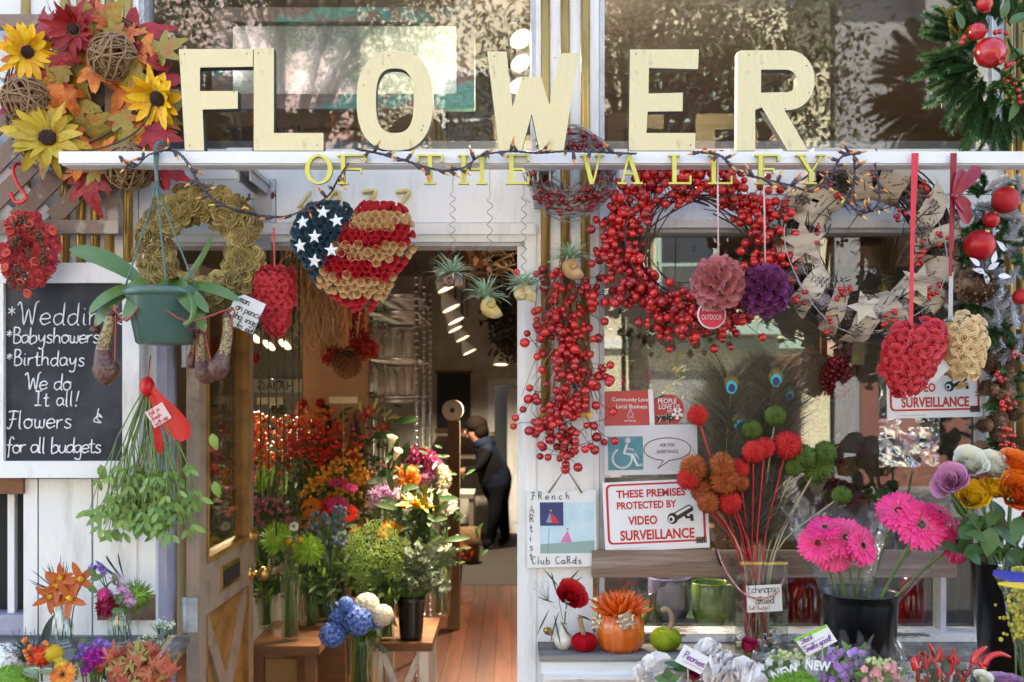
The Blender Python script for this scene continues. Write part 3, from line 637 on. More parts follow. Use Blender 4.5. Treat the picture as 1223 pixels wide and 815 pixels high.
twig = mat('brown_twig', (.12, .075, .045), (.20, .13, .08), .8); palevine = mat('pale_vine', (.34, .22, .12), (.24, .15, .08), .7)
def vine_ring(mb, cx, cy, r, y, th, n, seed, rad=.0035, m=0, sq=1.0):
    q = random.Random(seed); c = P(cx, cy, y); rr = S(r, y); tt = S(th, y)
    for i in range(n):
        a0 = q.uniform(0, 2 * PI); ln = q.uniform(1.2, 3.2); k = int(ln * 7) + 3; dr, dy, ph = q.gauss(0, .5) * tt, q.gauss(0, .45) * tt, q.uniform(0, 6)
        mb.tube([c + V(((rr + dr + .3 * tt * math.sin(ph + 3 * j / k * ln)) * math.cos(a0 + ln * j / k), dy + .3 * tt * math.cos(ph + 4 * j / k), (rr + dr + .3 * tt * math.sin(ph + 3 * j / k * ln)) * sq * math.sin(a0 + ln * j / k))) for j in range(k)], rad * q.uniform(.6, 1.2), 4, m)
MAPLE = [(math.radians(a), r) for a, r in ((-175, .25), (-150, .5), (-138, .36), (-122, .62), (-108, .72), (-98, .6), (-88, .42), (-70, .66), (-62, .86), (-54, .95), (-46, .74), (-34, .5), (-22, .75), (-12, .82), (-5, 1.05), (0, 1.18), (5, 1.05), (12, .82), (22, .75), (34, .5), (46, .74), (54, .95), (62, .86), (70, .66), (88, .42), (98, .6), (108, .72), (122, .62), (138, .36), (150, .5), (175, .25))]
lf_red = mat('maple_red', (.42, .02, .03), (.30, .015, .025), .5, noise=22, c3=(.16, .008, .012), bump=(50, .8), mask=(.45, .7)); lf_or = mat('maple_orange', (.62, .17, .03), (.72, .27, .04), .5, noise=22, c3=(.36, .04, .01), bump=(50, .8), mask=(.45, .7))
lf_ol = mat('maple_olive', (.28, .22, .04), (.36, .30, .05), .5, noise=18, c3=(.42, .14, .03), bump=(50, .8), mask=(.48, .66))
t = T('autumn_wreath', 'large autumn wreath of maple leaves, sunflowers and vine balls hung on the trellis', 'wreath', P(105, 215, -.14))
mb = MB(); vine_ring(mb, 108, 115, 78, -.13, 22, 80, 4); 
for i in range(90):
    a = U(0, 2 * PI); r0 = U(80, 98); p = P(108 + r0 * math.cos(a), 115 - r0 * math.sin(a), U(-.16, -.1)); d = V((math.cos(a + U(-.9, .9)), U(-.4, .3), math.sin(a + U(-.9, .9))))
    mb.tube([p, p + d * .03 + rv(.006), p + d * U(.05, .09) + rv(.012)], [.0016, .0012, .0006], 3)
B(mb, 'vine_ring', twig, t)
LV = [(155, 100, 0, 30, -.5), (120, 85, 1, 35, -.4), (90, 92, 2, 30, -1.2), (70, 118, 1, 36, -1.9), (85, 135, 2, 44, -1.2), (115, 155, 2, 32, -.6), (140, 150, 1, 34, .2), (165, 155, 1, 36, .3), (190, 160, 0, 32, -.2), (195, 130, 2, 30, .4), (145, 110, 1, 34, -2.4), (160, 80, 2, 30, .6), (165, 40, 0, 42, .5), (125, 30, 2, 44, .9), (105, 22, 0, 30, 1.2), (50, 30, 0, 28, 2.1), (175, 60, 1, 30, .2), (200, 55, 2, 28, .5), (195, 95, 0, 34, .2), (60, 95, 0, 34, -1.8), (30, 90, 1, 30, 2.6), (12, 115, 0, 34, 2.9), (30, 150, 2, 30, 2.8), (85, 175, 1, 34, -1.2), (110, 190, 1, 36, -1), (95, 205, 1, 30, -1.6), (105, 225, 0, 36, -1.4), (130, 175, 2, 30, -.9), (170, 195, 0, 30, -.6), (205, 205, 0, 28, -.4), (20, 60, 1, 28, 2.4), (30, 125, 1, 28, 3.1), (140, 60, 2, 30, 1.3), (100, 60, 1, 32, 1.5), (185, 175, 1, 30, -.4), (70, 60, 0, 30, 1.9)]
mbs = [MB(), MB(), MB()]
for i in range(46):
    a_ = U(0, 2 * PI); r_ = U(50, 102); LV.append((108 + r_ * math.cos(a_), 115 - r_ * math.sin(a_), R.choice((0, 1, 1, 2, 2)), U(16, 27), a_ + U(-1, 1)))
for x, y_, c, s_, a in LV:
    d = V((math.cos(a), -.2, math.sin(a))); mbs[c].outline_leaf(P(x, y_, -.185 + U(-.03, .03)) - d * S(s_ * .3), d, (U(-.6, .6), -1, U(-.4, .6)), S(s_ * .98), MAPLE, U(.1, 1.3), 0, U(-.4, .5))
for k, nm in enumerate(('maple_leaves', 'maple_leaves', 'maple_leaves')): B(mbs[k], nm, (lf_red, lf_or, lf_ol)[k], t, label=('crimson maple leaves', 'orange maple leaves', 'olive maple leaves')[k])
def sunflower(c1, c2, cen, n=13, nm='x'):
    mb = MB()
    for ring, (k, L_, tilt) in enumerate(((n, 1.0, .25), (n, .86, .55))):
        for i in range(k):
            a = 2 * PI * (i + ring * .5) / k + R.uniform(-.1, .1); d = V((math.cos(a), math.sin(a), tilt + R.uniform(-.2, .5)))
            mb.leaf(V((math.cos(a) * .25, math.sin(a) * .25, 0)), d, (0, 0, 1), L_ * R.uniform(.62, 1.08), R.uniform(.32, .5), 'point', R.uniform(-.3, 1.2), .3, 6, 0, R.uniform(-.7, .7))
    mb.ell((0, 0, .02), (.22, .22, .16), 16, 8, 1)
    for p in fib(110):
        if p.z > .05: mb.ell(V((p.x * .21, p.y * .21, p.z * .16 + .03)), .032, 4, 3, 2)
    return Proto(mb, nm, [c1, c2, cen])
sy = mat('sunflower_yellow', (.78, .42, .01), (.86, .60, .03), .5, noise=5, c3=(.66, .30, .01), mask=(.5, .7)); sol = mat('sunflower_olive_yellow', (.44, .30, .02), (.60, .44, .04), .5, noise=5, c3=(.34, .22, .02), mask=(.5, .7)); srd = mat('sunflower_crimson', (.36, .015, .02), (.26, .01, .015), .5)
dkc = mat('dark_seed', (.045, .022, .018), (.08, .04, .03), .8)
FS = [(sunflower(sy, dkc, dkc, 13, 'sunflower'), 32, 62, 33), (sunflower(srd, dkc, dkc, 15, 'sunflower'), 88, 35, 31), (sunflower(sol, dkc, dkc, 12, 'sunflower'), 57, 165, 41), (sunflower(sy, dkc, dkc, 12, 'sunflower'), 188, 118, 37)]
for pr, x, y_, s_ in FS: place(t, 'sunflower', pr, [dirM(P(x, y_, -.225), {32: (.6, -.7, -.35), 88: (-.1, -.9, -.3), 57: (.2, -.9, .1), 188: (-.2, -.8, -.5)}[x], S(s_ * .96))], label={32: 'bright yellow sunflower', 88: 'crimson sunflower', 57: 'olive yellow sunflower', 188: 'yellow sunflower beside the letter F'}[x])
mb = MB()
for i in range(34):
    q1 = rv().normalized(); q2 = q1.orthogonal().normalized(); q3 = q1.cross(q2); rr_ = U(.8, 1.05); mb.tube([(q2 * math.cos(k * .42) + q3 * math.sin(k * .42) + q1 * U(.1, .25)) * rr_ for k in range(16)], .05, 4)
VB = Proto(mb, 'vine_ball', palevine); place(t, 'vine_ball', VB, [dirM(P(x, y_, -.2), (U(-.3, .3), -1, U(-.2, .4)), S(26)) for x, y_ in ((135, 68), (32, 120), (155, 200))])
mb = MB(); q = [P(30, 250, -.14), P(24, 238, -.17), P(20, 232, -.18)]

# ------------------------------------------------------------------ round flower shapes used several times
def spiky(n, r0, r1, wd, ms, nm, tip=0):
    mb = MB(); mb.ell((0, 0, 0), r0, 12, 8, 0)
    for p in fib(n):
        a = p.orthogonal().normalized(); b_ = p.cross(a); q = (p + V((R.gauss(0, .06), R.gauss(0, .06), R.gauss(0, .06)))).normalized(); L_ = r1 * R.uniform(.9, 1.06)
        vs_ = [p * r0 * .9 + a * wd, p * r0 * .9 - a * wd * .5 + b_ * wd * .87, p * r0 * .9 - a * wd * .5 - b_ * wd * .87, q * L_]
        mb.add(vs_, [(0, 1, 3), (1, 2, 3), (2, 0, 3)], tip, True)
    return Proto(mb, nm, ms)
def fluffy(n, L_, W_, ms, nm, prof='obov'):     # ball of ruffled petals
    mb = MB(); mb.ell((0, 0, 0), .62, 10, 7)
    for p in fib(n):
        d = (p + rv(.25)).normalized(); mb.leaf(p * .5, d, d.orthogonal(), L_ * U(.8, 1.1), W_ * U(.8, 1.2), prof, U(-.6, .6), U(-.3, .6), 3)
    return Proto(mb, nm, ms)
def rose_mb(n=22, open_=1.0, m=0, seed=1):
    q = random.Random(seed); mb = MB(); mb.ell((0, 0, .35), (.16, .16, .3), 8, 6, m)
    for i in range(n):
        f = i / n; a = i * 2.39996 + q.uniform(-.2, .2); r = .06 + .34 * f; til = (1.35 - 1.15 * f * open_)
        d = V((math.cos(a) * math.cos(til), math.sin(a) * math.cos(til), math.sin(til)))
        nn = V((-math.cos(a) * math.sin(til), -math.sin(a) * math.sin(til), math.cos(til)))
        mb.leaf(V((math.cos(a) * r * .5, math.sin(a) * r * .5, .05 + .12 * (1 - f))), d, nn, .62 + .32 * f, .55 + .5 * f, 'obov', -(.35) + 1.0 * f * open_, .55 - .15 * f, 6, m)
    return mb
def rosette_mb(n=9, m=0, seed=1):        # shaved-wood rose, loose curled cups
    q = random.Random(seed); mb = MB()
    for i in range(n):
        f = (i + .5) / n; a = i * 2.1 + q.uniform(-.3, .3); r = .12 + .75 * f; k = 7; vs_ = []; arcw = 2.3 if f < .4 else 1.7
        for j in range(k + 1):
            aa = a + arcw * (j / k - .5); e = 1 - abs(j / k - .5) ** 2 * 1.6
            vs_ += [(r * .5 * math.cos(aa), r * .5 * math.sin(aa), -.25), (r * .95 * math.cos(aa), r * .95 * math.sin(aa), .28 * e + .30 * (1 - f)), (r * 1.22 * math.cos(aa), r * 1.22 * math.sin(aa), .26 * e + .22 * (1 - f))]
        fs = []
        for j in range(k): fs += [(j * 3, j * 3 + 3, j * 3 + 4, j * 3 + 1), (j * 3 + 1, j * 3 + 4, j * 3 + 5, j * 3 + 2)]
        mb.add(vs_, fs, m)
    return mb
def cone_mb(m=0, mi=0):                     # rolled paper cone, open to +Z
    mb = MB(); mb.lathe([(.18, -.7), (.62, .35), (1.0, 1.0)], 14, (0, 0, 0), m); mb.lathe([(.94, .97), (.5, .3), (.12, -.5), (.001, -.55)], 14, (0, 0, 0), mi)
    return mb
berry_red = mat('red_berry', (.30, .004, .008), (.62, .02, .016), .22, coat=.6); berry_dk = mat('wine_berry', (.22, .006, .02), (.32, .012, .025), .25, coat=.5); tipk = mat('berry_tip', (.02, .012, .01), None, .7)
def berry_proto(m_, nm='berry'):
    mb = MB(); mb.ell((0, 0, 0), 1, 12, 8); mb.ell((0, 0, .94), (.17, .17, .12), 6, 4, 1); return Proto(mb, nm, [m_, tipk])
BERRY = berry_proto(berry_red); WBERRY = berry_proto(berry_dk)

# ------------------------------------------------------------------ coral wreath (left edge)
coral = mat('coral_dried_flower', (.50, .035, .055), (.66, .10, .12), .8, noise=40, c3=(.74, .28, .28), mask=(.5, .7)); seedb = mat('brown_seed_spray', (.09, .05, .025), (.16, .10, .05), .8); shellc = mat('coral_seed_pod', (.55, .10, .06), None, .5)
t = T('flower_wreath', 'coral pink wreath of dried flowers with brown seed clusters hanging at the left edge', 'wreath', P(33, 350, -.15))
PK = fluffy(150, .55, .16, coral, 'dried_flower', 'lance'); Ms = []
for i in range(96):
    a = U(0, 2 * PI); r = 33 * U(0, 1) ** .6; x, y_ = 33 + r * 1.02 * math.cos(a), 299 + r * 1.32 * math.sin(a); Ms.append(dirM(P(x, y_, -.16 - .03 * math.sin((r - 8) / 28 * PI)), (0, -1, 0), S(U(7, 9.5))))
place(t, 'dried_flower', PK, Ms)
mb = MB()
for x, y_ in ((18, 268), (24, 262), (33, 268), (45, 282), (48, 285), (15, 290), (20, 286), (34, 303), (50, 312), (52, 305), (20, 322), (28, 330), (24, 340), (12, 335)):
    mb = MB()
    for i in range(22): mb.ell(P(x + R.gauss(0, 2), y_ + R.gauss(0, 4), -.215 + U(-.01, .01)), S(1.3), 5, 4)
    B(mb, 'seed_cluster', seedb, t)
for x, y_ in ((20, 262), (35, 270), (66, 275), (12, 274), (42, 312), (9, 322), (28, 336), (36, 350), (10, 304)):
    mb = MB(); mb.lathe([(.001, 0), (.012, .002), (.016, .014), (.013, .017), (.009, .006), (.001, .004)], 10, P(x, y_, -.205), 0, dirM((0, 0, 0), (U(-.6, .6), -1, U(-.6, .6))).to_3x3()); B(mb, 'seed_pod', shellc, t)
mb = MB(); mb.tube([P(22, 238, -.165), P(23, 252, -.165), P(22, 262, -.165)], .003, 5); mb.tube([P(22, 238, -.165), P(20, 246, -.168), P(22, 262, -.165)], .002, 5); B(mb, 'twine', mat('jute_twine', (.34, .25, .15), None, .9), t)
# ------------------------------------------------------------------ olive rosette wreath
oliv = mat('olive_wood_shaving', (.28, .20, .05), (.48, .37, .14), .6, noise=12, c3=(.17, .12, .035), bump=(80, .4)); OLR = Proto(rosette_mb(8, 0, 3), 'wood_rosette', oliv)
t = T('rosette_wreath', 'olive brown wreath of curled wood shavings hanging behind the green pot', 'wreath', P(238, 378, -.13))
mb = MB(); vine_ring(mb, 238, 299, 56, -.11, 16, 30, 9); B(mb, 'ring', twig, t)
Ms = []
for i in range(330):
    a = U(0, 2 * PI); r = U(36, 75); rr = (r - 56) / 19; d = V((math.cos(a) * rr * .8, -1, math.sin(a) * rr * .8)); Ms.append(dirM(P(238 + r * math.cos(a), 299 - r * 1.0 * math.sin(a), -.15 - .06 * math.sqrt(max(0, 1 - rr * rr))), d + rv(.25), S(U(8.5, 11.5))))
place(t, 'wood_rosette', OLR, Ms)
# ================================================================== chalkboard
t = T('chalkboard', 'white framed chalkboard hand lettered with wedding and birthday flowers', 'chalkboard', P(80, 570, -.1))
mb = MB(); mb.pbox(-22, 166, 314, 338, -.095, -.04); mb.pbox(-22, 166, 551, 571, -.095, -.04); mb.pbox(-22, 4, 338, 551, -.093, -.04); mb.pbox(146, 166, 338, 551, -.093, -.04); B(mb, 'frame', white, t)
mb = MB(); mb.pbox(2, 148, 334, 553, -.075, -.05); cb = B(mb, 'slate', mat('chalkboard_slate', (.028, .030, .042), None, .75, noise=3.5, c3=(.11, .112, .13), mask=(.45, .8)), t)
yc = -.0765; chalk = mat('chalk', (.82, .82, .84), None, .9, noise=60, c3=(.55, .55, .58), mask=(.5, .8))
for s_, x, y_, h, sp in (('*Weddings', 8, 388, 27, 1.05), ('*Babyshowers', 7, 410, 19, .86), ('*Birthdays', 7, 437, 19, .96), ('We do', 30, 466, 20, .9), ('It all!', 40, 485, 18, 1.0), ('Flowers', 8, 512, 22, .95), ('for all budgets', 6, 541, 19, .80)):
    mb = MB(); hand(mb, s_, x, y_, h, yc, .0024, 0, sp=sp, slant=.06); B(mb, 'lettering', chalk, t)
mb = MB()
mb.tube(curve([P(x, y_, yc) for x, y_ in ((118, 488), (116, 500), (121, 505), (112, 503), (117, 497), (122, 499), (118, 494))], 4), .0022, 5)
B(mb, 'flourish', chalk, t)
# ================================================================== hanging pitcher plant
YP = -.36
t = T('hanging_plant', 'pitcher plant with strap leaves in a green plastic hanging pot', 'hanging plant', P(196, 412, YP))
potm = mat('green_plastic_pot', (.075, .145, .125), None, .3, coat=.2, noise=11, c3=(.12, .17, .14), mask=(.55, .72)); c = P(196, 412, YP); hp = S(66, YP); r1 = S(48, YP); r0 = S(32, YP)
mb = MB(); mb.lathe([(.001, 0), (r0 * .9, 0), (r0, .006), (r1 * .9, hp * .84), (r1 * .92, hp * .86), (r1, hp * .88), (r1 * 1.0, hp), (r1 * .94, hp), (r1 * .9, hp * .88), (r0, hp * .5)], 48, c, 0, None, lambda a, z: 1 + .012 * (math.cos(a * 24) if z < hp * .8 else 0)); pot = B(mb, 'pot', potm, t)
mb = MB(); mb.disc(c + V((0, 0, hp * .86)), r1 * .9, (0, 0, 1), 32); B(mb, 'soil', mat('potting_soil', (.035, .024, .017), None, .95, bump=(80, 1)), t)
mb = MB(); top = P(188, 176, YP + .01)
for a in (-2.4, -1.2, -.4): mb.tube(curve([top + V((math.cos(a) * .004, 0, -.01)), top + V((math.cos(a) * .01, math.sin(a) * .01, -.14)), c + V((r1 * .98 * math.cos(a), r1 * .98 * math.sin(a), hp))], 5), .0032, 6)
mb.tube(curve([top + V((0, 0, -.12)), top + V((-.006, 0, -.03)), top + V((-.006, .01, .008)), top + V((.004, .03, .02)), top + V((.008, .06, .0))], 5), .0065, 8); B(mb, 'hanger', potm, t)
gl = mat('orchid_leaf', (.085, .16, .035), (.12, .20, .045), .36, noise=9, c3=(.15, .20, .06), coat=.15, bump=(14, .25), mask=(.5, .8)); glr = mat('reddish_leaf', (.16, .09, .06), None, .4)
LF = [((185, 342), (150, 385), .06, 1.4, .16), ((205, 342), (232, 372), .055, 1.3, .18), ((172, 340), (85, 288), .085, .9, .12), ((175, 342), (105, 375), .06, 1.2, .1), ((165, 345), (118, 392), .065, 1.3, .05), ((215, 340), (258, 283), .05, -.5, .12), ((215, 342), (287, 358), .05, .9, .1), ((205, 338), (250, 375), .045, 1.3, .1), ((190, 338), (222, 342), .06, .5, .15), ((180, 335), (150, 350), .055, 1.2, .15), ((225, 345), (245, 398), .045, 1.0, .1), ((210, 335), (196, 330), .06, .5, .2)]
mb = MB()
for (a, b_, w_, bend, dy) in LF:
    p0 = P(*a, YP); p1 = P(*b_, YP - dy * .6); ch_ = p1 - p0; L_ = ch_.length * (1 + .04 * bend * bend); n = V((0, -.75, .7)); d = (ch_.normalized() + n * (math.tan(bend / 2) * .9)).normalized()
    mb.leaf(p0, d, n, L_, w_ * .9, 'oblong', bend, .14, 12)
B(mb, 'leaves', gl, t)
mb = MB(); mb.tube(curve([P(224, 348, YP - .1), P(230, 365, YP - .14), P(228, 382, YP - .14), P(220, 389, YP - .14)], 5), [.003, .004, .004, .004, .005, .005, .006, .006, .006, .007, .007, .008, .008, .009, .01, .006][:16], 7); B(mb, 'bud_stem', gl, t)
pit = mat('speckled_pitcher', (.34, .31, .15), None, .45, noise=150, c3=(.15, .045, .035), bump=(50, .25), mask=(.46, .55)); pitd = mat('pitcher_mouth_shade', (.13, .07, .055), None, .4)
pitb = mat('brown_speckled_pitcher', (.17, .085, .06), None, .4, noise=120, c3=(.09, .03, .028), bump=(50, .3), mask=(.45, .55))
def pitcher(pts, w_, y):
    pp = curve([P(a, b_, y) for a, b_ in pts], 6); n = len(pp)
    rr = [S(w_, y) * k for k in [.42 + .22 * min(1, i / n * 2) + .3 * math.sin(PI * max(0, (i / n - .3) / .7)) ** .8 * (1 if i / n < .85 else .8) for i in range(n)]]; rr = [v * (1 - .30 * math.exp(-((i / n - .45) / .13) ** 2)) for i, v in enumerate(rr)]; rr[-1] *= .5
    rr = [v * (1.12 if i / n > .6 else .92) for i, v in enumerate(rr)]; mb = MB(); mb.tube(pp, rr, 16); k = len(mb.f)
    for i in range(k): mb.m[i] = 0 if i < k * .52 + U(-8, 8) else 1
    mb.ell(pp[0], (rr[0] * 1.22, rr[0] * 1.22, .009), 14, 6, 1); mb.ell(pp[0] + V((0, -.004, .006)), (rr[0] * .85, rr[0] * .85, .008), 14, 6, 2)  # dark disc puts the shade inside the open mouth into colour
    mb.leaf(pp[0] + V((0, 0, .004)), (.5, -.4, .8), (-.6, -.6, .3), rr[0] * 2.6, rr[0] * 2.6, 'ovate', .7, .2, 5); o = B(mb, 'pitcher', [pit, pitb, pitd], t)
    mb = MB(); q = pp[0]; mb.tube(curve([P(176, 350, YP - .08), q.lerp(P(176, 350, YP - .1), .5) + V((0, -.02, -.05)), q + V((.01, -.01, .02)), pp[2] + V((rr[0] * 1.3, -.01, 0)), pp[-1] + V((.0, -.004, 0))], 5), .0028, 5); B(mb, 'tendril', mat('red_tendril', (.38, .07, .07), None, .5), o)
pitcher([(133, 376), (130, 392), (123, 418), (128, 444), (137, 452)], 15, YP - .06)
pitcher([(241, 398), (240, 415), (240, 432), (246, 446), (256, 447)], 12, YP + .02); pitcher([(271, 378), (272, 395), (268, 420), (260, 440), (252, 446)], 13, YP - .05)
pitcher([(116, 380), (116, 390), (113, 398)], 7, YP - .0); pitcher([(232, 402), (230, 420), (228, 440)], 6, YP + .03)
# paper tag on the wreath
def scribble(mb, lines, x0, y0, dx, h, y, r, rot, lh):
    for i, s_ in enumerate(lines): hand(mb, s_, x0 - math.sin(rot) * lh * i, y0 + math.cos(rot) * lh * i, h, y, r, 0, rot, .8, .08)
ink = mat('black_ink', (.015, .015, .018), None, .6); paper = mat('white_card', (.72, .72, .71), None, .7, noise=3, c3=(.66, .66, .65)); purple_ink = mat('purple_ink', (.22, .03, .35), None, .6); red_ink = mat('red_ink', (.5, .02, .04), None, .6)
t = T('price_tag', 'handwritten white paper tag hanging right of the green pot', 'tag', P(292, 396, -.33)); f = rotf(292, 374, .42)
mb = MB(); mb.prism([[f(q) for q in ((274, 362), (283, 354), (311, 354), (311, 394), (274, 394))]], -.332, -.330); B(mb, 'card', paper, t)
mb = MB(); scribble(mb, ('man', 'on pencil', 'shavings', 'is foxeebo'), *f((279, 364)), 0, 9, -.3335, .0011, .42, 10); B(mb, 'lettering', ink, t)
mb = MB(); mb.tube([P(296, 351, -.331), P(288, 330, -.3), P(285, 300, -.2)], .001, 4); B(mb, 'string', twig, t)
# ================================================================== mistletoe
t = T('mistletoe', 'bunch of green mistletoe tied with a red ribbon hanging beside the door jamb', 'mistletoe', P(190, 615, -.15))
mist = mat('mistletoe_green', (.12, .22, .04), (.22, .33, .07), .45); mstem = mat('mistletoe_stem', (.16, .24, .06), None, .5); ms = MB(); ml = MB(); q = random.Random(5); knot = P(178, 462, -.14)
def fork(p, d, L_, lev):
    e = p + d * L_ + V((0, 0, -.02 * lev)); ms.tube(curve([p, p.lerp(e, .5) + rv(.004), e], 3), .0028 - .0005 * lev, 5)
    if lev >= 3:
        for s_ in (-1, 1):
            dd = (d + V((s_ * .8, q.uniform(-.7, .7), -.1))).normalized(); ml.leaf(e, dd, (q.uniform(-.6, .6), -1, .4), q.uniform(.034, .054), .0185, 'lance', q.uniform(-.8, 1.2), .15, 5)
        if q.random() < .25: ml.ell(e, .005, 6, 4)
        return
    if lev == 2:
        for s_ in (-1, 1): ml.leaf(e, (d + V((s_ * .9, q.uniform(-.5, .5), -.3))).normalized(), (q.uniform(-.6, .6), -1, .4), q.uniform(.03, .045), .015, 'lance', q.uniform(-.5, 1.2), .15, 5)
    for s_ in (-1, 1):
        fork(e, (d + V((s_ * q.uniform(.1, .5), q.uniform(-.5, .5), q.uniform(-.7, 0)))).normalized(), L_ * q.uniform(.45, .65), lev + 1)
for i in range(30):
    a = q.uniform(-.55, .62); fork(knot + V((a * .02, q.uniform(-.01, .01), 0)), V((math.sin(a) * .9, q.uniform(-.35, .1), -math.cos(a))).normalized(), q.uniform(.13, .20), 1)
for x, y_ in ((253, 518), (256, 575), (120, 555), (130, 590)): ml.leaf(P(x, y_, -.15), (.3, -.2, -1), (0, -1, .3), .06, .03, 'ovate', .6, .2, 5)
B(ms, 'stems', mstem, t); B(ml, 'leaves', mist, t)
rib = mat('red_satin_ribbon', (.58, .01, .015), None, .35, bump=(25, .3)); mb = MB()
mb.ell(P(176, 462, -.16), (S(8), .03, S(12)), 12, 8); mb.leaf(P(180, 462, -.17), (.55, -.05, -.8), (.2, -1, .1), S(72), S(26), 'obov', .25, .3, 8); mb.leaf(P(180, 466, -.165), (.14, 0, -1), (0, -1, 0), S(74), S(11), 'strap', .1, .3, 8); mb.tube([P(176, 462, -.15), P(178, 440, -.06), P(180, 425, -.03)], .002, 5); B(mb, 'ribbon', rib, t)
mb = MB(); f = rotf(189, 496, -.55); mb.prism([[f(v) for v in ((177, 485), (201, 485), (201, 507), (177, 507))]], -.186, -.1845); tg = B(mb, 'tag', mat('pink_card', (.74, .55, .55), None, .7), t)
mb = MB(); scribble(mb, ('fall in', 'fresh', 'with me'), *f((179, 492)), 0, 6, -.187, .0008, -.55, 7); B(mb, 'lettering', red_ink, tg)
# ================================================================== flag heart
HEART = [(424, 262), (419, 250), (408, 244), (392, 243), (374, 247), (360, 258), (352, 275), (352, 290), (358, 306), (372, 327), (392, 347), (414, 364), (437, 376), (450, 363), (470, 340), (486, 318), (494, 290), (494, 270), (488, 256), (475, 247), (458, 242), (440, 244), (429, 251)]
t = T('flag_heart', 'heart wreath of rolled paper cones patterned as a stars and stripes flag', 'heart wreath', P(432, 372, -.2))
mb = MB(); mb.prism([[(424 + (x - 424) * .92, 304 + (y_ - 304) * .92) for x, y_ in HEART]], -.215, -.17); B(mb, 'backing', mat('card_backing', (.25, .18, .12), None, .9), t)
pcm = {'blue': (mat('slate_blue_paper', (.045, .11, .16), (.065, .145, .20), .6), mat('slate_blue_paper_shade', (.03, .075, .11), None, .7)), 'red': (mat('crimson_paper', (.60, .014, .034), (.68, .025, .05), .55), mat('crimson_paper_shade', (.40, .007, .02), None, .7)), 'tan': (mat('kraft_paper', (.70, .50, .29), (.76, .56, .34), .6), mat('kraft_paper_shade', (.52, .33, .16), None, .7))}  # second paper of each pair is darker: shade inside the cones as colour
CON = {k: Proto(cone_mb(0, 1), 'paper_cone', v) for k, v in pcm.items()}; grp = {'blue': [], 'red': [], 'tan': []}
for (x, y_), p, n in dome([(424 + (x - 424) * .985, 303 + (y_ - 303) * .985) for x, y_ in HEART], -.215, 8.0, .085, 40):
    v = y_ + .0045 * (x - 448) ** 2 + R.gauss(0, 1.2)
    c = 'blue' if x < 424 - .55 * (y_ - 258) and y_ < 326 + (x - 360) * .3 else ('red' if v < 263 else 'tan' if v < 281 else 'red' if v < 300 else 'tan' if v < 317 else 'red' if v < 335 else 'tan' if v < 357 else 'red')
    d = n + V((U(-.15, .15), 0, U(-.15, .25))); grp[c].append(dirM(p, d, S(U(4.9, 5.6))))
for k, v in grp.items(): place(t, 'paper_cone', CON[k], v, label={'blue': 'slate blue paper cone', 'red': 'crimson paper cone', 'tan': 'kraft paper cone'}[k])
def star(mb, c, r, d, m=0, th=.004, rot=0, k=.42):
    M = dirM(c, d, 1, rot); pts = []
    for i in range(10):
        a = PI / 2 + i * PI / 5; rr = r if i % 2 == 0 else r * k; pts.append((rr * math.cos(a), rr * math.sin(a)))
    vs_ = [M @ V((0, 0, th * 1.6))] + [M @ V((*q, th)) for q in pts] + [M @ V((*q, 0)) for q in pts]
    mb.add(vs_, [(0, 1 + i, 1 + (i + 1) % 10) for i in range(10)] + [(1 + i, 11 + i, 11 + (i + 1) % 10, 1 + (i + 1) % 10) for i in range(10)], m, False)
for x, y_ in ((402, 264), (376, 283), (396, 299), (376, 312), (359, 294), (362, 266), (386, 254)):
    mb = MB(); star(mb, P(x, y_, -.338 if 372 < x and y_ > 258 else -.318), S(8), ((x - 395) * .012, -1, (290 - y_) * .008), 0, .004, U(-.2, .2)); B(mb, 'star', paper, t)
# ================================================================== heart-shaped and egg-shaped rosette hangers
redw = mat('red_wood_shaving', (.42, .007, .018), (.56, .014, .03), .5); beigew = mat('beige_wood_shaving', (.58, .40, .20), (.66, .47, .26), .6)
RR = Proto(rosette_mb(10, 0, 5), 'wood_rosette', redw); BR = Proto(rosette_mb(10, 0, 6), 'wood_rosette', beigew)
def hang(name, label, poly, y, sp, sz, proto, depth, reach, back, cord, cordm, wd=.008, ctop=None):
    xs = [q[0] for q in poly]; ys = [q[1] for q in poly]; cx = sum(xs) / len(xs); cyy = sum(ys) / len(ys)
    t = T(name, label, 'heart ornament', P(cx, max(ys), y), 'rosette hangers')
    mb = MB(); mb.prism([[(cx + (a - cx) * .86, cyy + (b_ - cyy) * .86) for a, b_ in poly]], y - .005, y + .03); B(mb, 'core', back, t)
    place(t, 'wood_rosette', proto, [dirM(p, n + rv(.08), S(U(.85, 1.15) * sz, y)) for _, p, n in dome(poly, y, sp, depth, reach)])
    mb = MB()
    for k, (a, b_) in enumerate(cord):
        mb.bar(a, b_, .0015, wd, (1, 0, .02)) if wd > .004 else mb.tube([a, b_], wd, 5)
    B(mb, 'ribbon', cordm, t); return t
sheer = mat('coral_ribbon', (.62, .03, .06), None, .4); wine = mat('wine_ribbon', (.28, .012, .035), None, .4); greyrib = mat('grey_ribbon', (.45, .43, .42), None, .5)
hang('rosette_heart', 'narrow red wood shaving heart hanging in the doorway left of the flag heart', [(328, 322), (318, 317), (307, 324), (303, 340), (306, 362), (315, 388), (328, 405), (341, 398), (350, 372), (355, 345), (353, 328), (342, 318)], -.16, 8, 7, RR, .06, 22, redw, [(P(327, 272, -.17), P(328, 326, -.18))], sheer, .006)
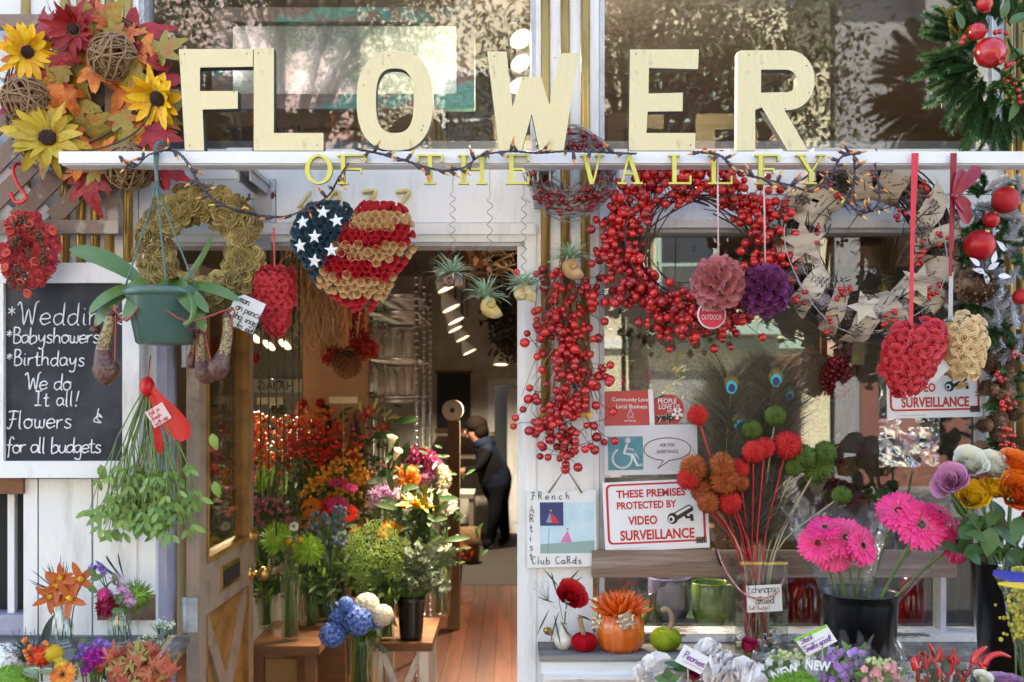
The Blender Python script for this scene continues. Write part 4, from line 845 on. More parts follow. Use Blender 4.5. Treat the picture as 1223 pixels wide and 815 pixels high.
hang('rosette_heart', 'big red wood shaving heart hung by a coral ribbon before the display window', [(1090, 392), (1075, 384), (1060, 395), (1051, 420), (1052, 445), (1062, 470), (1073, 476), (1090, 470), (1108, 452), (1122, 428), (1128, 402), (1122, 388), (1106, 383)], -.36, 11, 9.4, RR, .08, 40, redw, [(P(1091, 183, -.345), P(1088, 392, -.40)), (P(1095, 183, -.342), P(1089, 300, -.375))], sheer, .012)
hang('rosette_egg', 'beige egg shaped wood shaving ornament hung on a wine ribbon', [(1148, 376), (1130, 381), (1121, 400), (1121, 425), (1128, 448), (1142, 461), (1158, 458), (1170, 435), (1174, 410), (1170, 386), (1160, 377)], -.33, 12, 9.4, BR, .08, 28, beigew, [(P(1137, 183, -.345), P(1135, 330, -.345)), (P(1141, 183, -.342), P(1137, 300, -.345))], wine, .010)
mb = MB(); mb.bar(P(1136, 325, -.343), P(1135, 383, -.343), .0014, .013, (1, 0, 0)); ONE(mb, 'ribbon_tail', greyrib, 'grey ribbon end joining the wine ribbon to the beige egg', 'ribbon', P(1135, 383, -.343))
t = T('ribbon_bow', 'small wine organza bow tied on the ribbon of the beige egg', 'bow', P(1141, 245, -.35)); mb = MB()
for a, L_ in ((.9, 42), (1.25, 30), (-1.1, 34), (-.8, 22)): mb.leaf(P(1140, 234, -.35), (math.cos(a), -.2, math.sin(a)), (0, -1, .2), S(L_), S(14), 'strap', .5, .4, 7)
mb.ell(P(1140, 234, -.355), S(4), 8, 6); B(mb, 'bow', wine, t)
mb = MB(); f = rotf(1120, 440, -.7); mb.prism([[f(v) for v in ((1104, 430), (1132, 430), (1132, 450), (1104, 450))]], -.37, -.368); ONE(mb, 'price_tag', paper, 'plain white card tag between the red heart and the beige egg', 'tag', P(1120, 455, -.37))
# ================================================================== silver berry wreath
t = T('silver_wreath', 'round silver twig wreath with wine red berries hanging behind the beam', 'wreath', P(681, 258, -.14)); mb = MB()
silv = mat('silvered_twig', (.50, .49, .50), (.30, .28, .28), .5, .1); vine_ring(mb, 681, 207, 38, -.15, 13, 300, 21, .0032)
for i in range(420):
    a = U(0, 2 * PI); r = 38 + R.gauss(0, 7); p = P(681 + r * math.cos(a), 207 - r * math.sin(a), -.15 - U(0, .04)); mb.tube([p, p + rv().normalized() * U(.02, .045)], [.0022, .0008], 4)
B(mb, 'twig_ring', silv, t)
place(t, 'berry', WBERRY, [dirM(P(681 + r * math.cos(a), 207 - r * math.sin(a), -.16 - U(.0, .05)), rv() + V((0, -1, 0)), S(U(2.6, 3.4))) for a, r in ((U(0, 2 * PI), U(25, 52)) for _ in range(170))])
# ================================================================== big red berry wreath
def berry_sprays(t, centers, y, per, spread, br, proto, wood, nleaf=0, limit=100, yspread=.045):
    st = MB(); Ms = []
    for (x, yy, dx, dz) in centers:
        b0 = P(x, yy, y)
        for i in range(per):
            e = b0 + V((dx, 0, dz)) * U(.2, 1) + V((R.gauss(0, 1), R.gauss(0, 1) * .7, R.gauss(0, 1))) * spread; e.y = min(e.y, y + .02); e.y -= U(0, yspread)
            st.tube([b0, b0.lerp(e, .6) + rv(.008), e], [.0016, .0013, .001], 4); Ms.append(dirM(e, (e - b0) + V((U(-.02, .02), -.02, U(-.02, .02))), S(U(.75, 1.15) * br, y)))
    B(st, 'twigs', wood, t); place(t, 'berry', proto, Ms, limit)
dtw = mat('dark_red_twig', (.07, .03, .025), (.11, .05, .035), .7)
t = T('berry_wreath', 'large wreath of glossy red berries hanging in front of the display window', 'wreath', P(830, 400, -.16)); mb = MB(); vine_ring(mb, 832, 300, 70, -.13, 20, 40, 31, .003); B(mb, 'twig_ring', dtw, t)
cs = []
for i in range(64):
    a = i * 2 * PI / 64 + U(-.06, .06); r = U(62, 90) + (8 if math.cos(a) < -.3 else 0); yy = 299 - r * math.sin(a) * .98
    if -.35 < a - PI * .0 < .45 and i % 2: continue
    cs.append((832 + r * 1.04 * math.cos(a), yy, math.cos(a) * .02, math.sin(a) * .02))
berry_sprays(t, cs, -.15, 11, .036, 5.2, BERRY, dtw)
# ================================================================== berry swag on the pilaster
t = T('berry_swag', 'tall hanging swag of red berries on thin twigs on the middle pilaster', 'swag', P(678, 558, -.08)); cs = []
for i in range(40):
    f = i / 39; yy = 325 + 195 * f; wv = 30 * (1 - .45 * max(0, f - .55) / .45); cs.append((676 + R.gauss(0, wv * .55), yy, 0, -.03))
cs += [(683, 535, 0, -.03), (676, 545, 0, -.02), (706, 505, .0, -.03), (640, 468, 0, -.02), (640, 505, 0, -.02)]
berry_sprays(t, cs, -.09, 6, .043, 5.3, BERRY, dtw, yspread=.03)
mb = MB()
for i in range(110):
    x = 678 + R.gauss(0, 7); y0 = U(285, 420); e = (x + R.gauss(0, 22), y0 + U(60, 130)); mb.tube(curve([P(678 + R.gauss(0, 4), y0, -.06), P((x + e[0]) / 2, (y0 + e[1]) / 2, -.07 - U(0, .04)), P(e[0], e[1], -.08)], 3), [.0022] * 4 + [.0015, .001, .001], 4)
B(mb, 'stems', palevine, t)
# ================================================================== air plants in shells
shw = mat('snail_shell', (.46, .33, .10), None, .3, noise=30, c3=(.58, .50, .30), coat=.3, bump=(40, .1), mask=(.52, .7)); shd = mat('brown_snail_shell', (.13, .055, .03), None, .25, noise=30, c3=(.28, .18, .12), coat=.4, mask=(.55, .7))
airp = mat('air_plant_leaf', (.30, .44, .27), (.44, .56, .40), .6)
def airplant(label, x, y_, s_, y, m_, face, wire, up=26, lx=None):
    t = T('air_plant', label, 'air plant', P(x, y_ + s_, y), 'air plants in hanging shells'); c = P(x, y_, y); r = S(s_, y); pts = []; rad = []
    for i in range(60):
        th = i / 59 * 2 * PI * 2.6; g = math.exp(-.20 * (th)); rr = r * .62 * g; a = -.6 - th * face
        pts.append(c + V((rr * math.cos(a), -r * .62 * (1 - g) - .002, rr * math.sin(a)))); rad.append(r * .55 * g)
    mb = MB(); mb.tube(pts, rad, 14); B(mb, 'shell', m_, t)
    mb = MB(); p0 = P((x - 2 * face) if lx is None else lx, y_ - s_ * .5, y)
    for i in range(64):
        a = i * 2.4; el = U(.05, 1.45); d = V((math.cos(a) * math.cos(el), math.sin(a) * math.cos(el) * .9 - .1, math.sin(el) + .08)); mb.leaf(p0 + d * .004, d, (0, -.2, 1), S(up, y) * U(.8, 1.45) * (1 - .15 * abs(math.sin(el))), .0066, 'lance', U(.2, 1.5), .5, 7)
    B(mb, 'leaves', airp, t)
    if wire:
        wx, wy = wire; mb = MB(); pp = []; n = 90; yt = wy
        for i in range(n + 1):
            f = i / n; yy = yt + (y_ - s_ * .4 - yt) * f; am = 3.2 if .25 < f < .92 else .3; pp.append(P(wx + (x - wx) * f * .25 + am * math.sin(i * .75), yy, y + .001 * am * math.cos(i * .75) - (0 if i else .0)))
        mb.tube(pp, .0011, 4); B(mb, 'wire', mat('thin_steel_wire', (.16, .16, .17), None, .4, .6), t)
airplant('air plant in a dark brown snail shell, leftmost of the shells in the doorway', 538, 337, 17, -.27, shd, -1, (541, 198))
airplant('air plant in a yellow snail shell, lowest of the hanging shells in the doorway', 586, 364, 17, -.27, shw, 1, (585, 198), 26, 580)
airplant('air plant in a speckled tan snail shell hanging against the door post', 623, 353, 17, -.27, mat('tan_speckled_shell', (.40, .29, .12), None, .35, noise=40, c3=(.58, .48, .3)), -1, (626, 198))
airplant('air plant in an orange tan shell nested at the top of the berry swag', 683, 318, 17, -.19, mat('orange_tan_shell', (.42, .24, .09), None, .35, noise=20, c3=(.5, .34, .18)), 1, None)
# ================================================================== paper dahlia balls
def pom(label, x, y_, r, y, c1, c2, ci, cordtop):
    t = T('paper_ball', label, 'paper ball', P(x, y_ + r, y), 'paper petal balls'); nm = label.split()[0]
    mm = (mat(nm + '_petal_paper', c1, c2, .6), mat(nm + '_petal_shade', ci, None, .6), mat('pale_pistil', (.62, .46, .22), None, .6))  # darker second colour paints shade into the petal cups
    mb = MB(); mb.ell(P(x, y_, y), S(r * .6, y), 20, 14); B(mb, 'core', mm[1], t)
    pm = cone_mb(0, 1); pm.v = [(q[0], q[1] * (1 + .35 * max(0, q[2]) * max(0, q[1])), q[2] + (.5 * max(0, q[1]) ** 2 if q[2] > .5 else 0)) for q in pm.v]; pm.ell((0, 0, .0), (.09, .09, .5), 6, 5, 2)
    pr = Proto(pm, 'petal', mm); rr = S(r, y); place(t, 'petal', pr, [dirM(P(x, y_, y) + p * rr * .80, p, rr * .245) for p in fib(84)])
    mb = MB(); mb.tube([P(cordtop[0], cordtop[1], -.34), P(x, y_ - r * .8, y)], .0026, 6); B(mb, 'cord', mat('pink_cord', (.62, .45, .42), None, .8), t)
pom('dusty pink ball of curled paper petals hanging before the berry wreath', 858, 338, 29, -.36, (.52, .19, .19), (.58, .24, .23), (.42, .14, .15), (857, 184))
pom('purple ball of curled paper petals hanging on a cord', 914, 347, 28, -.36, (.20, .035, .16), (.26, .05, .20), (.15, .02, .11), (912, 184))
t = T('round_tag', 'round red card tag below the dusty pink paper ball', 'tag', P(850, 391, -.27)); mb = MB(); cc = P(850, 376, -.27)
mb.lathe([(.001, 0), (S(16), 0), (S(16), .002), (.001, .002)], 28, cc, 1, Matrix.Rotation(PI / 2, 3, 'X')); mb.lathe([(.001, .0025), (S(14.4), .0025)], 28, cc, 0, Matrix.Rotation(PI / 2, 3, 'X')); tg = B(mb, 'card', [mat('red_card', (.60, .03, .09), None, .5), paper], t)
mb = MB(); put_text(mb, 'INDOOR', (839, 366, 861, 372), -.2735); put_text(mb, 'OUTDOOR', (838, 376, 862, 382), -.2735); B(mb, 'lettering', paper, tg)
mb = MB(); mb.tube([P(850, 361, -.271), P(850, 350, -.25), P(846, 340, -.22)], .001, 4); B(mb, 'string', twig, t)
# ================================================================== birch star wreath
t = T('birch_wreath', 'birch bark wreath with bark stars, cones and red berries below the big R', 'wreath', P(1035, 395, -.15)); mb = MB(); cxw, cyw, rw = 1033, 297, 84
vine_ring(mb, cxw, cyw, rw, -.13, 19, 240, 41, .0030)
for i in range(1000):
    a = U(0, 2 * PI); r = rw + R.gauss(0, 12); p = P(cxw + r * math.cos(a), cyw - r * math.sin(a), -.15 - U(0, .05)); d = rv(); mb.tube([p, p + d.normalized() * U(.03, .07)], [.0026, .001], 4)
B(mb, 'twig_ring', mat('dark_brown_twig', (.055, .038, .03), (.12, .09, .075), .85), t)
birch = mat('birch_bark', (.46, .38, .29), (.60, .53, .43), .7, noise=14, c3=(.17, .11, .075), bump=(40, .7), stretch=(.25, 1, 1.5), mask=(.5, .66)); mb = MB()
def bark(a, tilt, w_, L_=1.0):
    c = P(cxw + rw * math.cos(a), cyw - rw * math.sin(a), -.13); rad = V((math.cos(a), 0, math.sin(a))); tan_ = V((-math.sin(a), 0, math.cos(a))); k = 9; vs_ = []
    for j in range(k + 1):
        u = -1.25 + 2.5 * j / k; o = rad * (math.sin(u) * S(29)) + V((0, -.075 * math.cos(u), 0)) + tan_ * (u * tilt * S(16))
        for v in (-1, 1): vs_.append(c + o + tan_ * (v * S(w_) * (1 + .08 * math.sin(j * 1.7))))
    mb.add(vs_, [(j * 2, j * 2 + 1, j * 2 + 3, j * 2 + 2) for j in range(k)])
for a, ti, w_ in ((.15, .3, 10), (.55, .8, 14), (1.25, -.2, 16), (1.75, .1, 13), (2.35, .7, 12), (2.65, .3, 15), (3.15, -.5, 17), (3.75, .6, 13), (4.2, .3, 10), (4.65, -.6, 14), (5.0, .4, 15), (5.55, .5, 15), (5.95, .2, 14)): bark(a, ti, w_)
B(mb, 'birch_bark', birch, t)
for x, y_, s_, rt in ((960, 290, 27, .1), (1032, 368, 20, .2), (1098, 337, 22, -.3)):
    mb = MB(); star(mb, P(x, y_, -.225), S(s_), (U(-.15, .15), -1, .1), 0, .005, rt, .45); B(mb, 'star', birch, t)
conem = mat('pine_cone', (.13, .07, .045), (.26, .16, .10), .75); 
def cone_proto():
    mb = MB(); mb.ell((0, 0, 0), (.45, .45, .9), 10, 8)
    for i in range(56):
        f = i / 56; z = -1 + 2 * f; r = .75 * math.sqrt(max(0, 1 - z * z)) + .12; a = i * 2.39996; d = V((math.cos(a), math.sin(a), .35)); mb.leaf(V((math.cos(a) * r * .4, math.sin(a) * r * .4, z * .85 - .1)), d, (0, 0, 1), .30 + .36 * r, .5, 'obov', -.5, .1, 3); q_ = V((math.cos(a) * r * .95, math.sin(a) * r * .95, z * .85 + .12)); mb.ell(q_, .07, 5, 4)
    return mb
PC = Proto(cone_proto(), 'pine_cone', conem); SC = Proto(cone_proto(), 'pine_cone', mat('frosted_pine_cone', (.14, .10, .085), (.36, .33, .32), .8))
place(t, 'pine_cone', SC, [dirM(P(cxw + r * math.cos(a), cyw - r * math.sin(a), -.175), rv() + V((0, -.5, 0)), S(U(11, 14))) for a, r in ((.8, 86), (1.05, 92), (2.1, 84), (2.9, 80), (3.4, 82), (3.5, 95), (4.0, 84), (4.2, 92), (4.45, 80), (4.9, 82), (5.3, 84), (5.75, 80), (.3, 76), (.0, 90), (1.5, 96), (4.8, 74), (.55, 92), (2.5, 94), (3.0, 96), (3.75, 72), (4.6, 96), (5.5, 94), (5.9, 70), (1.8, 92))])
mossm = mat('moss', (.07, .10, .025), (.12, .15, .04), .9); mb = MB()
for a, r in ((2.0, 70), (2.75, 76), (3.3, 74), (3.95, 82), (4.35, 72), (.1, 92), (1.2, 78), (5.2, 90)):
    for i in range(60): mb.leaf(P(cxw + r * math.cos(a) + R.gauss(0, 5), cyw - r * math.sin(a) + R.gauss(0, 4), -.185), rv(), rv(), .016, .007, 'lance', .5, .2, 2)
B(mb, 'moss', mossm, t)
place(t, 'berry', BERRY, [dirM(P(x + R.gauss(0, 4.5), y_ + R.gauss(0, 5.5), -.21 - U(0, .02)), rv(), S(2.8)) for x, y_ in ((945, 315), (972, 278), (960, 355), (1005, 352), (1008, 345), (990, 392), (998, 232), (1045, 205), (1108, 225), (1074, 255), (1100, 300), (1102, 315), (1116, 340), (1113, 352), (1070, 375), (1062, 385), (1126, 283)) for _ in range(5)])
mb = MB(); vine_ring(mb, cxw, cyw, rw, -.21, 22, 6, 43, .0016); B(mb, 'silver_vine', silv, t)
# ================================================================== evergreen pieces on the right
pine = mat('pine_needle', (.05, .135, .05), (.10, .21, .065), .5); frost = mat('frosted_needle', (.50, .52, .58), (.70, .71, .74), .7); pstem = mat('pine_stem', (.10, .075, .05), None, .8)
def sprig(mb, p, d, L_, nl, n, m=0, sag=.15, wd=.0016, up=None):
    d = V(d).normalized(); pts = [p + d * (L_ * i / 6) - V((0, 0, sag * L_ * (i / 6) ** 2)) for i in range(7)]; mb.tube(pts, [.0022] * 4 + [.0016, .0012, .0008], 4, 1)
    for i in range(n):
        f = (i + R.random()) / n; k = min(5, int(f * 6)); q = pts[k].lerp(pts[k + 1], f * 6 - k); dd = (pts[k + 1] - pts[k]).normalized()
        o = dd.orthogonal().normalized(); o = Quaternion(dd, i * 2.4 + R.random()) @ o; e = (dd * .75 + o * .8).normalized(); s_ = e.cross(o).normalized() * wd * 1.25
        l = nl * U(.75, 1.1) * (1 - .35 * f); mb.add([q - s_, q + s_, q + e * l * .6 + s_ * .8, q + e * l, q + e * l * .6 - s_ * .8], [(0, 1, 2, 3, 4)], m, False)
t = T('evergreen_wreath', 'lush green fir wreath with red pomegranates in the top right corner', 'wreath', P(1190, 190, -.12)); mb = MB()
for i in range(150):
    a = U(.5, 2 * PI * .98) if i % 4 else U(2.0, 4.6); r = U(28, 66); b0 = P(1198 + r * math.cos(a), 66 - r * math.sin(a) * 1.25, U(-.19, -.10)); dl = a + U(-.5, .7); sprig(mb, b0, (math.cos(dl), U(-.55, .05), math.sin(dl)), U(.08, .15), U(.028, .040), 170)
for i in range(22):
    a = U(2.0, 4.9); b0 = P(1200 + 66 * math.cos(a), 66 - 78 * math.sin(a), -.16); sprig(mb, b0, (math.cos(a), U(-.4, 0), math.sin(a)), U(.07, .12), .034, 150)
B(mb, 'fir_sprigs', [pine, pstem], t); mb = MB()
for i in range(30):
    p = P(1206 + R.gauss(0, 10), 95 + R.gauss(0, 12), -.24); sprig(mb, p, (U(-1, .4), -.4, U(-.6, .7)), U(.05, .09), .014, 70, 0, .1, .0022)
for i in range(8): sprig(mb, P(1140 + U(-6, 14), 30 + U(-12, 18), -.22), (U(-.6, .2), -.3, U(.1, .9)), .05, .01, 40, 2, .0, .0022)
B(mb, 'cypress_sprigs', [mat('cypress_green', (.10, .19, .03), (.14, .24, .05), .5), pstem, mat('cypress_yellow', (.42, .34, .04), None, .5)], t); mb = MB()
for x, y_, a in ((1196, 22, 1.2), (1205, 28, .6), (1212, 25, .2), (1150, 35, 1.9), (1205, 75, .9), (1215, 122, -2), (1165, 45, 3.3)): mb.leaf(P(x, y_, -.25), (math.cos(a), -.2, math.sin(a)), (0, -1, .3), S(24), S(9), 'ovate', .5, .25, 6)
B(mb, 'leaves', mat('salal_leaf', (.06, .13, .03), (.10, .18, .06), .35), t)
pomg = mat('pomegranate_skin', (.50, .012, .02), None, .3, noise=8, c3=(.40, .008, .012), coat=.5)
def pome(x, y_, r, d):
    mb = MB(); M = dirM(P(x, y_, -.27), d, S(r)).to_4x4(); mm = MB(); mm.lathe([(.001, -1), (.4, -.93), (.8, -.62), (1, 0), (.85, .55), (.5, .86), (.22, .96), (.17, 1.12), (.26, 1.28), (.2, 1.26), (.1, 1.0), (.001, .98)], 24, (0, 0, 0)); mb.merge(mm, M); B(mb, 'pomegranate', pomg, t)
pome(1167, 38, 10, (.5, -.8, -.2)); pome(1183, 63, 17, (.25, -.75, -.6)); pome(1176, 5, 9, (-.3, -.8, .4))
place(t, 'berry', BERRY, [dirM(P(x, y_, -.265), rv(), S(3)) for x, y_ in ((1149, 51), (1152, 45), (1189, 39), (1194, 38), (1202, 40), (1203, 78), (1206, 77), (1210, 76), (1201, 84), (1202, 97), (1208, 92), (1216, 108), (1217, 116), (1219, 122), (1212, 100), (1173, 10), (1180, 12))])
t = T('frosted_wreath', 'frosted fir wreath with red baubles and a pine cone at the right edge', 'wreath', P(1195, 420, -.12)); mb = MB()
for i in range(130):
    x, y_ = U(1150, 1228), U(225, 425)
    if (x - 1150) + (y_ - 225) * .25 < 14 or (y_ > 395 and x < 1165): x += 25
    a = U(0, 2 * PI); sprig(mb, P(x, y_, U(-.2, -.1)), (math.cos(a) - .2, U(-.6, -.1), math.sin(a)), U(.06, .11), U(.024, .034), 100, 0 if R.random() < .45 else 2, .2, .0024)
for i in range(14): sprig(mb, P(1152 + U(-4, 8), U(250, 400), -.16), (-1, U(-.4, .2), U(-.5, .4)), U(.05, .08), .026, 90, 2 if i % 2 else 0, .2, .0022)
B(mb, 'fir_sprigs', [pine, pstem, frost], t)
bau = mat('red_glitter_bauble', (.42, .006, .010), None, .3, .25, bump=(400, .4)); bau2 = mat('red_satin_bauble', (.42, .006, .010), None, .32, .2)
for x, y_, r, m_ in ((1201, 239, 15, bau), (1170, 293, 17, bau2), (1184, 263, 9, bau2), (1219, 355, 9, bau)):
    mb = MB(); mm = MB(); mm.lathe([(max(.001, math.sin(k * PI / 16)), -math.cos(k * PI / 16)) for k in range(17)], 40, (0, 0, 0), 0, None, (lambda a, z: 1 + .015 * math.cos(a * 20)) if m_ is bau2 else None); mm.tube([(0, 0, .95), (0, 0, 1.12)], .16, 8, 1); mb.merge(mm, dirM(P(x, y_, -.25), (.2, -.5, .75), S(r))); B(mb, 'bauble', [m_, brass], t)
place(t, 'pine_cone', PC, [dirM(P(1168, 343, -.23), (-.9, -.2, .2), S(24))])
mb = MB()
for x, y_, a in ((1180, 322, .6), (1176, 326, 2.8), (1192, 330, 0), (1180, 340, 1.9), (1200, 300, 2.2), (1185, 315, 1.3), (1170, 318, 2.4)): mb.leaf(P(x, y_, -.27), (math.cos(a), -.3, math.sin(a)), (0, -1, .2), S(15), S(6), 'ovate', .6, .25, 6)
B(mb, 'silver_leaves', frost, t)
t = T('cone_garland', 'hanging garland of pine cones, fir sprigs and red berries at the right edge', 'garland', P(1195, 556, -.1)); mb = MB()
for i in range(60): sprig(mb, P(1195 + R.gauss(0, 10), U(405, 550), U(-.15, -.08)), (U(-1, 1), U(-.6, 0), U(-.8, .6)), U(.05, .085), .034, 90, 0, .15)
B(mb, 'fir_sprigs', [pine, pstem], t)
place(t, 'pine_cone', PC, [dirM(P(x, y_, -.17), rv() + V((0, -1.2, 0)), S(r)) for x, y_, r in ((1195, 402, 10), (1182, 434, 12), (1204, 440, 11), (1178, 462, 10), (1203, 470, 12), (1185, 465, 10), (1192, 500, 11), (1175, 508, 10), (1190, 518, 10), (1214, 530, 11), (1172, 537, 11), (1207, 548, 9), (1212, 495, 10), (1198, 455, 10))])
place(t, 'berry', BERRY, [dirM(P(x + R.gauss(0, 3), y_ + R.gauss(0, 3), -.2), rv(), S(2.8)) for x, y_ in ((1212, 418), (1206, 422), (1213, 424), (1190, 450), (1194, 454), (1199, 480), (1204, 483), (1197, 487), (1203, 512), (1206, 516), (1197, 528), (1202, 535), (1205, 530)) for _ in range(3)])
# ================================================================== signs in the display window
signw = mat('white_sign', (.74, .75, .78), None, .35); sred = mat('sign_red', (.52, .02, .03), None, .45); sblk = mat('sign_black', (.02, .02, .025), None, .5); teal = mat('sign_teal', (.05, .30, .36), None, .45); sgrey = mat('sign_grey', (.35, .35, .36), None, .5)
sleeve = glass('plastic_sleeve', (.97, .97, .98), 1.35, .06, 18)
def camera_icon(mb, f, x, y_, k, y):
    c = lambda a, b_: f((x + a * k, y_ + b_ * k))
    mb.prism([[c(*q) for q in ((-14, -3), (12, -16), (18, -13), (19, -7), (-8, 8))]], y - .0004, y + .0004, 1)
    mb.prism([[c(*q) for q in ((-12, -2), (12, -14), (16, -12), (-8, 1))]], y - .0010, y + .0002, 0)
    mb.prism([[c(a, b_) for a, b_ in arc(-13, 4, 8, 8.5, 0, 360, 20)[:-1]]], y - .0016, y, 1); mb.prism([[c(a, b_) for a, b_ in arc(-15, 5, 4.6, 5.2, 0, 360, 16)[:-1]]], y - .0022, y - .0002, 0); mb.prism([[c(a, b_) for a, b_ in arc(-15.5, 5.3, 2.6, 3, 0, 360, 12)[:-1]]], y - .0027, y - .0004, 1)
    mb.prism([[c(*q) for q in ((4, 0), (7, 5), (14, 5), (14, 2), (9, 1), (8, -3))]], y - .0007, y, 1); mb.prism([[c(*q) for q in ((13, -2), (18, -1), (19, 9), (14, 9))]], y - .0009, y, 1)
def surveillance(label, x0, y0, x1, y1, y, rot, full=True):
    f = rotf((x0 + x1) / 2, (y0 + y1) / 2, rot); t = T('security_sign', label, 'sign', P((x0 + x1) / 2, y1, y), 'video surveillance signs'); w_ = x1 - x0; h = y1 - y0
    c = lambda u, v: f((x0 + u * w_, y0 + v * h))
    mb = MB(); mb.prism([[c(0, 0), c(1, 0), c(1, 1), c(0, 1)]], y, y + .003); pl = B(mb, 'panel', signw, t)
    def rr(m_, r):
        out = []
        for (cx, cyy, a0) in ((1 - m_ - r, .0, -90), (1 - m_ - r, 1, 0), (m_ + r, 1, 90), (m_ + r, 0, 180)):
            cy2 = m_ * 1.2 + r * 1.4 if cyy == 0 else .93 - m_ * 1.2 - r * 1.4
            for i in range(7): a = math.radians(a0 + i * 15); out.append(c(cx + r * math.cos(a), cy2 + r * 1.5 * math.sin(a)))
        return out
    mb = MB(); mb.prism([rr(.03, .05), rr(.052, .035)], y - .0008, y, 0); B(mb, 'border', sred, t)
    mb = MB(); tf = f
    def tx(s_, u0, v0, u1, v1, m=0, b_=.03): put_text(mb, s_, (x0 + u0 * w_, y0 + v0 * h, x0 + u1 * w_, y0 + v1 * h), y - .0012, m, b_, tf)
    tx('THESE PREMISES', .13, .12, .79, .235); tx('PROTECTED BY', .13, .29, .70, .40); tx('VIDEO', .23, .50, .51, .63); tx('SURVEILLANCE', .15, .70, .86, .85)
    put_text(mb, 'U.S. PATENT NO. 4.021.999 SECURITY SIGN', (x0 + .10 * w_, y0 + .955 * h, x0 + .40 * w_, y0 + .972 * h), y - .0012, 1, 0, tf)
    B(mb, 'lettering', [sred, sgrey], t); mb = MB(); camera_icon(mb, f, x0 + .74 * w_, y0 + .52 * h, w_ / 127 * .80, y - .0012); B(mb, 'camera_picture', [signw, sblk], t)
    mb = MB(); u = .87
    for i in range(14): mb.prism([[c(u, .84), c(u + .003 + .003 * (i % 3), .84), c(u + .003 + .003 * (i % 3), .93), c(u, .93)]], y - .0014, y); u += .0075
    B(mb, 'barcode', sblk, t)
surveillance('white and red video surveillance sign above the brown board, complete and uncovered', 721, 574, 846, 657, -.025, -.045)
surveillance('white and red video surveillance sign partly hidden behind the big red heart', 1059, 416, 1173, 499, .030, -.02)
t = T('window_sign', 'red community sign taped in the display window above the wheelchair sign', 'sign', P(752, 509, .02)); f = rotf(752, 488, .01)
mb = MB(); mb.prism([[f(q) for q in ((721, 468), (781, 466), (781, 508), (722, 509))]], .020, .024); B(mb, 'panel', mat('coral_red_sign', (.50, .045, .05), None, .35), t)
mb = MB(); put_text(mb, 'Community Loved', (731, 475, 777, 481), .0188, 0, .01, f); put_text(mb, 'Local Business', (736, 483, 773, 488), .0188, 0, .01, f)
mb.tube([P(x, y_, .0188) for x, y_ in ((753, 489), (749, 498), (751, 500), (753, 497), (755, 500), (757, 498), (753, 489))], .0012, 4); put_text(mb, 'airbnb', (746, 501, 760, 504), .0188, 0, .0, f); B(mb, 'lettering', signw, t)
t = T('window_sticker', 'round red review sticker taped beside the red community sign', 'sticker', P(799, 507, .02)); mb = MB()
mb.prism([[(x, y_) for x, y_ in arc(800, 490, 17, 18.5, 0, 360, 32)[:-1]]], .026, .0275); mb.prism([[(779, 478), (800, 472), (800, 507), (779, 507)]], .0282, .0295); B(mb, 'panel', mat('dark_red_sticker', (.42, .03, .04), None, .35), t); mb = MB()
put_text(mb, 'PEOPLE', (786, 476, 808, 482), .0248, 0, .01); put_text(mb, 'LOVE US', (787, 483, 812, 489), .0248, 0, .01); put_text(mb, 'on', (797, 490, 803, 493), .0248, 0, 0); put_text(mb, 'yelp', (783, 494, 805, 505), .0242, 1, .05); put_text(mb, 'yelp', (783, 494, 805, 505), .0248, 0, .10)
for k in range(5): a = math.radians(72 * k + 20); mb.prism([[(809 + 1.5 * math.cos(a) + 1.4 * math.cos(b_), 494 + 1.5 * math.sin(a) + 1.4 * math.sin(b_)) for b_ in (a + 1.57, a - 1.57)] + [(809 + 7 * math.cos(a) + 2 * math.cos(b_), 494 + 7 * math.sin(a) + 2 * math.sin(b_)) for b_ in (a - 1.57, a + 1.57)]], .0241, .0246, 0)
B(mb, 'lettering', [signw, sblk], t)
mb = MB(); mb.prism([[(774, 465), (780, 465), (782, 509), (776, 509)]], .0165, .0172); ONE(mb, 'tape', signw, 'strip of white tape between the red sign and the round sticker', 'tape', P(778, 509, .017))
t = T('assistance_sign', 'white wheelchair sign with a speech bubble in a clear sleeve above the surveillance sign', 'sign', P(777, 568, .015)); f = rotf(777, 538, -.02)
mb = MB(); mb.prism([[f(q) for q in ((721, 508), (833, 508), (833, 567), (721, 567))]], .012, .016); B(mb, 'panel', signw, t)
mb = MB(); mb.prism([[f(q) for q in ((726, 521), (768, 521), (768, 561), (726, 561))]], .0108, .012); B(mb, 'wheelchair_panel', teal, t)
mb = MB(); g = lambda *q: [P(*f(v), .0100) for v in q]
mb.tube(g(*[(743 + 11.5 * math.cos(math.radians(a)), 547 + 11.5 * math.sin(math.radians(a))) for a in range(-20, 245, 12)]), .0042, 6); mb.tube(g((749, 530), (745, 541), (755, 543), (761, 556), (767, 555)), .0052, 6); mb.tube(g((747, 535), (757, 537)), .0035, 6); mb.ell(g((750, 526))[0], (S(3.6), .002, S(3.6)), 12, 8); mb.tube(g((758, 541), (763, 548)), .004, 5); B(mb, 'wheelchair_symbol', signw, t)
mb = MB(); mb.tube([P(*f(q), .0110) for q in arc(797, 537, 28, 13.5, 100, 445, 30)] + [P(*f(q), .0110) for q in ((785, 560), (792, 551))], .0016, 5); put_text(mb, 'ASK FOR', (788, 530, 806, 534), .0110, 0, .02, f); put_text(mb, 'ASSISTANCE', (784, 538, 810, 542), .0110, 0, .02, f); B(mb, 'speech_bubble', sblk, t)
mb = MB(); mb.prism([[f(q) for q in ((719, 505), (835, 506), (835, 569), (719, 570))]], .006, .0065); B(mb, 'sleeve', sleeve, t)
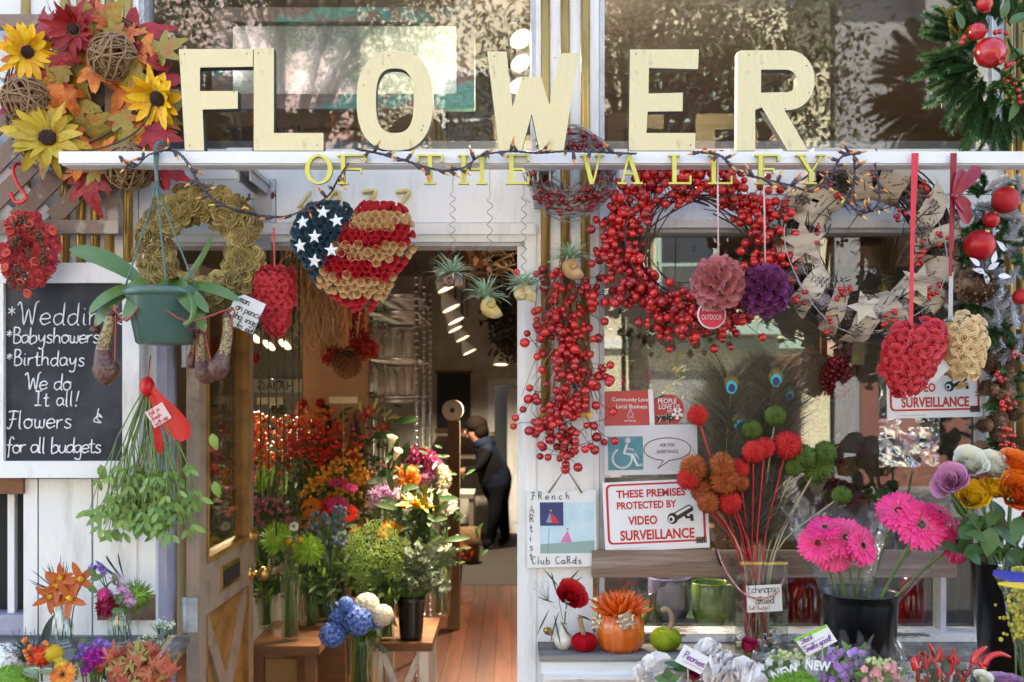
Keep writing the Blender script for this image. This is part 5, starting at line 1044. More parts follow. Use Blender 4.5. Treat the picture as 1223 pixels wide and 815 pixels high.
mb = MB(); mb.prism([[(755, 567), (775, 567), (775, 573), (755, 573)]], .004, .005); ONE(mb, 'tape', sleeve, 'clear tape under the wheelchair sign', 'tape', P(765, 573, .004))
# french artist card sign
t = T('card_sign', 'hand lettered artist club cards sign hanging by twine under the berry swag', 'sign', P(670, 678, -.03)); y = -.032; f = rotf(670, 630, -.012)
mb = MB(); mb.prism([[f(q) for q in ((629, 587), (712, 586), (712, 677), (629, 678))]], y, y + .004); B(mb, 'card', paper, t)
mb = MB(); mb.tube([P(655, 589, y - .002), P(676, 559, -.045), P(695, 589, y - .002)], .0035, 6); B(mb, 'twine', mat('jute_twine', (.34, .25, .15)), t)
sk = mat('painted_pale_sky', (.42, .58, .64), None, .6, noise=9, c3=(.62, .72, .75), mask=(.4, .7)); mb = MB(); mb.prism([[f(q) for q in ((645, 600), (710, 600), (710, 661), (645, 661))]], y - .001, y); pic = B(mb, 'painting', sk, t)
mb = MB(); mb.prism([[f(q) for q in ((645, 650), (710, 646), (710, 661), (645, 661))]], y - .0014, y - .0006, 0); mb.prism([[f(q) for q in ((645, 600), (673, 600), (673, 628), (645, 628))]], y - .0016, y - .0006, 1)
mb.prism([[f(q) for q in ((678, 634), (683, 648), (669, 648))]], y - .0018, y - .0006, 2); mb.prism([[f(q) for q in ((659, 612), (669, 625), (655, 625))]], y - .0022, y - .0012, 3); mb.prism([[f(q) for q in ((657, 612), (659, 624), (652, 624))]], y - .0026, y - .0012, 4); mb.tube([P(654, 660, y - .001), P(656, 632, y - .001)], .0012, 4, 4); mb.ell(P(678, 632, y - .002), S(1.2), 6, 4, 5); mb.ell(P(658, 610, y - .002), S(1.4), 6, 4, 5)
B(mb, 'painted_figures', [mat('paint_sage', (.28, .38, .36)), mat('paint_navy', (.03, .05, .16)), mat('paint_pink', (.62, .18, .42)), mat('paint_red', (.5, .04, .06)), mat('paint_slate', (.25, .28, .4)), mat('paint_skin', (.55, .35, .2))], pic)
mb = MB(); hand(mb, 'FRench', 634, 597, 9, y - .002, .0011, 0, -.01, 1.55); hand(mb, 'Club CaRds', 635, 674, 9, y - .002, .0011, 0, -.01, 1.25)
for i, ch in enumerate('ARtist'): hand(mb, ch, 632, 613 + i * 11.2, 9.5, y - .002, .0011)
B(mb, 'lettering', ink, t)
# ================================================================== on the ledge
def PL(px, y): return P(px, H + (EYE - z1) / ((D + y) / F), y)       # the point of the ledge top under px at depth y
vel_r = mat('red_velvet', (.42, .01, .02), None, .95, noise=30, c3=(.28, .006, .014), bump=(90, .5), spec=.08); vel_g = mat('green_velvet', (.30, .36, .03), None, .95, noise=14, c3=(.16, .20, .02), bump=(90, .5), spec=.08); stalk = mat('dried_stalk', (.42, .30, .18), (.36, .25, .15), .8, noise=20, c3=(.26, .18, .11), bump=(30, .5), stretch=(1, 1, .2)); gcer = mat('orange_ceramic', (.62, .15, .02), None, .18, coat=.6)
def pumpkin(label, px, r_px, h_px, m_, stalk_px, y, n=14, tip=0):
    c = PL(px, y); r = S(r_px, y); h = S(h_px, y); t = T('fabric_pumpkin', label, 'pumpkin', c); mb = MB(); pr = []
    for k in range(15): a = -PI / 2 + PI * k / 14; pr.append((max(.001, r * math.cos(a) ** .7 if math.cos(a) > 0 else .001), h * (.5 + .5 * math.sin(a)) - (.18 * h if k > 12 else 0) * (k - 12) / 2))
    mb.lathe(pr, 56, c, 0, Matrix.Rotation(tip, 3, 'X'), lambda a, z: 1 - .09 * abs(math.sin(a * n / 2)) ** .5 * 0 - .07 * (1 - abs(math.sin(a * n / 2)))); B(mb, 'body', m_, t)
    mb = MB(); pp = curve([P(a, b_, y) for a, b_ in stalk_px], 4); mb.tube(pp, [.009 - .003 * abs(math.sin(i * .9)) * .3 for i in range(len(pp))], 7); B(mb, 'stalk', stalk, t)
pumpkin('small red velvet pumpkin with a dried stalk beside the white bud vase', 698, 16, 22, vel_r, [(698, 762), (695, 750), (692, 737)], -.14)
pumpkin('small green velvet pumpkin with a curved dried stalk right of the orange pumpkin pot', 795, 19, 27, vel_g, [(797, 756), (802, 744), (801, 733), (795, 727), (790, 730)], -.13, 22)
c = PL(741, -.12); t = T('pumpkin_planter', 'glazed orange pumpkin pot planted with a spiky orange succulent', 'planter', c); r = S(29, -.12); h = S(43, -.12)
mb = MB(); mb.lathe([(.001, 0), (r * .75, 0), (r * .92, h * .15), (r, h * .45), (r * .98, h * .75), (r * .86, h), (r * .8, h * 1.01), (r * .76, h * .9), (.001, h * .88)], 64, c, 0, None, lambda a, z: 1 - .06 * (1 - abs(math.sin(a * 7))) ** 1.5); B(mb, 'pot', gcer, t)
sil = mat('silver_leaf_glaze', (.55, .46, .36), None, .22, .7); mb = MB()
for k, (a, b_) in enumerate(((747, 738), (752, 743), (742, 741), (746, 747), (751, 736), (714, 740), (712, 747))):
    for j in range(5): an = j * 1.257 + k; mb.leaf(P(a, b_, -.205 if a > 720 else -.15), (math.cos(an), -.15, math.sin(an)), (0, -1, 0), .02, .013, 'ovate', .4, .2, 3)
B(mb, 'leaf_relief', sil, t)
mb = MB(); sm_ = mat('orange_succulent', (.66, .10, .015), (.74, .18, .02), .4, noise=30, c3=(.42, .15, .03), mask=(.6,.8)); top = c + V((0, 0, h * .92))
for i in range(84):
    f_ = (i + .5) / 84; el = 1.45 * (1 - f_) ** .8 + .12; a = i * 2.39996; d = V((math.cos(a) * math.cos(el), math.sin(a) * math.cos(el), math.sin(el))); L_ = S(38, -.12) * (.55 + .45 * f_); k = d.orthogonal()
    b0 = top + V((math.cos(a), math.sin(a), 0)) * .012 * f_; mb.tube([b0, b0 + d * L_ * .4 + V((0, 0, .004)), b0 + d * L_ * .8 + V((0, 0, .010)), b0 + d * L_ + V((0, 0, .016))], [.007, .0095, .006, .0006], 6)
B(mb, 'succulent', sm_, t)
# white bud vase with a red rose
c = PL(673, -.11); t = T('bud_vase', 'round white bud vase holding one red rose and sprigs', 'vase', c); r = S(12, -.11)
mb = MB(); mb.lathe([(.001, 0), (r * .6, 0), (r, r * .7), (r * .95, r * 1.2), (r * .35, r * 1.8), (r * .3, r * 2.3), (r * .38, r * 2.5), (r * .25, r * 2.3)], 28, c); B(mb, 'vase', mat('cream_ceramic', (.72, .68, .58), None, .2, coat=.4), t)
rosered = mat('red_rose', (.48, .01, .02), (.56, .015, .025), .5); RRED = Proto(rose_mb(28, .5, 0, 3), 'rose', rosered); stemg = mat('green_stem', (.10, .17, .04), (.13, .21, .05), .5); eul = mat('dark_willow_leaf', (.07, .10, .045), (.10, .13, .06), .5); gyp = mat('white_baby_breath', (.68, .70, .62), None, .7)
place(t, 'rose', RRED, [dirM(P(678, 718, -.14), (.25, -.7, .55), S(24))]); mb = MB(); mb.tube(curve([c + V((0, 0, .02)), P(675, 735, -.11), P(677, 722, -.12)], 4), .0025, 6); B(mb, 'stem', stemg, t)
mb = MB()
for x, y_, a, l in ((668, 702, 2.2, 30), (668, 705, .75, 36), (668, 706, .5, 34), (668, 709, .15, 32), (666, 710, 1.9, 28), (685, 720, .1, 22), (662, 720, 2.8, 22), (656, 728, -2.1, 34), (668, 730, -2.0, 40), (662, 735, -1.4, 36), (670, 742, -1.2, 22), (690, 735, -.3, 18)): mb.leaf(P(x, y_, -.13), (math.cos(a), -.15, math.sin(a)), (-math.sin(a), -.8, math.cos(a)), S(l), .0095, 'lance', U(-.5, .6), .2, 6)
mb.tube(curve([P(672, 740, -.12), P(668, 718, -.13), P(668, 700, -.13), P(673, 690, -.13)], 4), .0015, 4); B(mb, 'willow_leaves', eul, t)
mb = MB(); st = MB()
for i in range(60):
    x, y_ = 648 + R.gauss(0, 6), 706 + R.gauss(0, 8); mb.ell(P(x, y_, -.13 + U(-.015, .015)), .0016, 5, 4); 
    if i % 3 == 0: st.tube([P(665, 728, -.12), P(655, 718, -.13), P(x, y_, -.13)], .0005, 3)
for i in range(10): mb.ell(P(678 + R.gauss(0, 4), 729 + R.gauss(0, 3.5), -.185), .0028, 6, 5)
B(mb, 'baby_breath', gyp, t); B(st, 'baby_breath_stems', stemg, t)
t = T('small_jar', 'tiny gold ornament tilted against the white bud vase', 'ornament', P(655, 760, -.1)); mb = MB(); M = dirM(P(655, 754, -.1), (-.7, -.5, .4), 1).to_3x3(); mb.lathe([(.001, -.012), (.012, -.011), (.013, .008), (.008, .013), (.008, .017), (.001, .017)], 16, P(655, 754, -.1), 0, M); B(mb, 'ornament', brass, t); mb = MB(); mb.tube(curve([P(655, 754, -.105), P(660, 763, -.12), PL(662, -.1)], 3), .0015, 4); B(mb, 'cord', brass, t)

# ================================================================== flowers for bouquets
gp = mat('hot_pink_petal', (.74, .025, .19), (.80, .05, .25), .5, noise=6, c3=(.82, .14, .34), mask=(.5, .8))
def gerb(m_, nm='gerbera', n=26, cen=None):
    mb = MB()
    for ring, (k, L_, tilt, wd) in enumerate(((n, 1.0, .08, .20), (n, .9, .2, .19), (n - 6, .55, .38, .13))):
        for i in range(k):
            a = 2 * PI * (i + ring * .5) / k + U(-.05, .05); d = V((math.cos(a), math.sin(a), tilt + U(-.05, .08))); mb.leaf(V((math.cos(a) * .14, math.sin(a) * .14, .02 * ring)), d, (0, 0, 1), (L_ - .14) * U(.92, 1.03), wd, 'strap', U(.1, .5), -.25, 5)
    for i in range(70):
        a = i * 2.4; r = .27 * math.sqrt(i / 70); mb.tube([(r * math.cos(a), r * math.sin(a), .02), (r * math.cos(a) * 1.1, r * math.sin(a) * 1.1, .09 + .05 * r)], [.02, .012], 4, 2 if 20 < i < 52 else 1)
    mb.lathe([(.30, .0), (.12, -.14), (.001, -.16)], 12, (0, 0, 0), 3); return Proto(mb, nm, [m_, dkc, cen or mat('pale_stamen', (.62, .30, .30)), stemg])
def ballflower(r0, n, ms, nm): return spiky(int(n * .75), r0 * .84, 1.05, .115, ms, nm, 1)
E_red = ballflower(.74, 420, [mat('echinops_red', (.30, .008, .012), None, .7), mat('echinops_red_tip', (.66, .04, .035), (.56, .02, .02), .7)], 'dried_globe')
E_rust = ballflower(.74, 420, [mat('echinops_rust', (.13, .035, .01), None, .8), mat('echinops_rust_tip', (.50, .14, .025), (.28, .07, .012), .7)], 'dried_globe')
E_grn = ballflower(.74, 420, [mat('echinops_green', (.03, .055, .01), None, .8), mat('echinops_green_tip', (.14, .22, .035), (.09, .15, .02), .7)], 'dried_globe')
# square vase of dried globes and peacock feathers
yv = -.10; c = PL(903, yv); t = T('dried_bouquet', 'square glass vase of dried red, rust and green globe thistles with a handwritten card', 'bouquet', c); hw = S(31, yv); zt = c.z + S(108, yv)
vg = glass('clear_vase_glass', (.92, .95, .95), 1.75); mb = MB(); hd = hw * .9
mb.box(c.x - hw, c.x + hw, yv - hd, yv + hd, c.z, c.z + .014); 
for a, b_, e, f_ in ((-1, -1, 1, -.93), (-1, .93, 1, 1)): mb.box(c.x + a * hw, c.x + e * hw, yv + b_ * hd, yv + f_ * hd, c.z + .0145, zt)
for a, e in ((-1, -.94), (.94, 1)): mb.box(c.x + a * hw, c.x + e * hw, yv - .93 * hd, yv + .93 * hd, c.z + .0145, zt)
B(mb, 'vase', vg, t)
mb = MB(); peb = [mat('pebble_white', (.7, .66, .66)), mat('pebble_coral', (.55, .12, .06)), mat('pebble_gold', (.6, .36, .05))]
for i in range(150): mb.ell(V((c.x + U(-.85, .85) * hw, yv + U(-.8, .8) * hd, c.z + .018 + U(0, .035) * (1 - .3 * R.random()))), (U(.005, .009), U(.005, .009), U(.004, .006)), 6, 5, R.choice((0, 0, 0, 1, 2)))
B(mb, 'pebbles', peb, t)
GH = [('u', 828, 560, 17), ('u', 866, 574, 19), ('u', 862, 555, 15), ('u', 838, 585, 14), ('u', 846, 600, 14), ('u', 884, 577, 11), ('r', 833, 496, 13), ('r', 900, 540, 14), ('r', 913, 535, 13), ('r', 940, 532, 18), ('r', 883, 560, 13), ('r', 871, 600, 15), ('r', 822, 572, 14), ('g', 960, 545, 15), ('g', 985, 541, 15), ('g', 976, 558, 20), ('g', 1005, 592, 12), ('g', 898, 514, 13), ('g', 926, 497, 13), ('g', 846, 572, 10), ('g', 948, 558, 12)]
stm = MB(); rst = mat('red_dyed_stem', (.42, .02, .03), (.5, .04, .05), .7); sst = mat('straw_stem', (.46, .40, .27), (.36, .30, .19), .7); col = {'u': (E_rust, []), 'r': (E_red, []), 'g': (E_grn, [])}; strs = MB()
for k, x, y_, s_ in GH:
    p = P(x, y_, yv - (.05 if k != 'g' else .0) - U(0, .05)); col[k][1].append(dirM(p, (U(-.3, .3), -1, .3), S(s_)))
    foot = V((c.x + (x - 903) * .00035 + U(-.02, .02), yv + U(-.02, .02), c.z + .03)); mid = V((c.x + (p.x - c.x) * .26 + U(-.008, .008), yv + U(-.02, .01), zt + .02)); (stm if k == 'r' or (k == 'u' and R.random() < .5) else strs).tube(curve([foot, mid, p], 5), .0032 if k == 'r' else .0026, 5)
for i in range(16):
    a = U(-.6, .35); p = V((c.x + a * .45, yv + U(-.04, .03), zt + U(.2, .42))); (stm if i % 3 == 0 else strs).tube(curve([V((c.x + U(-.03, .03), yv + U(-.02, .02), c.z + .03)), V((c.x + a * .07, yv, zt)), p], 4), .0024, 5)
for k, nm in (('u', 'rust globe thistle'), ('r', 'red globe thistle'), ('g', 'green globe thistle')): place(t, 'dried_globe', col[k][0], col[k][1], label=nm)
B(stm, 'red_stems', rst, t); B(strs, 'straw_stems', sst, t)
cy_ = yv - hd - .006; f = rotf(911, 716, -.05); mb = MB(); mb.prism([[f(q) for q in ((892, 699), (934, 699), (934, 731), (892, 731))]], cy_, cy_ + .002); cd = B(mb, 'card', paper, t)
mb = MB(); hand(mb, 'Echinopsis', 893, 709, 10, cy_ - .0012, .0009, 0, -.05, .72); hand(mb, 'dRied', 902, 722, 9, cy_ - .0012, .0011, 0, -.05, .95); B(mb, 'lettering', ink, cd)
mb = MB(); hand(mb, 'FoR BudgeT', 894, 729, 5, cy_ - .0012, .0006, 0, -.05, .9); B(mb, 'lettering', mat('orange_ink', (.55, .22, .06), None, .6), cd)
mb = MB(); mb.tube(curve([P(857, 657, -.06), P(866, 680, -.12), P(885, 706, cy_ - .004), P(905, 715, cy_ - .006), P(925, 710, cy_ - .006), P(936, 692, -.13), P(938, 670, -.06)], 6), .0035, 6); B(mb, 'cord', mat('red_white_cord', (.45, .06, .07), None, .7, noise=220, c3=(.62, .55, .5)), t)
mb = MB(); mb.tube(curve([P(855, 655, -.05), P(858, 668, -.055), P(862, 676, -.05)], 3), .004, 6); B(mb, 'hook', sblk, t)
# peacock feathers
pbarb = mat('peacock_barb', (.10, .085, .06), (.16, .13, .085), .55); pgr = mat('peacock_green', (.07, .085, .03), None, .4, .3); pbr = mat('peacock_bronze', (.17, .11, .04), None, .35, .4); pbl = mat('peacock_turquoise', (.01, .33, .42), None, .3, .4); pnv = mat('peacock_blue', (.01, .015, .13), None, .3, .3)
FE = [(873, 461, (868, 560), 'centre, beside the burlap ribbon'), (926, 453, (905, 560), 'topmost right one'), (942, 471, (925, 560), 'rightmost one with the smallest eye'), (883, 507, (888, 600), 'lowest one behind the red globes')]
for x, y_, b0, wh in FE:
    yy = -.04 if y_ > 490 else .0; t = T('peacock_feather', 'peacock feather with a blue eye behind the dried globes, %s' % wh, 'feather', c + V((0, .01, .03)), 'peacock feathers'); tip = P(x, y_, yy - .02); bp = P(*b0, yv); pts = curve([c + V((U(-.02, .02), .01, .04)), V((c.x + (bp.x - c.x) * .4, yv, zt)), bp, tip], 8); mb = MB(); mb.tube(pts, [.003 - .002 * i / len(pts) for i in range(len(pts))], 5); B(mb, 'quill', sst, t); mb = MB(); n = len(pts)
    for i in range(900):
        k = int(n * .36 + (i / 900) * n * .63); q = pts[min(k, n - 2)].lerp(pts[min(k + 1, n - 1)], R.random()); d = (pts[min(k + 1, n - 1)] - pts[k - 1]).normalized(); s_ = V((1 if i % 2 else -1, U(-.5, .2), U(-.1, .3))); e = (d * U(.6, 1.3) + s_ * U(.5, .9)).normalized(); L_ = U(.08, .17)
        mb.tube([q, q + e * L_ * .5, q + e * L_ + V((0, 0, -.012))], [.0013, .001, .0004], 3)
    B(mb, 'barbs', pbarb, t); rx, rz = (S(12), S(14.5)) if x != 942 else (S(8.5), S(10.5)); mb = MB()
    for j, (k, m_) in enumerate(((.92, 0), (.78, 1), (.55, 2), (.34, 3))): mb.lathe([(.001, 0), (k, .0)], 24, (0, 0, 0), m_); o = len(mb.v) - 48; mb.v[o:] = [tuple(tip + V((q[0] * rx, -.004 - .003 * j - .002 * (1 - q[0] ** 2), q[1] * rz - (j * .0025)))) for q in mb.v[o:]]
    B(mb, 'eye', [pgr, pbr, pbl, pnv], t)
# ------------------------------------------------------------------ buckets and bouquets outside
blackp = mat('black_plastic', (.010, .010, .011), None, .27, bump=(9, .08), stretch=(.2, .2, 3)); cello = glass('cellophane', (.97, .97, .98), 1.30, .05, 14, .03); leafg = mat('fresh_leaf', (.055, .12, .035), (.08, .16, .045), .45)
bench_t = T('display_bench', 'low wooden bench below the window ledge carrying the flower buckets', 'bench', (.9, -.6, -.12)); mb = MB()
mb.box(-1.75, -1.02, -.95, -.30, .56, .60); mb.box(.28, 2.2, -1.0, -.22, .56, .60); B(mb, 'top', benchwood, bench_t); mb = MB()
for x in (-1.7, -1.1, .34, 1.2, 2.1):
    for y in (-.9, -.36): mb = MB(); mb.box(x - .03, x + .03, y - .03, y + .03, -.12, .559); B(mb, 'leg', benchwood, bench_t)
def bucket(t, px, py_top, r_px, y, h, taper=.78):
    c = P(px, py_top, y); r = S(r_px, y); z0 = c.z - h; mb = MB()
    mb.lathe([(.001, z0), (r * taper, z0), (r * (taper + .16), z0 + h * .9), (r * .99, z0 + h * .985), (r * 1.03, z0 + h), (r * 1.0, z0 + h), (r * .95, z0 + h * .97), (r * taper * .95, z0 + .02), (.001, z0 + .02)], 48, V((c.x, y, 0))); B(mb, 'bucket', blackp, t); return V((c.x, y, z0))
def wrap(t, px, py_b, rb, py_t, rt, y, dx=0, seed=0, m_=None, lean=0):      # crinkled cone of cellophane
    q = random.Random(seed); n = 30; b0 = P(px, py_b, y); tp = P(px + dx, py_t, y - lean); vs_ = []; rows = 9
    for i in range(rows + 1):
        f_ = i / rows; cc = b0.lerp(tp, f_); r = S(rb + (rt - rb) * f_, y)
        for j in range(n):
            a = 2 * PI * j / n; k = 1 + f_ * .16 * math.sin(j * 2.3 + seed) + q.uniform(-.05, .05) * (1 + f_); vs_.append(cc + V((math.cos(a) * r * k, math.sin(a) * r * k * .75, f_ * f_ * S(10) * math.sin(j * 1.7 + seed * 2))))
    mb = MB(); mb.add(vs_, [(i * n + j, i * n + (j + 1) % n, (i + 1) * n + (j + 1) % n, (i + 1) * n + j) for i in range(rows) for j in range(n)]); return B(mb, 'wrapper', m_ or cello, t)
def stems(mb, foot, heads, r=.0035, spread=.25, n=6):
    for p in heads:
        p = V(p); f_ = foot + V((U(-.03, .03), U(-.03, .03), 0)); mid = f_.lerp(p, .5); mid.x = f_.x + (p.x - f_.x) * spread + (p.x - f_.x) * .1; mb.tube(curve([f_, mid, p], n // 2 + 1), r, 6)
PKG = gerb(gp)
yb = -.30; t = T('flower_bucket', 'black plastic bucket holding the pink gerbera bouquets', 'bucket', P(1026, 790, yb)); bucket(t, 1026, 706, 48, yb, .33)
t = T('gerbera_bouquet', 'four hot pink gerberas in cellophane leaning left in the black bucket', 'bouquet', P(1010, 700, yb), 'gerbera bouquets'); HD = [((977, 649), 26, (-.3, -.9, .35)), ((1010, 642), 27, (0, -.85, .5)), ((1030, 652), 26, (.5, -.8, .3)), ((997, 660), 26, (0, -.95, .1)), ((985, 630), 22, (-.2, -.5, .8))]
place(t, 'gerbera', PKG, [dirM(P(*q, yb - .06 - .02 * (i % 3)), d, S(s_, yb)) for i, (q, s_, d) in enumerate(HD)]); mb = MB(); stems(mb, P(1012, 760, yb), [P(*q, yb - .055 - .02 * (i % 3)) for i, (q, s_, d) in enumerate(HD)]); B(mb, 'stems', stemg, t); wrap(t, 1010, 735, 16, 612, 62, yb, -6, 1)
t = T('gerbera_bouquet', 'three large hot pink gerberas in cellophane leaning right in the black bucket', 'bouquet', P(1050, 700, yb), 'gerbera bouquets'); HD = [((1073, 610), 28, (-.3, -.7, .6)), ((1100, 627), 33, (.05, -.9, .4)), ((1143, 648), 28, (.5, -.85, .1)), ((1122, 612), 20, (.4, -.4, .8))]
place(t, 'gerbera', PKG, [dirM(P(*q, yb - .07 - .03 * (i % 2)), d, S(s_, yb)) for i, (q, s_, d) in enumerate(HD)]); mb = MB(); stems(mb, P(1036, 760, yb), [P(*q, yb - .06 - .03 * (i % 2)) for i, (q, s_, d) in enumerate(HD)], .0042); B(mb, 'stems', stemg, t); wrap(t, 1042, 735, 16, 620, 58, yb, 62, 2)
# roses
yb = -.40; t = T('flower_bucket', 'tall black plastic bucket of mixed roses at the right edge', 'bucket', P(1208, 800, yb)); bucket(t, 1208, 668, 48, yb, .42, .72)
t = T('rose_bouquet', 'bouquet of white, lavender, yellow and orange roses in the tall black bucket', 'bouquet', P(1205, 665, yb)); rc = {'white rose': ((.74, .72, .56), (.78, .75, .64)), 'lavender rose': ((.60, .24, .42), (.68, .36, .52)), 'yellow rose': ((.76, .48, .02), (.80, .56, .04)), 'orange rose': ((.74, .22, .02), (.70, .12, .02)), 'red rose': ((.6, .02, .05), (.6, .03, .06))}
RP = {k: Proto(rose_mb(32, .46, 0, i + 4), 'rose', mat(k.replace(' ', '_') + '_petal', *v, .5)) for i, (k, v) in enumerate(rc.items())}
RS = [('white rose', 1155, 562, 20, (-.1, -.75, .6)), ('white rose', 1180, 566, 19, (.15, -.75, .6)), ('lavender rose', 1140, 578, 18, (-.4, -.7, .5)), ('lavender rose', 1135, 582, 16, (-.7, -.5, .3)), ('lavender rose', 1166, 572, 17, (.1, -.6, .8)), ('yellow rose', 1158, 600, 19, (-.1, -.75, .5)), ('yellow rose', 1182, 592, 19, (.1, -.7, .6)), ('orange rose', 1208, 568, 21, (.1, -.6, .7)), ('orange rose', 1207, 594, 24, (.05, -.9, .35)), ('red rose', 1219, 622, 10, (.3, -.8, .2)), ('orange rose', 1238, 585, 21, (.4, -.6, .5))]
for k in RP: place(t, 'rose', RP[k], [dirM(P(x, y_, yb - .03 - .03 * (y_ > 575)), d, S(s_ * 1.42, yb)) for kk, x, y_, s_, d in RS if kk == k], label=k)
mb = MB(); stems(mb, P(1205, 740, yb), [P(x, y_ + 6, yb - .02) for _, x, y_, _, _ in RS], .0042); B(mb, 'stems', stemg, t); mb = MB()
for i in range(32):
    x, y_ = U(1140, 1225), U(610, 668); a = U(0, 6.3); mb.leaf(P(x, y_, yb - U(-.03, .09)), (math.cos(a), U(-.6, .1), math.sin(a) - .2), (0, -.7, .8), S(U(20, 32)), S(U(13, 19)), 'ovate', U(.2, .9), .15, 5)
B(mb, 'leaves', leafg, t)
t = T('goldenrod_bouquet', 'wrapped yellow goldenrod bouquet with a blue ribbon at the right edge', 'bouquet', P(1222, 800, -.62)); mb = MB(); gol = mat('goldenrod_yellow', (.55, .48, .05), (.45, .42, .06), .7)
for i in range(420): mb.ell(P(1222 + R.gauss(0, 9), U(678, 765), -.62 + R.gauss(0, .02)), S(U(1.5, 2.6)), 5, 4)
B(mb, 'blossoms', gol, t); wrap(t, 1226, 800, 8, 676, 30, -.62, -2, 6); mb = MB(); stems(mb, P(1224, 900, -.62), [P(1222 + U(-12, 12), U(690, 750), -.62) for _ in range(9)], .0025); B(mb, 'stems', stemg, t)
mb = MB(); mb.leaf(P(1186, 684, -.72), (1, 0, -.22), (0, -1, 0), S(50), S(12), 'strap', .2, .1, 6); mb.leaf(P(1192, 697, -.72), (1, 0, -.1), (0, -1, 0), S(44), S(6), 'strap', .2, .1, 6, 1); B(mb, 'ribbon', [mat('blue_ribbon', (.03, .05, .36), None, .35), mat('yellow_ribbon', (.66, .52, .06), None, .4)], t)
# ------------------------------------------------------------------ lowest row on the right
def vaseless(t, px, y, rad=.09):      # bucket standing on the bench under a bouquet, below the picture
    p = P(px, 860, y); mb = MB(); mb.lathe([(.001, .6005), (rad * .8, .6005), (rad, p.z - .02), (rad * .92, p.z - .02), (rad * .75, .62)], 24, V((p.x, y, 0))); B(mb, 'bucket', blackp, t); return V((p.x, y, .66))
def peony_mb(seed, open_=.55, n=34, m=0): return rose_mb(n, open_, m, seed)
PW = fluffy(110, .62, .72, mat('white_peony', (.86, .83, .78), (.84, .76, .74), .5), 'peony'); PR_ = Proto(peony_mb(8, .2, 20), 'peony', mat('crimson_peony', (.30, .008, .05), (.36, .015, .08), .45)); sep = mat('sepal_green', (.14, .24, .05), None, .5)
yb = -.72; t = T('peony_bouquet', 'bunch of white and crimson peonies in the lowest row under the green pumpkin', 'bouquet', P(830, 860, yb)); ft = vaseless(t, 838, yb, .1); W_ = [(785, 806, 20), (812, 818, 15), (857, 806, 24), (846, 782, 15), (890, 812, 20), (769, 803, 10)]
place(t, 'peony', PW, [dirM(P(x, y_, yb - U(0, .05)), (U(-.3, .3), -.5, .8), S(s_ * 1.2, yb)) for x, y_, s_ in W_], label='white peony'); place(t, 'peony', PR_, [dirM(P(828, 812, yb - .07), (0, -.6, .7), S(18, yb)), dirM(P(893, 781, yb + .04), (.1, -.35, .95), S(20, yb))], label='crimson peony bud'); mb = MB(); stems(mb, ft, [P(x, y_ + 6, yb) for x, y_, _ in W_] + [P(893, 783, yb + .04), P(828, 814, yb - .06)], .004)
for a in range(4): mb.leaf(P(893, 788, yb + .04), (math.cos(a * 1.6), math.sin(a * 1.6), .7), (0, 0, 1), .03, .022, 'ovate', -.8, .3, 4)
B(mb, 'stems', sep, t); mb = MB()
for x, y_, a in ((808, 795, .8), (802, 800, .2), (820, 800, 2.6), (868, 800, .3), (815, 790, .4), (830, 800, -.4)): mb.leaf(P(x, y_, yb - .03), (math.cos(a), -.3, math.sin(a)), (0, -.6, .8), .07, .024, 'lance', .5, .2, 5)
for a in range(5): mb.leaf(P(797, 812, yb - .1), (math.cos(a * 1.3 + .3), -.2, math.sin(a * 1.3 + .3)), (0, -1, .3), .035, .026, 'ovate', .3, .2, 4)
B(mb, 'leaves', leafg, t)
def tag(label, pts, y, lines, m_, hgt, rot, x, y_, lh, top=None):
    t = T('flower_tag', label, 'tag', P(*pts[2], y), 'handwritten flower tags'); mb = MB(); mb.prism([pts], y, y + .002); cd = B(mb, 'card', paper, t); mb = MB()
    for i, s_ in enumerate(lines): hand(mb, s_, x - math.sin(rot) * lh * i, y_ + math.cos(rot) * lh * i, hgt, y - .0012, .0011, 0, rot, .82, .1)
    B(mb, 'lettering', m_, cd); mb = MB(); a, b_ = pts[0], pts[1]; c_ = ((pts[2][0] + pts[3][0]) / 2, (pts[2][1] + pts[3][1]) / 2)
    mb.tube([P(*c_, y + .004), P(c_[0] + 1, c_[1] + 40, y + .02)], .002, 5); B(mb, 'stick', sst, t)
    L0 = (x, y_ + 3); mb = MB(); mb.tube([P(x, y_ + 4, y - .0008), P(x + math.cos(rot) * 30, y_ + 4 + math.sin(rot) * 30, y - .0008)], .0006, 4); B(mb, 'underline', m_, cd)
    if top: mb = MB(); mb.prism([[pts[0], pts[1], (pts[1][0] + .8, pts[1][1] + 3.4), (pts[0][0] + .8, pts[0][1] + 3.4)]], y - .0006, y); B(mb, 'green_edge', top, cd)
tag('white Peonies tag stuck among the peonies', [(818, 770), (848, 786), (837, 806), (806, 790)], -.83, ('Peonies',), purple_ink, 9, .47, 815, 785, 9)
tag('white Stock tag with a green edge above the purple stock bouquet', [(949, 764), (987, 746), (1000, 766), (964, 784)], -.74, ('Stock', 'Smells good!'), purple_ink, 7, -.45, 957, 770, 11, mat('lime_marker', (.25, .55, .03), None, .6))
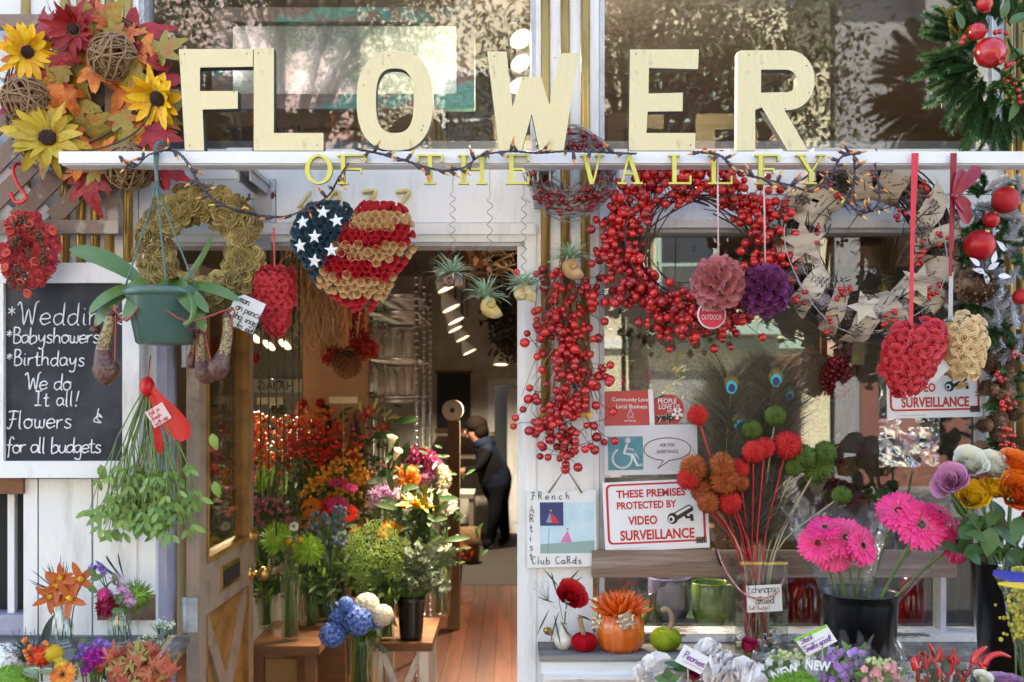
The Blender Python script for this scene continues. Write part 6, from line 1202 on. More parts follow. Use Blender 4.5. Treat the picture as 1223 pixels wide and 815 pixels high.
def stock(label, px, py, rx, ry, y, c1, c2, n, wr, seed, tag_=None, extra=None):
    t = T('stock_bouquet', label, 'bouquet', P(px, 860, y), 'wrapped stock bouquets'); ft = vaseless(t, px, y); mb = MB(); q = random.Random(seed); heads = []
    for i in range(n):
        x, y_ = px + q.uniform(-1, 1) * rx, py + q.uniform(-1, 1) * ry; p = P(x, y_, y - q.uniform(-.03, .05)); heads.append(p); d = V((q.gauss(0, .6), -1, q.gauss(.2, .5)))
        for k in range(5): a = k * 1.257 + i; M = dirM(p, d, 1, a); mb.leaf(p, M.to_3x3() @ V((1, 0, .35)), d, S(4.6, y), S(4.6, y), 'obov', .5, .2, 3)
    B(mb, 'blossoms', mat(label.split()[0] + '_stock', c1, c2, .6), t); mb = MB(); stems(mb, ft, heads[::8], .003)
    for p in heads[::2]: mb.leaf(p + V((0, .02, -.01)), (q.uniform(-1, 1), -.2, q.uniform(-.2, 1)), (0, -1, .4), .045, .016, 'lance', .5, .2, 4)
    B(mb, 'stems', sep, t)
    if extra: bm = MB(); [bm.ell(P(px + q.uniform(-1, 1) * rx * .8, py - ry + q.uniform(-6, 8), y - .03), S(q.uniform(2, 3.4), y), 6, 5) for _ in range(26)]; B(bm, 'buds', extra, t)
    if wr: wrap(t, px, 870, 16, py - ry - 10, rx * 1.15, y, 0, seed)
    return t
bud = mat('pale_green_bud', (.46, .52, .22), (.55, .55, .34), .6)
stock('purple stock bouquet in crinkled cellophane under the black gerbera bucket', 1008, 800, 26, 24, -.66, (.40, .20, .56), (.52, .34, .64), 90, True, 11)
stock('pink stock bouquet with green buds in front of the black gerbera bucket', 1052, 806, 20, 14, -.72, (.62, .26, .28), (.66, .36, .34), 46, True, 12, extra=bud)
ts = stock('white stock bouquet in printed cellophane above the green moss ball', 945, 796, 34, 14, -.68, (.70, .70, .66), (.66, .70, .58), 46, True, 13, extra=bud)
mb = MB(); f = rotf(985, 796, .1); put_text(mb, 'NEW', (962, 790, 992, 802), -.80, 0, .03, f); f = rotf(940, 805, -.35); put_text(mb, 'NEW', (922, 796, 956, 808), -.80, 0, .03, f); B(mb, 'lettering', signw, ts)
t = T('moss_ball', 'bright green dianthus head in the bottom row left of the purple stock', 'flower', P(948, 860, -.80)); mb = MB(); cc = P(948, 822, -.80); lmoss = mat('lime_moss', (.16, .30, .03), (.24, .40, .05), .7)
for p in fib(900): mb.leaf(cc + V((p.x * .062, p.y * .05, p.z * .035)), p + rv(.3), rv(), .014, .006, 'lance', .4, .2, 2)
mb.ell(cc, (.062, .05, .034)); B(mb, 'flower_head', lmoss, t); mb = MB(); mb.tube([cc, V((cc.x, cc.y, .602))], .006, 6); B(mb, 'stem', stemg, t)
t = T('chili_bouquet', 'wrapped bouquet of red chili peppers in the bottom right', 'bouquet', P(1120, 860, -.70)); ft = vaseless(t, 1125, -.70, .1); mb = MB(); chili = mat('red_chili', (.50, .012, .015), (.60, .03, .02), .22, coat=.5); hs = []; mb = MB()
for i in range(24):
    x, y_ = U(1088, 1152), U(782, 822); p = P(x, y_, -.72 + U(-.05, .05)); hs.append(p); d = V((U(-.5, .5), U(-.4, .1), 1)).normalized(); L_ = U(.03, .06); mb.tube(curve([p, p + d * L_ * .5 + V((.003, 0, 0)), p + d * L_ + V((U(-.012, .012), 0, 0))], 3), [.0055, .0062, .006, .005, .004, .0026, .0006], 6)
B(mb, 'small_peppers', chili, t, kind='stuff')
for a in ([(1163, 793), (1165, 784), (1173, 776), (1179, 772)], [(1175, 795), (1181, 785), (1194, 781), (1207, 785)], [(1170, 812), (1174, 798), (1168, 790)], [(1094, 800), (1091, 790), (1092, 784)]):
    mb = MB(); pp = curve([P(*q, -.80) for q in a], 4); mb.tube(pp, [S(4.2, -.8) * (1 - (i / len(pp)) ** 2.5) + .0006 for i in range(len(pp))], 8); B(mb, 'pepper', chili, t)
mb = MB(); stems(mb, ft, hs[::2], .003)
for p in hs: mb.leaf(p, rv() + V((0, 0, .5)), rv(), .05, .015, 'lance', .6, .2, 4)
B(mb, 'stems', mat('dark_chili_stem', (.05, .09, .03), (.08, .12, .04), .5), t); wrap(t, 1122, 880, 20, 776, 46, -.70, 0, 21)
t = T('ornamental_kale', 'lilac ornamental kale head in the bottom right corner', 'kale', P(1200, 860, -.78)); cc = P(1196, 822, -.78); mb = MB()
for i in range(34):
    f_ = i / 34; a = i * 2.4; el = 1.3 - 1.1 * f_; d = V((math.cos(a) * math.cos(el), math.sin(a) * math.cos(el), math.sin(el))); mb.leaf(cc + V((0, 0, -.02)), d, (0, 0, 1), .04 + .05 * f_, .06 + .05 * f_, 'obov', -.7 + .6 * f_, .3, 6, 0 if f_ < .7 else 1)
B(mb, 'leaves', [mat('kale_lilac', (.40, .18, .38), (.48, .30, .44), .6, bump=(60, .8)), mat('kale_grey_green', (.24, .30, .24), (.30, .30, .30), .6, bump=(60, .8))], t); mb = MB(); mb.tube([cc, V((cc.x, cc.y, .602))], .012, 8); B(mb, 'stem', stemg, t)
t = T('white_rose', 'single cream rose beside the lilac kale at the bottom edge', 'rose', P(1172, 860, -.84)); place(t, 'rose_head', RP['white rose'], [dirM(P(1172, 816, -.84), (0, -.6, .8), S(15, -.84))]); mb = MB(); p = P(1172, 818, -.84); mb.tube([p, V((p.x, p.y, .602))], .004, 6); B(mb, 'stem', stemg, t)
# ================================================================== bottom left shelf with bottles
ysh = -.22; zs = P(0, 782, -.30).z; sb = T('bottle_shelf', 'weathered grey shelf under the chalkboard holding bottles of flowers', 'shelf', P(100, 790, -.2)); mb = MB(); mb.box(P(-60, 0, -.30).x, P(196, 0, -.30).x, -.34, -.034, zs - .03, zs); B(mb, 'board', greywood, sb)
for x in (30, 160): mb = MB(); a = P(x, 0, -.1).x; mb.box(a - .015, a + .015, -.30, -.034, zs - .12, zs - .0305); B(mb, 'bracket', greywood, sb)
def onshelf(px, y): return V((P(px, 0, y).x, y, zs))
def bottle(t, c, r, h, m_=vg, neck=.45, nh=.35):
    mb = MB(); mb.lathe([(.001, .002), (r * .9, .002), (r, .008), (r, h * (1 - nh - .15)), (r * neck, h * (1 - nh * .55)), (r * neck, h * .97), (r * neck * 1.12, h * .975), (r * neck * 1.12, h), (r * neck * .85, h), (r * neck * .8, h * .97), (r * neck * .8, h * (1 - nh * .5)), (r * .9, h * (1 - nh - .17)), (r * .9, .012), (.001, .012)], 24, c); return B(mb, 'bottle', m_, t)
def starflower(n, wd, ms, nm, cen=1, bend=.3, prof='point', tilt=.25):
    mb = MB()
    for i in range(n): a = 2 * PI * i / n + U(-.1, .1); mb.leaf((0, 0, 0), (math.cos(a), math.sin(a), tilt + U(-.1, .15)), (0, 0, 1), U(.9, 1.05), wd, prof, U(.5, 1.3) * bend, .3, 5)
    mb.leaf((0, 0, .02), (.2, .1, 1), (1, 0, 0), .42, .4, 'ovate', .8, .5, 4, cen); mb.ell((0, 0, .06), (.16, .16, .18), 8, 6, cen); return Proto(mb, nm, ms)
orch = starflower(5, .52, [mat('orange_orchid', (.56, .16, .015), (.42, .10, .01), .5, noise=30, c3=(.34, .07, .01)), mat('orchid_lip_yellow', (.72, .45, .04), None, .5)], 'orchid_flower')
c = onshelf(73, -.20); t = T('flower_bottle', 'small glass bottle of orange orchids on the weathered shelf', 'bottle', c, 'bottles of flowers on the weathered shelf'); bottle(t, c, S(14, -.2), S(52, -.2)); HO = [(84, 715, 27), (70, 700, 24), (97, 692, 24), (60, 713, 22), (73, 690, 20)]
place(t, 'orchid_flower', orch, [dirM(P(x, y_, -.23 - U(0, .03)), (U(-.4, .4), -1, U(-.1, .3)), S(s_, -.2)) for x, y_, s_ in HO]); mb = MB(); stems(mb, c + V((0, 0, .02)), [P(x, y_, -.22) for x, y_, _ in HO], .002)
dkl = mat('dark_wispy_leaf', (.035, .05, .04), (.06, .08, .06), .5); B(mb, 'stems', stemg, t); mb = MB()
for i in range(16): a = U(.2, 2.9); p = P(72 + 8 * math.cos(a), 705, -.2); mb.leaf(p, (math.cos(a), -.1, math.sin(a)), (0, -1, 0), S(U(30, 42)), .004, 'lance', U(-.5, .5), .2, 5)
for x, y_, a in ((62, 740, -1.8), (64, 735, -2.0), (80, 760, -.7), (92, 766, -.6)): mb.leaf(P(x, y_, -.24), (math.cos(a), -.2, math.sin(a)), (0, -1, 0), S(34), .02, 'lance', .5, .2, 5)
B(mb, 'wispy_leaves', dkl, t)
GT = fluffy(260, .62, .06, mat('green_trick', (.15, .26, .03), (.24, .38, .06), .7), 'green_pompon', 'lance'); DAH = fluffy(90, .62, .24, mat('magenta_dahlia', (.24, .01, .05), (.32, .02, .07), .5), 'dahlia', 'strap'); CL_ = fluffy(46, .75, .34, mat('lilac_pink_cluster', (.52, .26, .44), (.60, .38, .52), .6), 'lilac_cluster'); PKC = fluffy(60, .62, .3, mat('hot_pink_cluster', (.66, .06, .28), (.70, .12, .34), .6), 'pink_cluster'); PUR = fluffy(40, .7, .3, mat('violet_cluster', (.20, .10, .40), (.30, .18, .50), .6), 'violet_cluster')
c = onshelf(143, -.19); t = T('flower_bottle', 'glass bottle of a fuzzy green ball, burgundy dahlia and lilac sprigs on the shelf', 'bottle', c, 'bottles of flowers on the weathered shelf'); bottle(t, c, S(14, -.19), S(62, -.19)); hs = []
def pt(t, nm, pr, x, y_, y, s_, d=(0, -1, .3), label=None): hs.append(P(x, y_, y)); place(t, nm, pr, [dirM(P(x, y_, y), d, S(s_, y))], label=label)
pt(t, 'green_pompon', GT, 162, 712, -.2, 21); pt(t, 'dahlia', DAH, 127, 725, -.24, 13); pt(t, 'pink_cluster', PKC, 124, 710, -.25, 8)
for x, y_ in ((146, 704), (150, 712), (155, 718), (139, 692)): pt(t, 'lilac_cluster', CL_, x, y_, -.26, 7)
for x, y_ in ((110, 678), (119, 677), (130, 709), (124, 683)): pt(t, 'violet_cluster', PUR, x, y_, -.24, 5)
mb = MB(); stems(mb, c + V((0, 0, .02)), hs, .0018); B(mb, 'stems', stemg, t); mb = MB()
for x, y_, a, l in ((108, 692, .3, 22), (115, 686, 2.6, 14), (139, 722, 1, 24), (133, 730, .1, 20), (140, 700, 1.8, 20), (106, 700, -.6, 16)): mb.leaf(P(x, y_, -.27), (math.cos(a), -.3, math.sin(a)), (0, -1, .2), S(l * .8), S(7.5), 'ovate', .6, .3, 5)
B(mb, 'leaves', leafg, t); mb = MB()
for i, (x, y_) in enumerate(((139, 664), (125, 668), (130, 672), (120, 676), (112, 672), (100, 724))): mb.leaf(P(148 - i * 2, 690, -.2), P(x, y_, -.2) - P(148 - i * 2, 690, -.2), (.6, -1, .3), S(34), .006, 'lance', -.9, .2, 6)
B(mb, 'wispy_leaves', dkl, t)
# lowest left row, stands on the bench
def low(name, label, px, y, cat='bouquet'): 
    t = T(name, label, cat, P(px, 870, y)); return t, vaseless(t, px, y, .07)
t, ft = low('hydrangea_bunch', 'white hydrangea head at the bottom left corner', 8, -.55)
def floret_ball(n, ms, nm, k=4, sz=.2):
    mb = MB(); mb.ell((0, 0, 0), .82, 12, 8, 1 if len(ms) > 1 else 0)
    for p in fib(n):
        M = dirM(p * .9, p, sz, U(0, 6)).to_4x4(); f_ = MB()
        for i in range(k): a = 2 * PI * i / k; f_.leaf((0, 0, 0), (math.cos(a), math.sin(a), .25), (0, 0, 1), 1, 1.0, 'obov', .4, .1, 2)
        mb.merge(f_, M)
    return Proto(mb, nm, ms)
HW = floret_ball(110, [mat('white_hydrangea', (.66, .66, .60), (.72, .72, .70), .6)], 'hydrangea_head'); place(t, 'hydrangea_head', HW, [dirM(P(8, 793, -.56), (0, -1, .4), S(27, -.56))]); mb = MB(); stems(mb, ft, [P(8, 795, -.55)], .005); B(mb, 'stem', stemg, t)
t = T('moss_pot', 'round bright green moss in a pot at the bottom left edge', 'moss', P(12, 870, -.68)); cc = P(12, 818, -.68); mb = MB()
for p in fib(800): mb.leaf(cc + V((p.x * .062, p.y * .05, p.z * .045)), p + rv(.3), rv(), .012, .005, 'lance', .4, .2, 2)
mb.ell(cc, (.062, .05, .044)); B(mb, 'moss', lmoss, t); mb = MB(); mb.lathe([(.001, .602), (.05, .602), (.06, cc.z - .02), (.001, cc.z - .02)], 20, V((cc.x, cc.y, 0))); B(mb, 'pot', paper, t)
succ = mat('pale_green_succulent', (.36, .44, .30), (.44, .52, .38), .5)
t = T('succulent_pot', 'pale green rosette succulents in a white pot in the bottom left row', 'succulent', P(45, 870, -.70)); mb = MB()
for x, y_, r in ((38, 806, 17), (55, 803, 12)):
    cc = P(x, y_ + 4, -.70)
    for i in range(24): f_ = i / 24; a = i * 2.4; el = 1.4 - 1.2 * f_; d = V((math.cos(a) * math.cos(el), math.sin(a) * math.cos(el), math.sin(el))); mb.leaf(cc, d, (0, 0, 1), S(r, -.7) * (.45 + .6 * f_), S(r * .55, -.7), 'obov', -.5, .35, 4)
B(mb, 'rosettes', succ, t); mb = MB(); cc = P(44, 820, -.70); mb.lathe([(.001, .602), (.04, .602), (.055, cc.z), (.050, cc.z), (.001, cc.z - .01)], 24, V((cc.x, cc.y, 0))); B(mb, 'pot', paper, t)
t, ft = low('mixed_bouquet', 'dark twig posy with an orange carnation, orange berries and a yellow ball flower', 48, -.60); hs = []
CAR = fluffy(90, .65, .3, mat('orange_red_carnation', (.66, .07, .02), (.70, .12, .03), .5), 'carnation'); CRA = spiky(300, .9, 1.0, .07, mat('yellow_ball_flower', (.52, .36, .02), (.46, .30, .02), .8), 'ball_flower')
pt(t, 'carnation', CAR, 48, 784, -.62, 13); pt(t, 'ball_flower', CRA, 64, 781, -.62, 12); OB = berry_proto(mat('orange_berry', (.62, .17, .02), None, .3)); place(t, 'berry', OB, [dirM(P(x, y_, -.63), rv(), S(3, -.6)) for x, y_ in ((29, 766), (30, 764), (35, 775), (36, 772), (32, 783), (34, 787), (54, 768), (56, 770), (36, 793), (30, 778))]); mb = MB()
for i in range(26): a = U(.5, 3.2); p = P(34 + U(-6, 12), 790, -.58); e = p + V((math.cos(a), U(-.3, .2), math.sin(a))) * U(.06, .11); mb.tube(curve([p, p.lerp(e, .5) + rv(.006), e], 3), [.0022, .002, .002, .0016, .0012, .001, .0006], 4); mb.tube([p.lerp(e, .6), p.lerp(e, .6) + rv(.015) + V((0, 0, .02))], .0011, 3)
B(mb, 'dark_twigs', dkl, t); mb = MB(); stems(mb, ft, hs, .003); B(mb, 'stems', stemg, t)
t, ft = low('mixed_bouquet', 'orange and yellow gaillardia posy in the bottom left row', 74, -.66); hs = []; GA = gerb(mat('orange_gaillardia', (.62, .14, .02), (.70, .30, .03), .5), 'gaillardia', 18, mat('rust_stamen', (.3, .08, .03))); pt(t, 'gaillardia', GA, 75, 806, -.68, 17); YC = fluffy(40, .7, .3, mat('yellow_cluster', (.66, .50, .04), (.72, .58, .06), .6), 'yellow_cluster')
for x, y_ in ((71, 791), (66, 812), (70, 817), (74, 793)): pt(t, 'yellow_cluster', YC, x, y_, -.67, 6)
mb = MB(); stems(mb, ft, hs, .0025); B(mb, 'stems', stemg, t); mb = MB()
for i in range(12): a = U(0, 3.1); mb.leaf(P(80 + U(-10, 14), 812, -.66), (math.cos(a), -.2, math.sin(a)), (0, -1, .3), .05, .014, 'lance', .4, .2, 5)
B(mb, 'leaves', mat('grey_green_leaf', (.20, .26, .15), (.26, .3, .2), .6), t)
t, ft = low('stock_posy', 'magenta and violet posy in a bottle in the bottom left row', 112, -.58); hs = []; MAG = fluffy(46, .75, .36, mat('magenta_cluster', (.44, .02, .36), (.52, .05, .42), .6), 'magenta_cluster')
for x, y_ in ((110, 779), (118, 781), (124, 776), (106, 786), (116, 789), (122, 786), (103, 800), (110, 793)): pt(t, 'magenta_cluster', MAG, x, y_, -.6, 6.2)
for x, y_ in ((98, 782), (97, 772), (119, 766), (114, 770), (103, 775), (127, 770), (93, 785)): pt(t, 'violet_cluster', PUR, x, y_, -.6, 5)
mb = MB(); stems(mb, ft, hs, .002); B(mb, 'stems', stemg, t); mb = MB()
for i in range(26): a = U(0, 6.3); mb.leaf(P(110 + U(-18, 16), 790 + U(-12, 16), -.56), (math.cos(a), -.2, math.sin(a)), (0, -1, .3), .045, .014, 'lance', .5, .2, 4)
B(mb, 'leaves', leafg, t)
OAK = [(math.radians(a), r) for a, r in ((-170, .2), (-150, .35), (-120, .3), (-100, .6), (-88, .72), (-76, .4), (-60, .3), (-52, .75), (-45, .9), (-38, .55), (-24, .35), (-14, .8), (-6, 1.0), (0, 1.15), (6, 1.0), (14, .8), (24, .35), (38, .55), (45, .9), (52, .75), (60, .3), (76, .4), (88, .72), (100, .6), (120, .3), (150, .35), (170, .2))]
t, ft = low('oak_leaf_bunch', 'red autumn oak leaves with white lace flowers at the bottom left beside the door', 170, -.60); mb = MB()
for i in range(70): x, y_ = 165 + R.gauss(0, 22), 798 + R.gauss(0, 13); a = U(-.3, 3.4); d = V((math.cos(a), -.2, math.sin(a))); mb.outline_leaf(P(max(118, min(205, x)), max(776, y_), -.62 + U(-.05, .04)), d, (U(-.4, .4), -1, U(-.1, .5)), S(U(10, 15)), OAK, U(.1, 1.3), 0 if R.random() < .8 else 1)
B(mb, 'oak_leaves', [mat('oak_red', (.28, .03, .02), (.42, .09, .04), .5, noise=20, c3=(.34, .12, .04)), mat('oak_olive', (.26, .24, .06), None, .5)], t); mb = MB(); st = MB()
for x, y_ in ((180, 762), (190, 746), (203, 748), (172, 768), (186, 772), (198, 752)):
    p = P(x, y_, -.55); st.tube(curve([ft, P(170, 810, -.58), p + V((0, 0, -.03))], 4), .0016, 4)
    for i in range(26): e = p + V((R.gauss(0, .014), R.gauss(0, .01), abs(R.gauss(0, .008)))); mb.ell(e, .0024, 5, 4); st.tube([p + V((0, 0, -.03)), e], .0005, 3)
B(mb, 'lace_flowers', mat('pale_lace_flower', (.50, .58, .42), (.62, .66, .54), .7), t); B(st, 'stems', stemg, t)
# ================================================================== inside the shop
# tan post
mb = MB(); a, b_ = P(362, 0, 2.25), P(436, 0, 2.25); mb.box(a.x, b_.x, 2.25, 2.40, .005, 3.21); B(mb, 'post', tan, shop)
mb = MB(); mb.box(-2.19, -1.35, 3.9, 3.96, .005, 3.21); B(mb, 'partition', mat('grey_green_wall', (.22, .23, .20)), shop)
# lamps
warm = mat('lamp_glow', (1, .9, .75), None, .5, emit=((1, .80, .52), .55)); shade_m = mat('lamp_shade_grey', (.62, .58, .52), None, .5)
def lamp(label, x, y_, yd, r_px, tilt=(.0, -.35, -1), power=9, light=True, cord=None, yaw=0):
    c = P(x, y_, yd); t = T('track_lamp', label, 'lamp', c, 'reflector lamps in the shop'); r = S(r_px, yd); d = V(tilt).normalized(); M = dirM((0, 0, 0), -d, 1, 0).to_3x3()
    mb = MB(); mb.lathe([(r, 0), (r * .98, r * .3), (r * .55, r * 1.3), (r * .42, r * 1.5), (r * .42, r * 2.3), (.001, r * 2.35)], 20, c, 0, M); B(mb, 'lamp_shade', shade_m, t)
    mb = MB(); mb.lathe([(.001, r * .12), (r * .93, r * .10)], 20, c, 0, M); B(mb, 'bulb', warm, t)
    top = c - d * r * 2.3; mb = MB(); zt = cord if cord else 3.22; mb.tube([top, V((top.x, top.y, top.z + .03)), V((top.x, top.y, zt))], .006, 6); B(mb, 'rod', sblk, t)
    if light:
        ld = bpy.data.lights.new('lamp_light', 'SPOT'); ld.energy = power; ld.color = (1, .85, .66); ld.spot_size = math.radians(125); ld.spot_blend = .8; ld.shadow_soft_size = .05
        lo = bpy.data.objects.new('lamp_light', ld); COL.objects.link(lo); lo.parent = t; lo.location = d * (r * .2 + .02); lo.rotation_euler = d.to_track_quat('-Z', 'Y').to_euler()
for i, (x, y_, r, yd) in enumerate(((534, 345, 11, 1.3), (539, 369, 10.5, 1.6), (545, 384, 9.5, 1.9), (544, 394, 8.5, 2.2), (553, 405, 8, 2.5), (561, 421, 8, 2.8))): lamp('grey reflector lamp in the doorway row, %s' % ('nearest and highest', 'second from the front', 'third from the front', 'fourth from the front', 'fifth from the front', 'furthest and lowest')[i], x, y_, yd, r * 1.12, (.5, -.12, -1), 36)
for i, (x, y_) in enumerate(((622, 47), (622, 76), (619, 103))): lamp('glowing reflector lamp behind the left transom pane, %s' % ('highest', 'middle', 'lowest beside the W')[i], x, y_, .55 + .25 * i, 14 - i, (.35, -.45, -.7), 22, cord=3.22)
for i, (x, y_) in enumerate(((304, 404), (321, 413), (340, 412))): lamp('glowing reflector lamp behind the red shaving heart, %s' % ('leftmost', 'middle', 'rightmost')[i], x, y_, 2.4 + .3 * i, 9, (-.5, -.6, -.8), 30)
lamp('round brass ceiling lamp low at the back of the doorway', 598, 436, 4.6, 9, (0, -.15, -1), 70)
lamp('added unseen reflector lamp that brightens the back of the shop', 560, 400, 7.4, 9, (0.1, .2, -1), 90)  # lamp added to lift the light at the back
# framed picture behind the transom
t = T('hung_window_frame', 'old window frame with chipped teal paint hung behind the left transom pane', 'frame', P(410, 130, .2)); tealw = mat('chipped_teal_paint', (.30, .19, .15), (.34, .22, .17), .7, noise=7, c3=(.16, .36, .29), bump=(40, .4), stretch=(.5, 1, 1), mask=(.53, .58)); mb = MB()
mb.pbox(253, 567, 9, 26, .16, .2); mb.pbox(253, 567, 112, 130, .16, .2); mb.pbox(253, 274, 26.2, 111.8, .16, .2); mb.pbox(545, 567, 26.2, 111.8, .16, .2); B(mb, 'frame', tealw, t)
mb = MB(); mb.pbox(274, 545, 26, 112, .185, .19); B(mb, 'pane', mat('silvered_mirror', (.72, .74, .76), None, .06, .9, bump=(7, .05)), t)
mb = MB()
for x in (262, 556): mb.tube([P(x, 9, .18), P(x, -40, .18)], .002, 5); mb.tube([P(x + 5 * math.cos(k * .6), 5 + 4 * math.sin(k * .6), .155) for k in range(11)], .002, 5)
B(mb, 'hanging_wire', steel, t)
for nm, x0_, x1_, y0_, y1_, yd, lb in (('storage_box', 268, 330, 152, 178, .35, 'brown box on the ledge behind the letters F and L'), ('storage_box', 936, 992, 150, 178, .35, 'brown box on the ledge behind the big R')):
    t = T(nm, lb, 'box', P((x0_ + x1_) / 2, y1_, yd)); mb = MB(); mb.pbox(x0_, x1_, y0_ + 3, y1_ + 6, yd, yd + .2); B(mb, 'body', mat('dark_brown_box', (.10, .06, .045), None, .6), t); mb = MB(); mb.pbox(x0_ - 1, x1_ + 1, y0_, y0_ + 2.6, yd - .004, yd + .2); B(mb, 'lid', mat('box_lid', (.13, .08, .06), None, .6), t)
mb = MB(); mb.box(-1.25, 2.2, .14, .62, P(0, 184, .35).z - .04, P(0, 184, .35).z - .002); B(mb, 'inner_ledge', ceilwood, shop)
# chrome rack of jars
def zat(py, y): return P(0, py, y).z
t = T('wire_rack', 'chrome wire shelving rack of glass jars standing behind the tan post', 'rack', P(450, 700, 2.6)); ya, yb = 2.45, 3.5; xa, xb = P(434, 0, ya).x, P(497, 0, ya).x
for x in (xa, xb):
    for y in (ya, (ya + yb) / 2, yb):
        if x == xa and y == ya: x_ = P(434, 0, ya).x
        else: x_ = x
        mb = MB(); mb.tube([(x_, y, .004), (x_, y, 2.5)], .013, 8)
        for k in range(60): z = .05 + k * .04; mb.tube([(x_, y, z), (x_, y, z + .008)], .0145, 8)
        B(mb, 'post', steel, t)
SH = [zat(352, ya), zat(372, ya), zat(428, ya), zat(474, ya), 1.2]
for z in SH:
    mb = MB()
    for dz in (0, -.03): 
        for y in (ya, yb): mb.tube([(xa, y, z + dz), (xb, y, z + dz)], .004, 5)
        for x in (xa, xb): mb.tube([(x, ya, z + dz), (x, yb, z + dz)], .004, 5)
    for k in range(24): y = ya + (yb - ya) * k / 23; mb.tube([(xa, y, z - .004), (xb, y, z - .004)], .0022, 4)
    for k in range(16): x = xa + (xb - xa) * k / 16; mb.tube([(x, ya, z), (x + (xb - xa) / 32, ya, z - .03), (x + (xb - xa) / 16, ya, z)], .002, 4)
    B(mb, 'shelf', steel, t)
jg = glass('jar_glass', (.96, .95, .93), 1.9, .0, 0, .05, (.9, .86, .78)); jm = MB(); jm.lathe([(.001, .002), (.034, .002), (.037, .006), (.037, .17), (.034, .17), (.034, .012), (.001, .010)], 28, (0, 0, 0), 0, None, lambda a, z: 1 + .05 * math.cos(a * 7)); JAR = Proto(jm, 'glass_jar', jg); jm = MB(); jm.lathe([(.001, .002), (.05, .002), (.055, .01), (.055, .1), (.04, .12), (.042, .135), (.038, .135), (.036, .12), (.05, .1), (.05, .012), (.001, .01)], 20); JAR2 = Proto(jm, 'glass_jar', jg)
def jar_row(z, y, x0_, x1_, n, pr, lb):
    for i in range(n):
        o = bpy.data.objects.new('glass_jar', pr.me); COL.objects.link(o); s_ = 1.0; o.location = (x0_ + (x1_ - x0_) * (i + .5) / n + U(-.006, .006), y, z + .0045); o['label'] = lb; o['category'] = 'jar'; o['group'] = lb
x4 = xa
jar_row(SH[2], ya + .1, x4 + .02, xb - .02, 3, JAR, 'clear glass jar in the front row of the middle rack shelf'); jar_row(SH[2], ya + .5, x4 + .03, xb - .03, 3, JAR, 'clear glass jar in the second row of the middle rack shelf')
jar_row(SH[3], ya + .1, x4 + .02, xb - .02, 3, JAR, 'clear glass jar in the front row of the lower rack shelf'); jar_row(SH[3], ya + .5, x4 + .03, xb - .03, 3, JAR, 'clear glass jar in the back row of the lower rack shelf')
for (px, col_, lb) in ((447, (.02, .03, .10), 'dark blue glass jar on the upper rack shelf'), (487, (.30, .01, .015), 'red glass jar on the upper rack shelf')):
    o = ONE(MB().merge(JAR2.mb), 'glass_jar', mat('jar_' + str(px), col_, None, .1, coat=.5), lb, 'jar', (P(px, 0, ya + .12).x, ya + .12, SH[1] + .0045))
mb = MB(); mb.lathe([(.001, 0), (.03, 0), (.033, .01), (.033, .13), (.012, .17), (.012, .21), (.016, .215), (.001, .215)], 18); ONE(mb, 'bottle', glass('green_bottle_glass', (.62, .75, .35), 1.5), 'tall green glass bottle among the jars on the middle rack shelf', 'bottle', (P(481, 0, ya + .2).x + .02, ya + .21, SH[2] + .0045))
# bead strands
bead_m = mat('dark_bead_strand', (.06, .055, .045), None, .25, .3); 
for i, x in enumerate((302, 311, 321, 330, 339, 349, 357)):
    yd = .95 + .05 * (i % 3); mb = MB(); mb.tube([P(x, 150, yd), P(x, 640 - 40 * (i % 3), yd)], .0028, 5)
    for k in range(26): mb.ell(P(x, 300 + k * 12 + U(-3, 3), yd), (.0046, .0046, .010), 6, 5)
    ONE(mb, 'bead_strand', bead_m, 'thin dark beaded strand hanging in a row left of the tan post', 'bead strand', P(x, 640, yd), 'beaded strands left of the tan post')
# hanging cone balls and raffia
kr = mat('red_shaving_ball', (.36, .02, .015), (.46, .03, .02), .7); kor = mat('rust_cone_scale', (.26, .075, .02), (.34, .11, .03), .7, noise=30, c3=(.08, .03, .015)); RB = fluffy(160, .52, .2, kr, 'shaving_ball'); CB = MB()
CB.ell((0, 0, 0), .72, 14, 10, 1)
for p in fib(120): CB.leaf(p * .78, (p * .8 + V((0, 0, -.6))).normalized(), p, .36, .34, 'obov', .5, -.2, 3)
CB = Proto(CB, 'cone_ball', [kor, dkc]); orr = mat('orange_ribbon', (.62, .19, .03), None, .4)
for pr, x, y_, r, yd, lb in ((RB, 397, 425, 15, 1.75, 'red shaving ball left of the rust cone ball in front of the tan post'), (CB, 414, 432, 19, 1.65, 'rust coloured ball of cone scales hung on an orange ribbon'), (RB, 437, 415, 18, 1.75, 'red shaving ball right of the rust cone ball in front of the tan post'), (RB, 301, 427, 11, 1.6, 'small red shaving ball hanging at the free edge of the open door')):
    t = T('hanging_ball', lb, 'ball ornament', P(x, y_ + r, yd), 'ball ornaments inside the doorway'); place(t, 'ball', pr, [dirM(P(x, y_, yd), (0, -.3, 1), S(r, yd))]); mb = MB(); mb.bar(P(x, y_ - r, yd), P(x, y_ - 300, yd), .0015, .012, (1, 0, 0)); B(mb, 'ribbon', orr, t)
t = T('red_garland', 'fuzzy red hanging garland beside the tan post behind the flag heart', 'garland', P(428, 420, 1.8)); mb = MB(); 
for i in range(500): p = P(427 + R.gauss(0, 6), U(300, 415), 1.8 + R.gauss(0, .02)); mb.leaf(p, rv(), rv(), .03, .014, 'obov', .5, .2, 2)
B(mb, 'shavings', kr, t)
mb = MB(); raf = mat('raffia', (.52, .28, .12), (.62, .38, .19), .8)
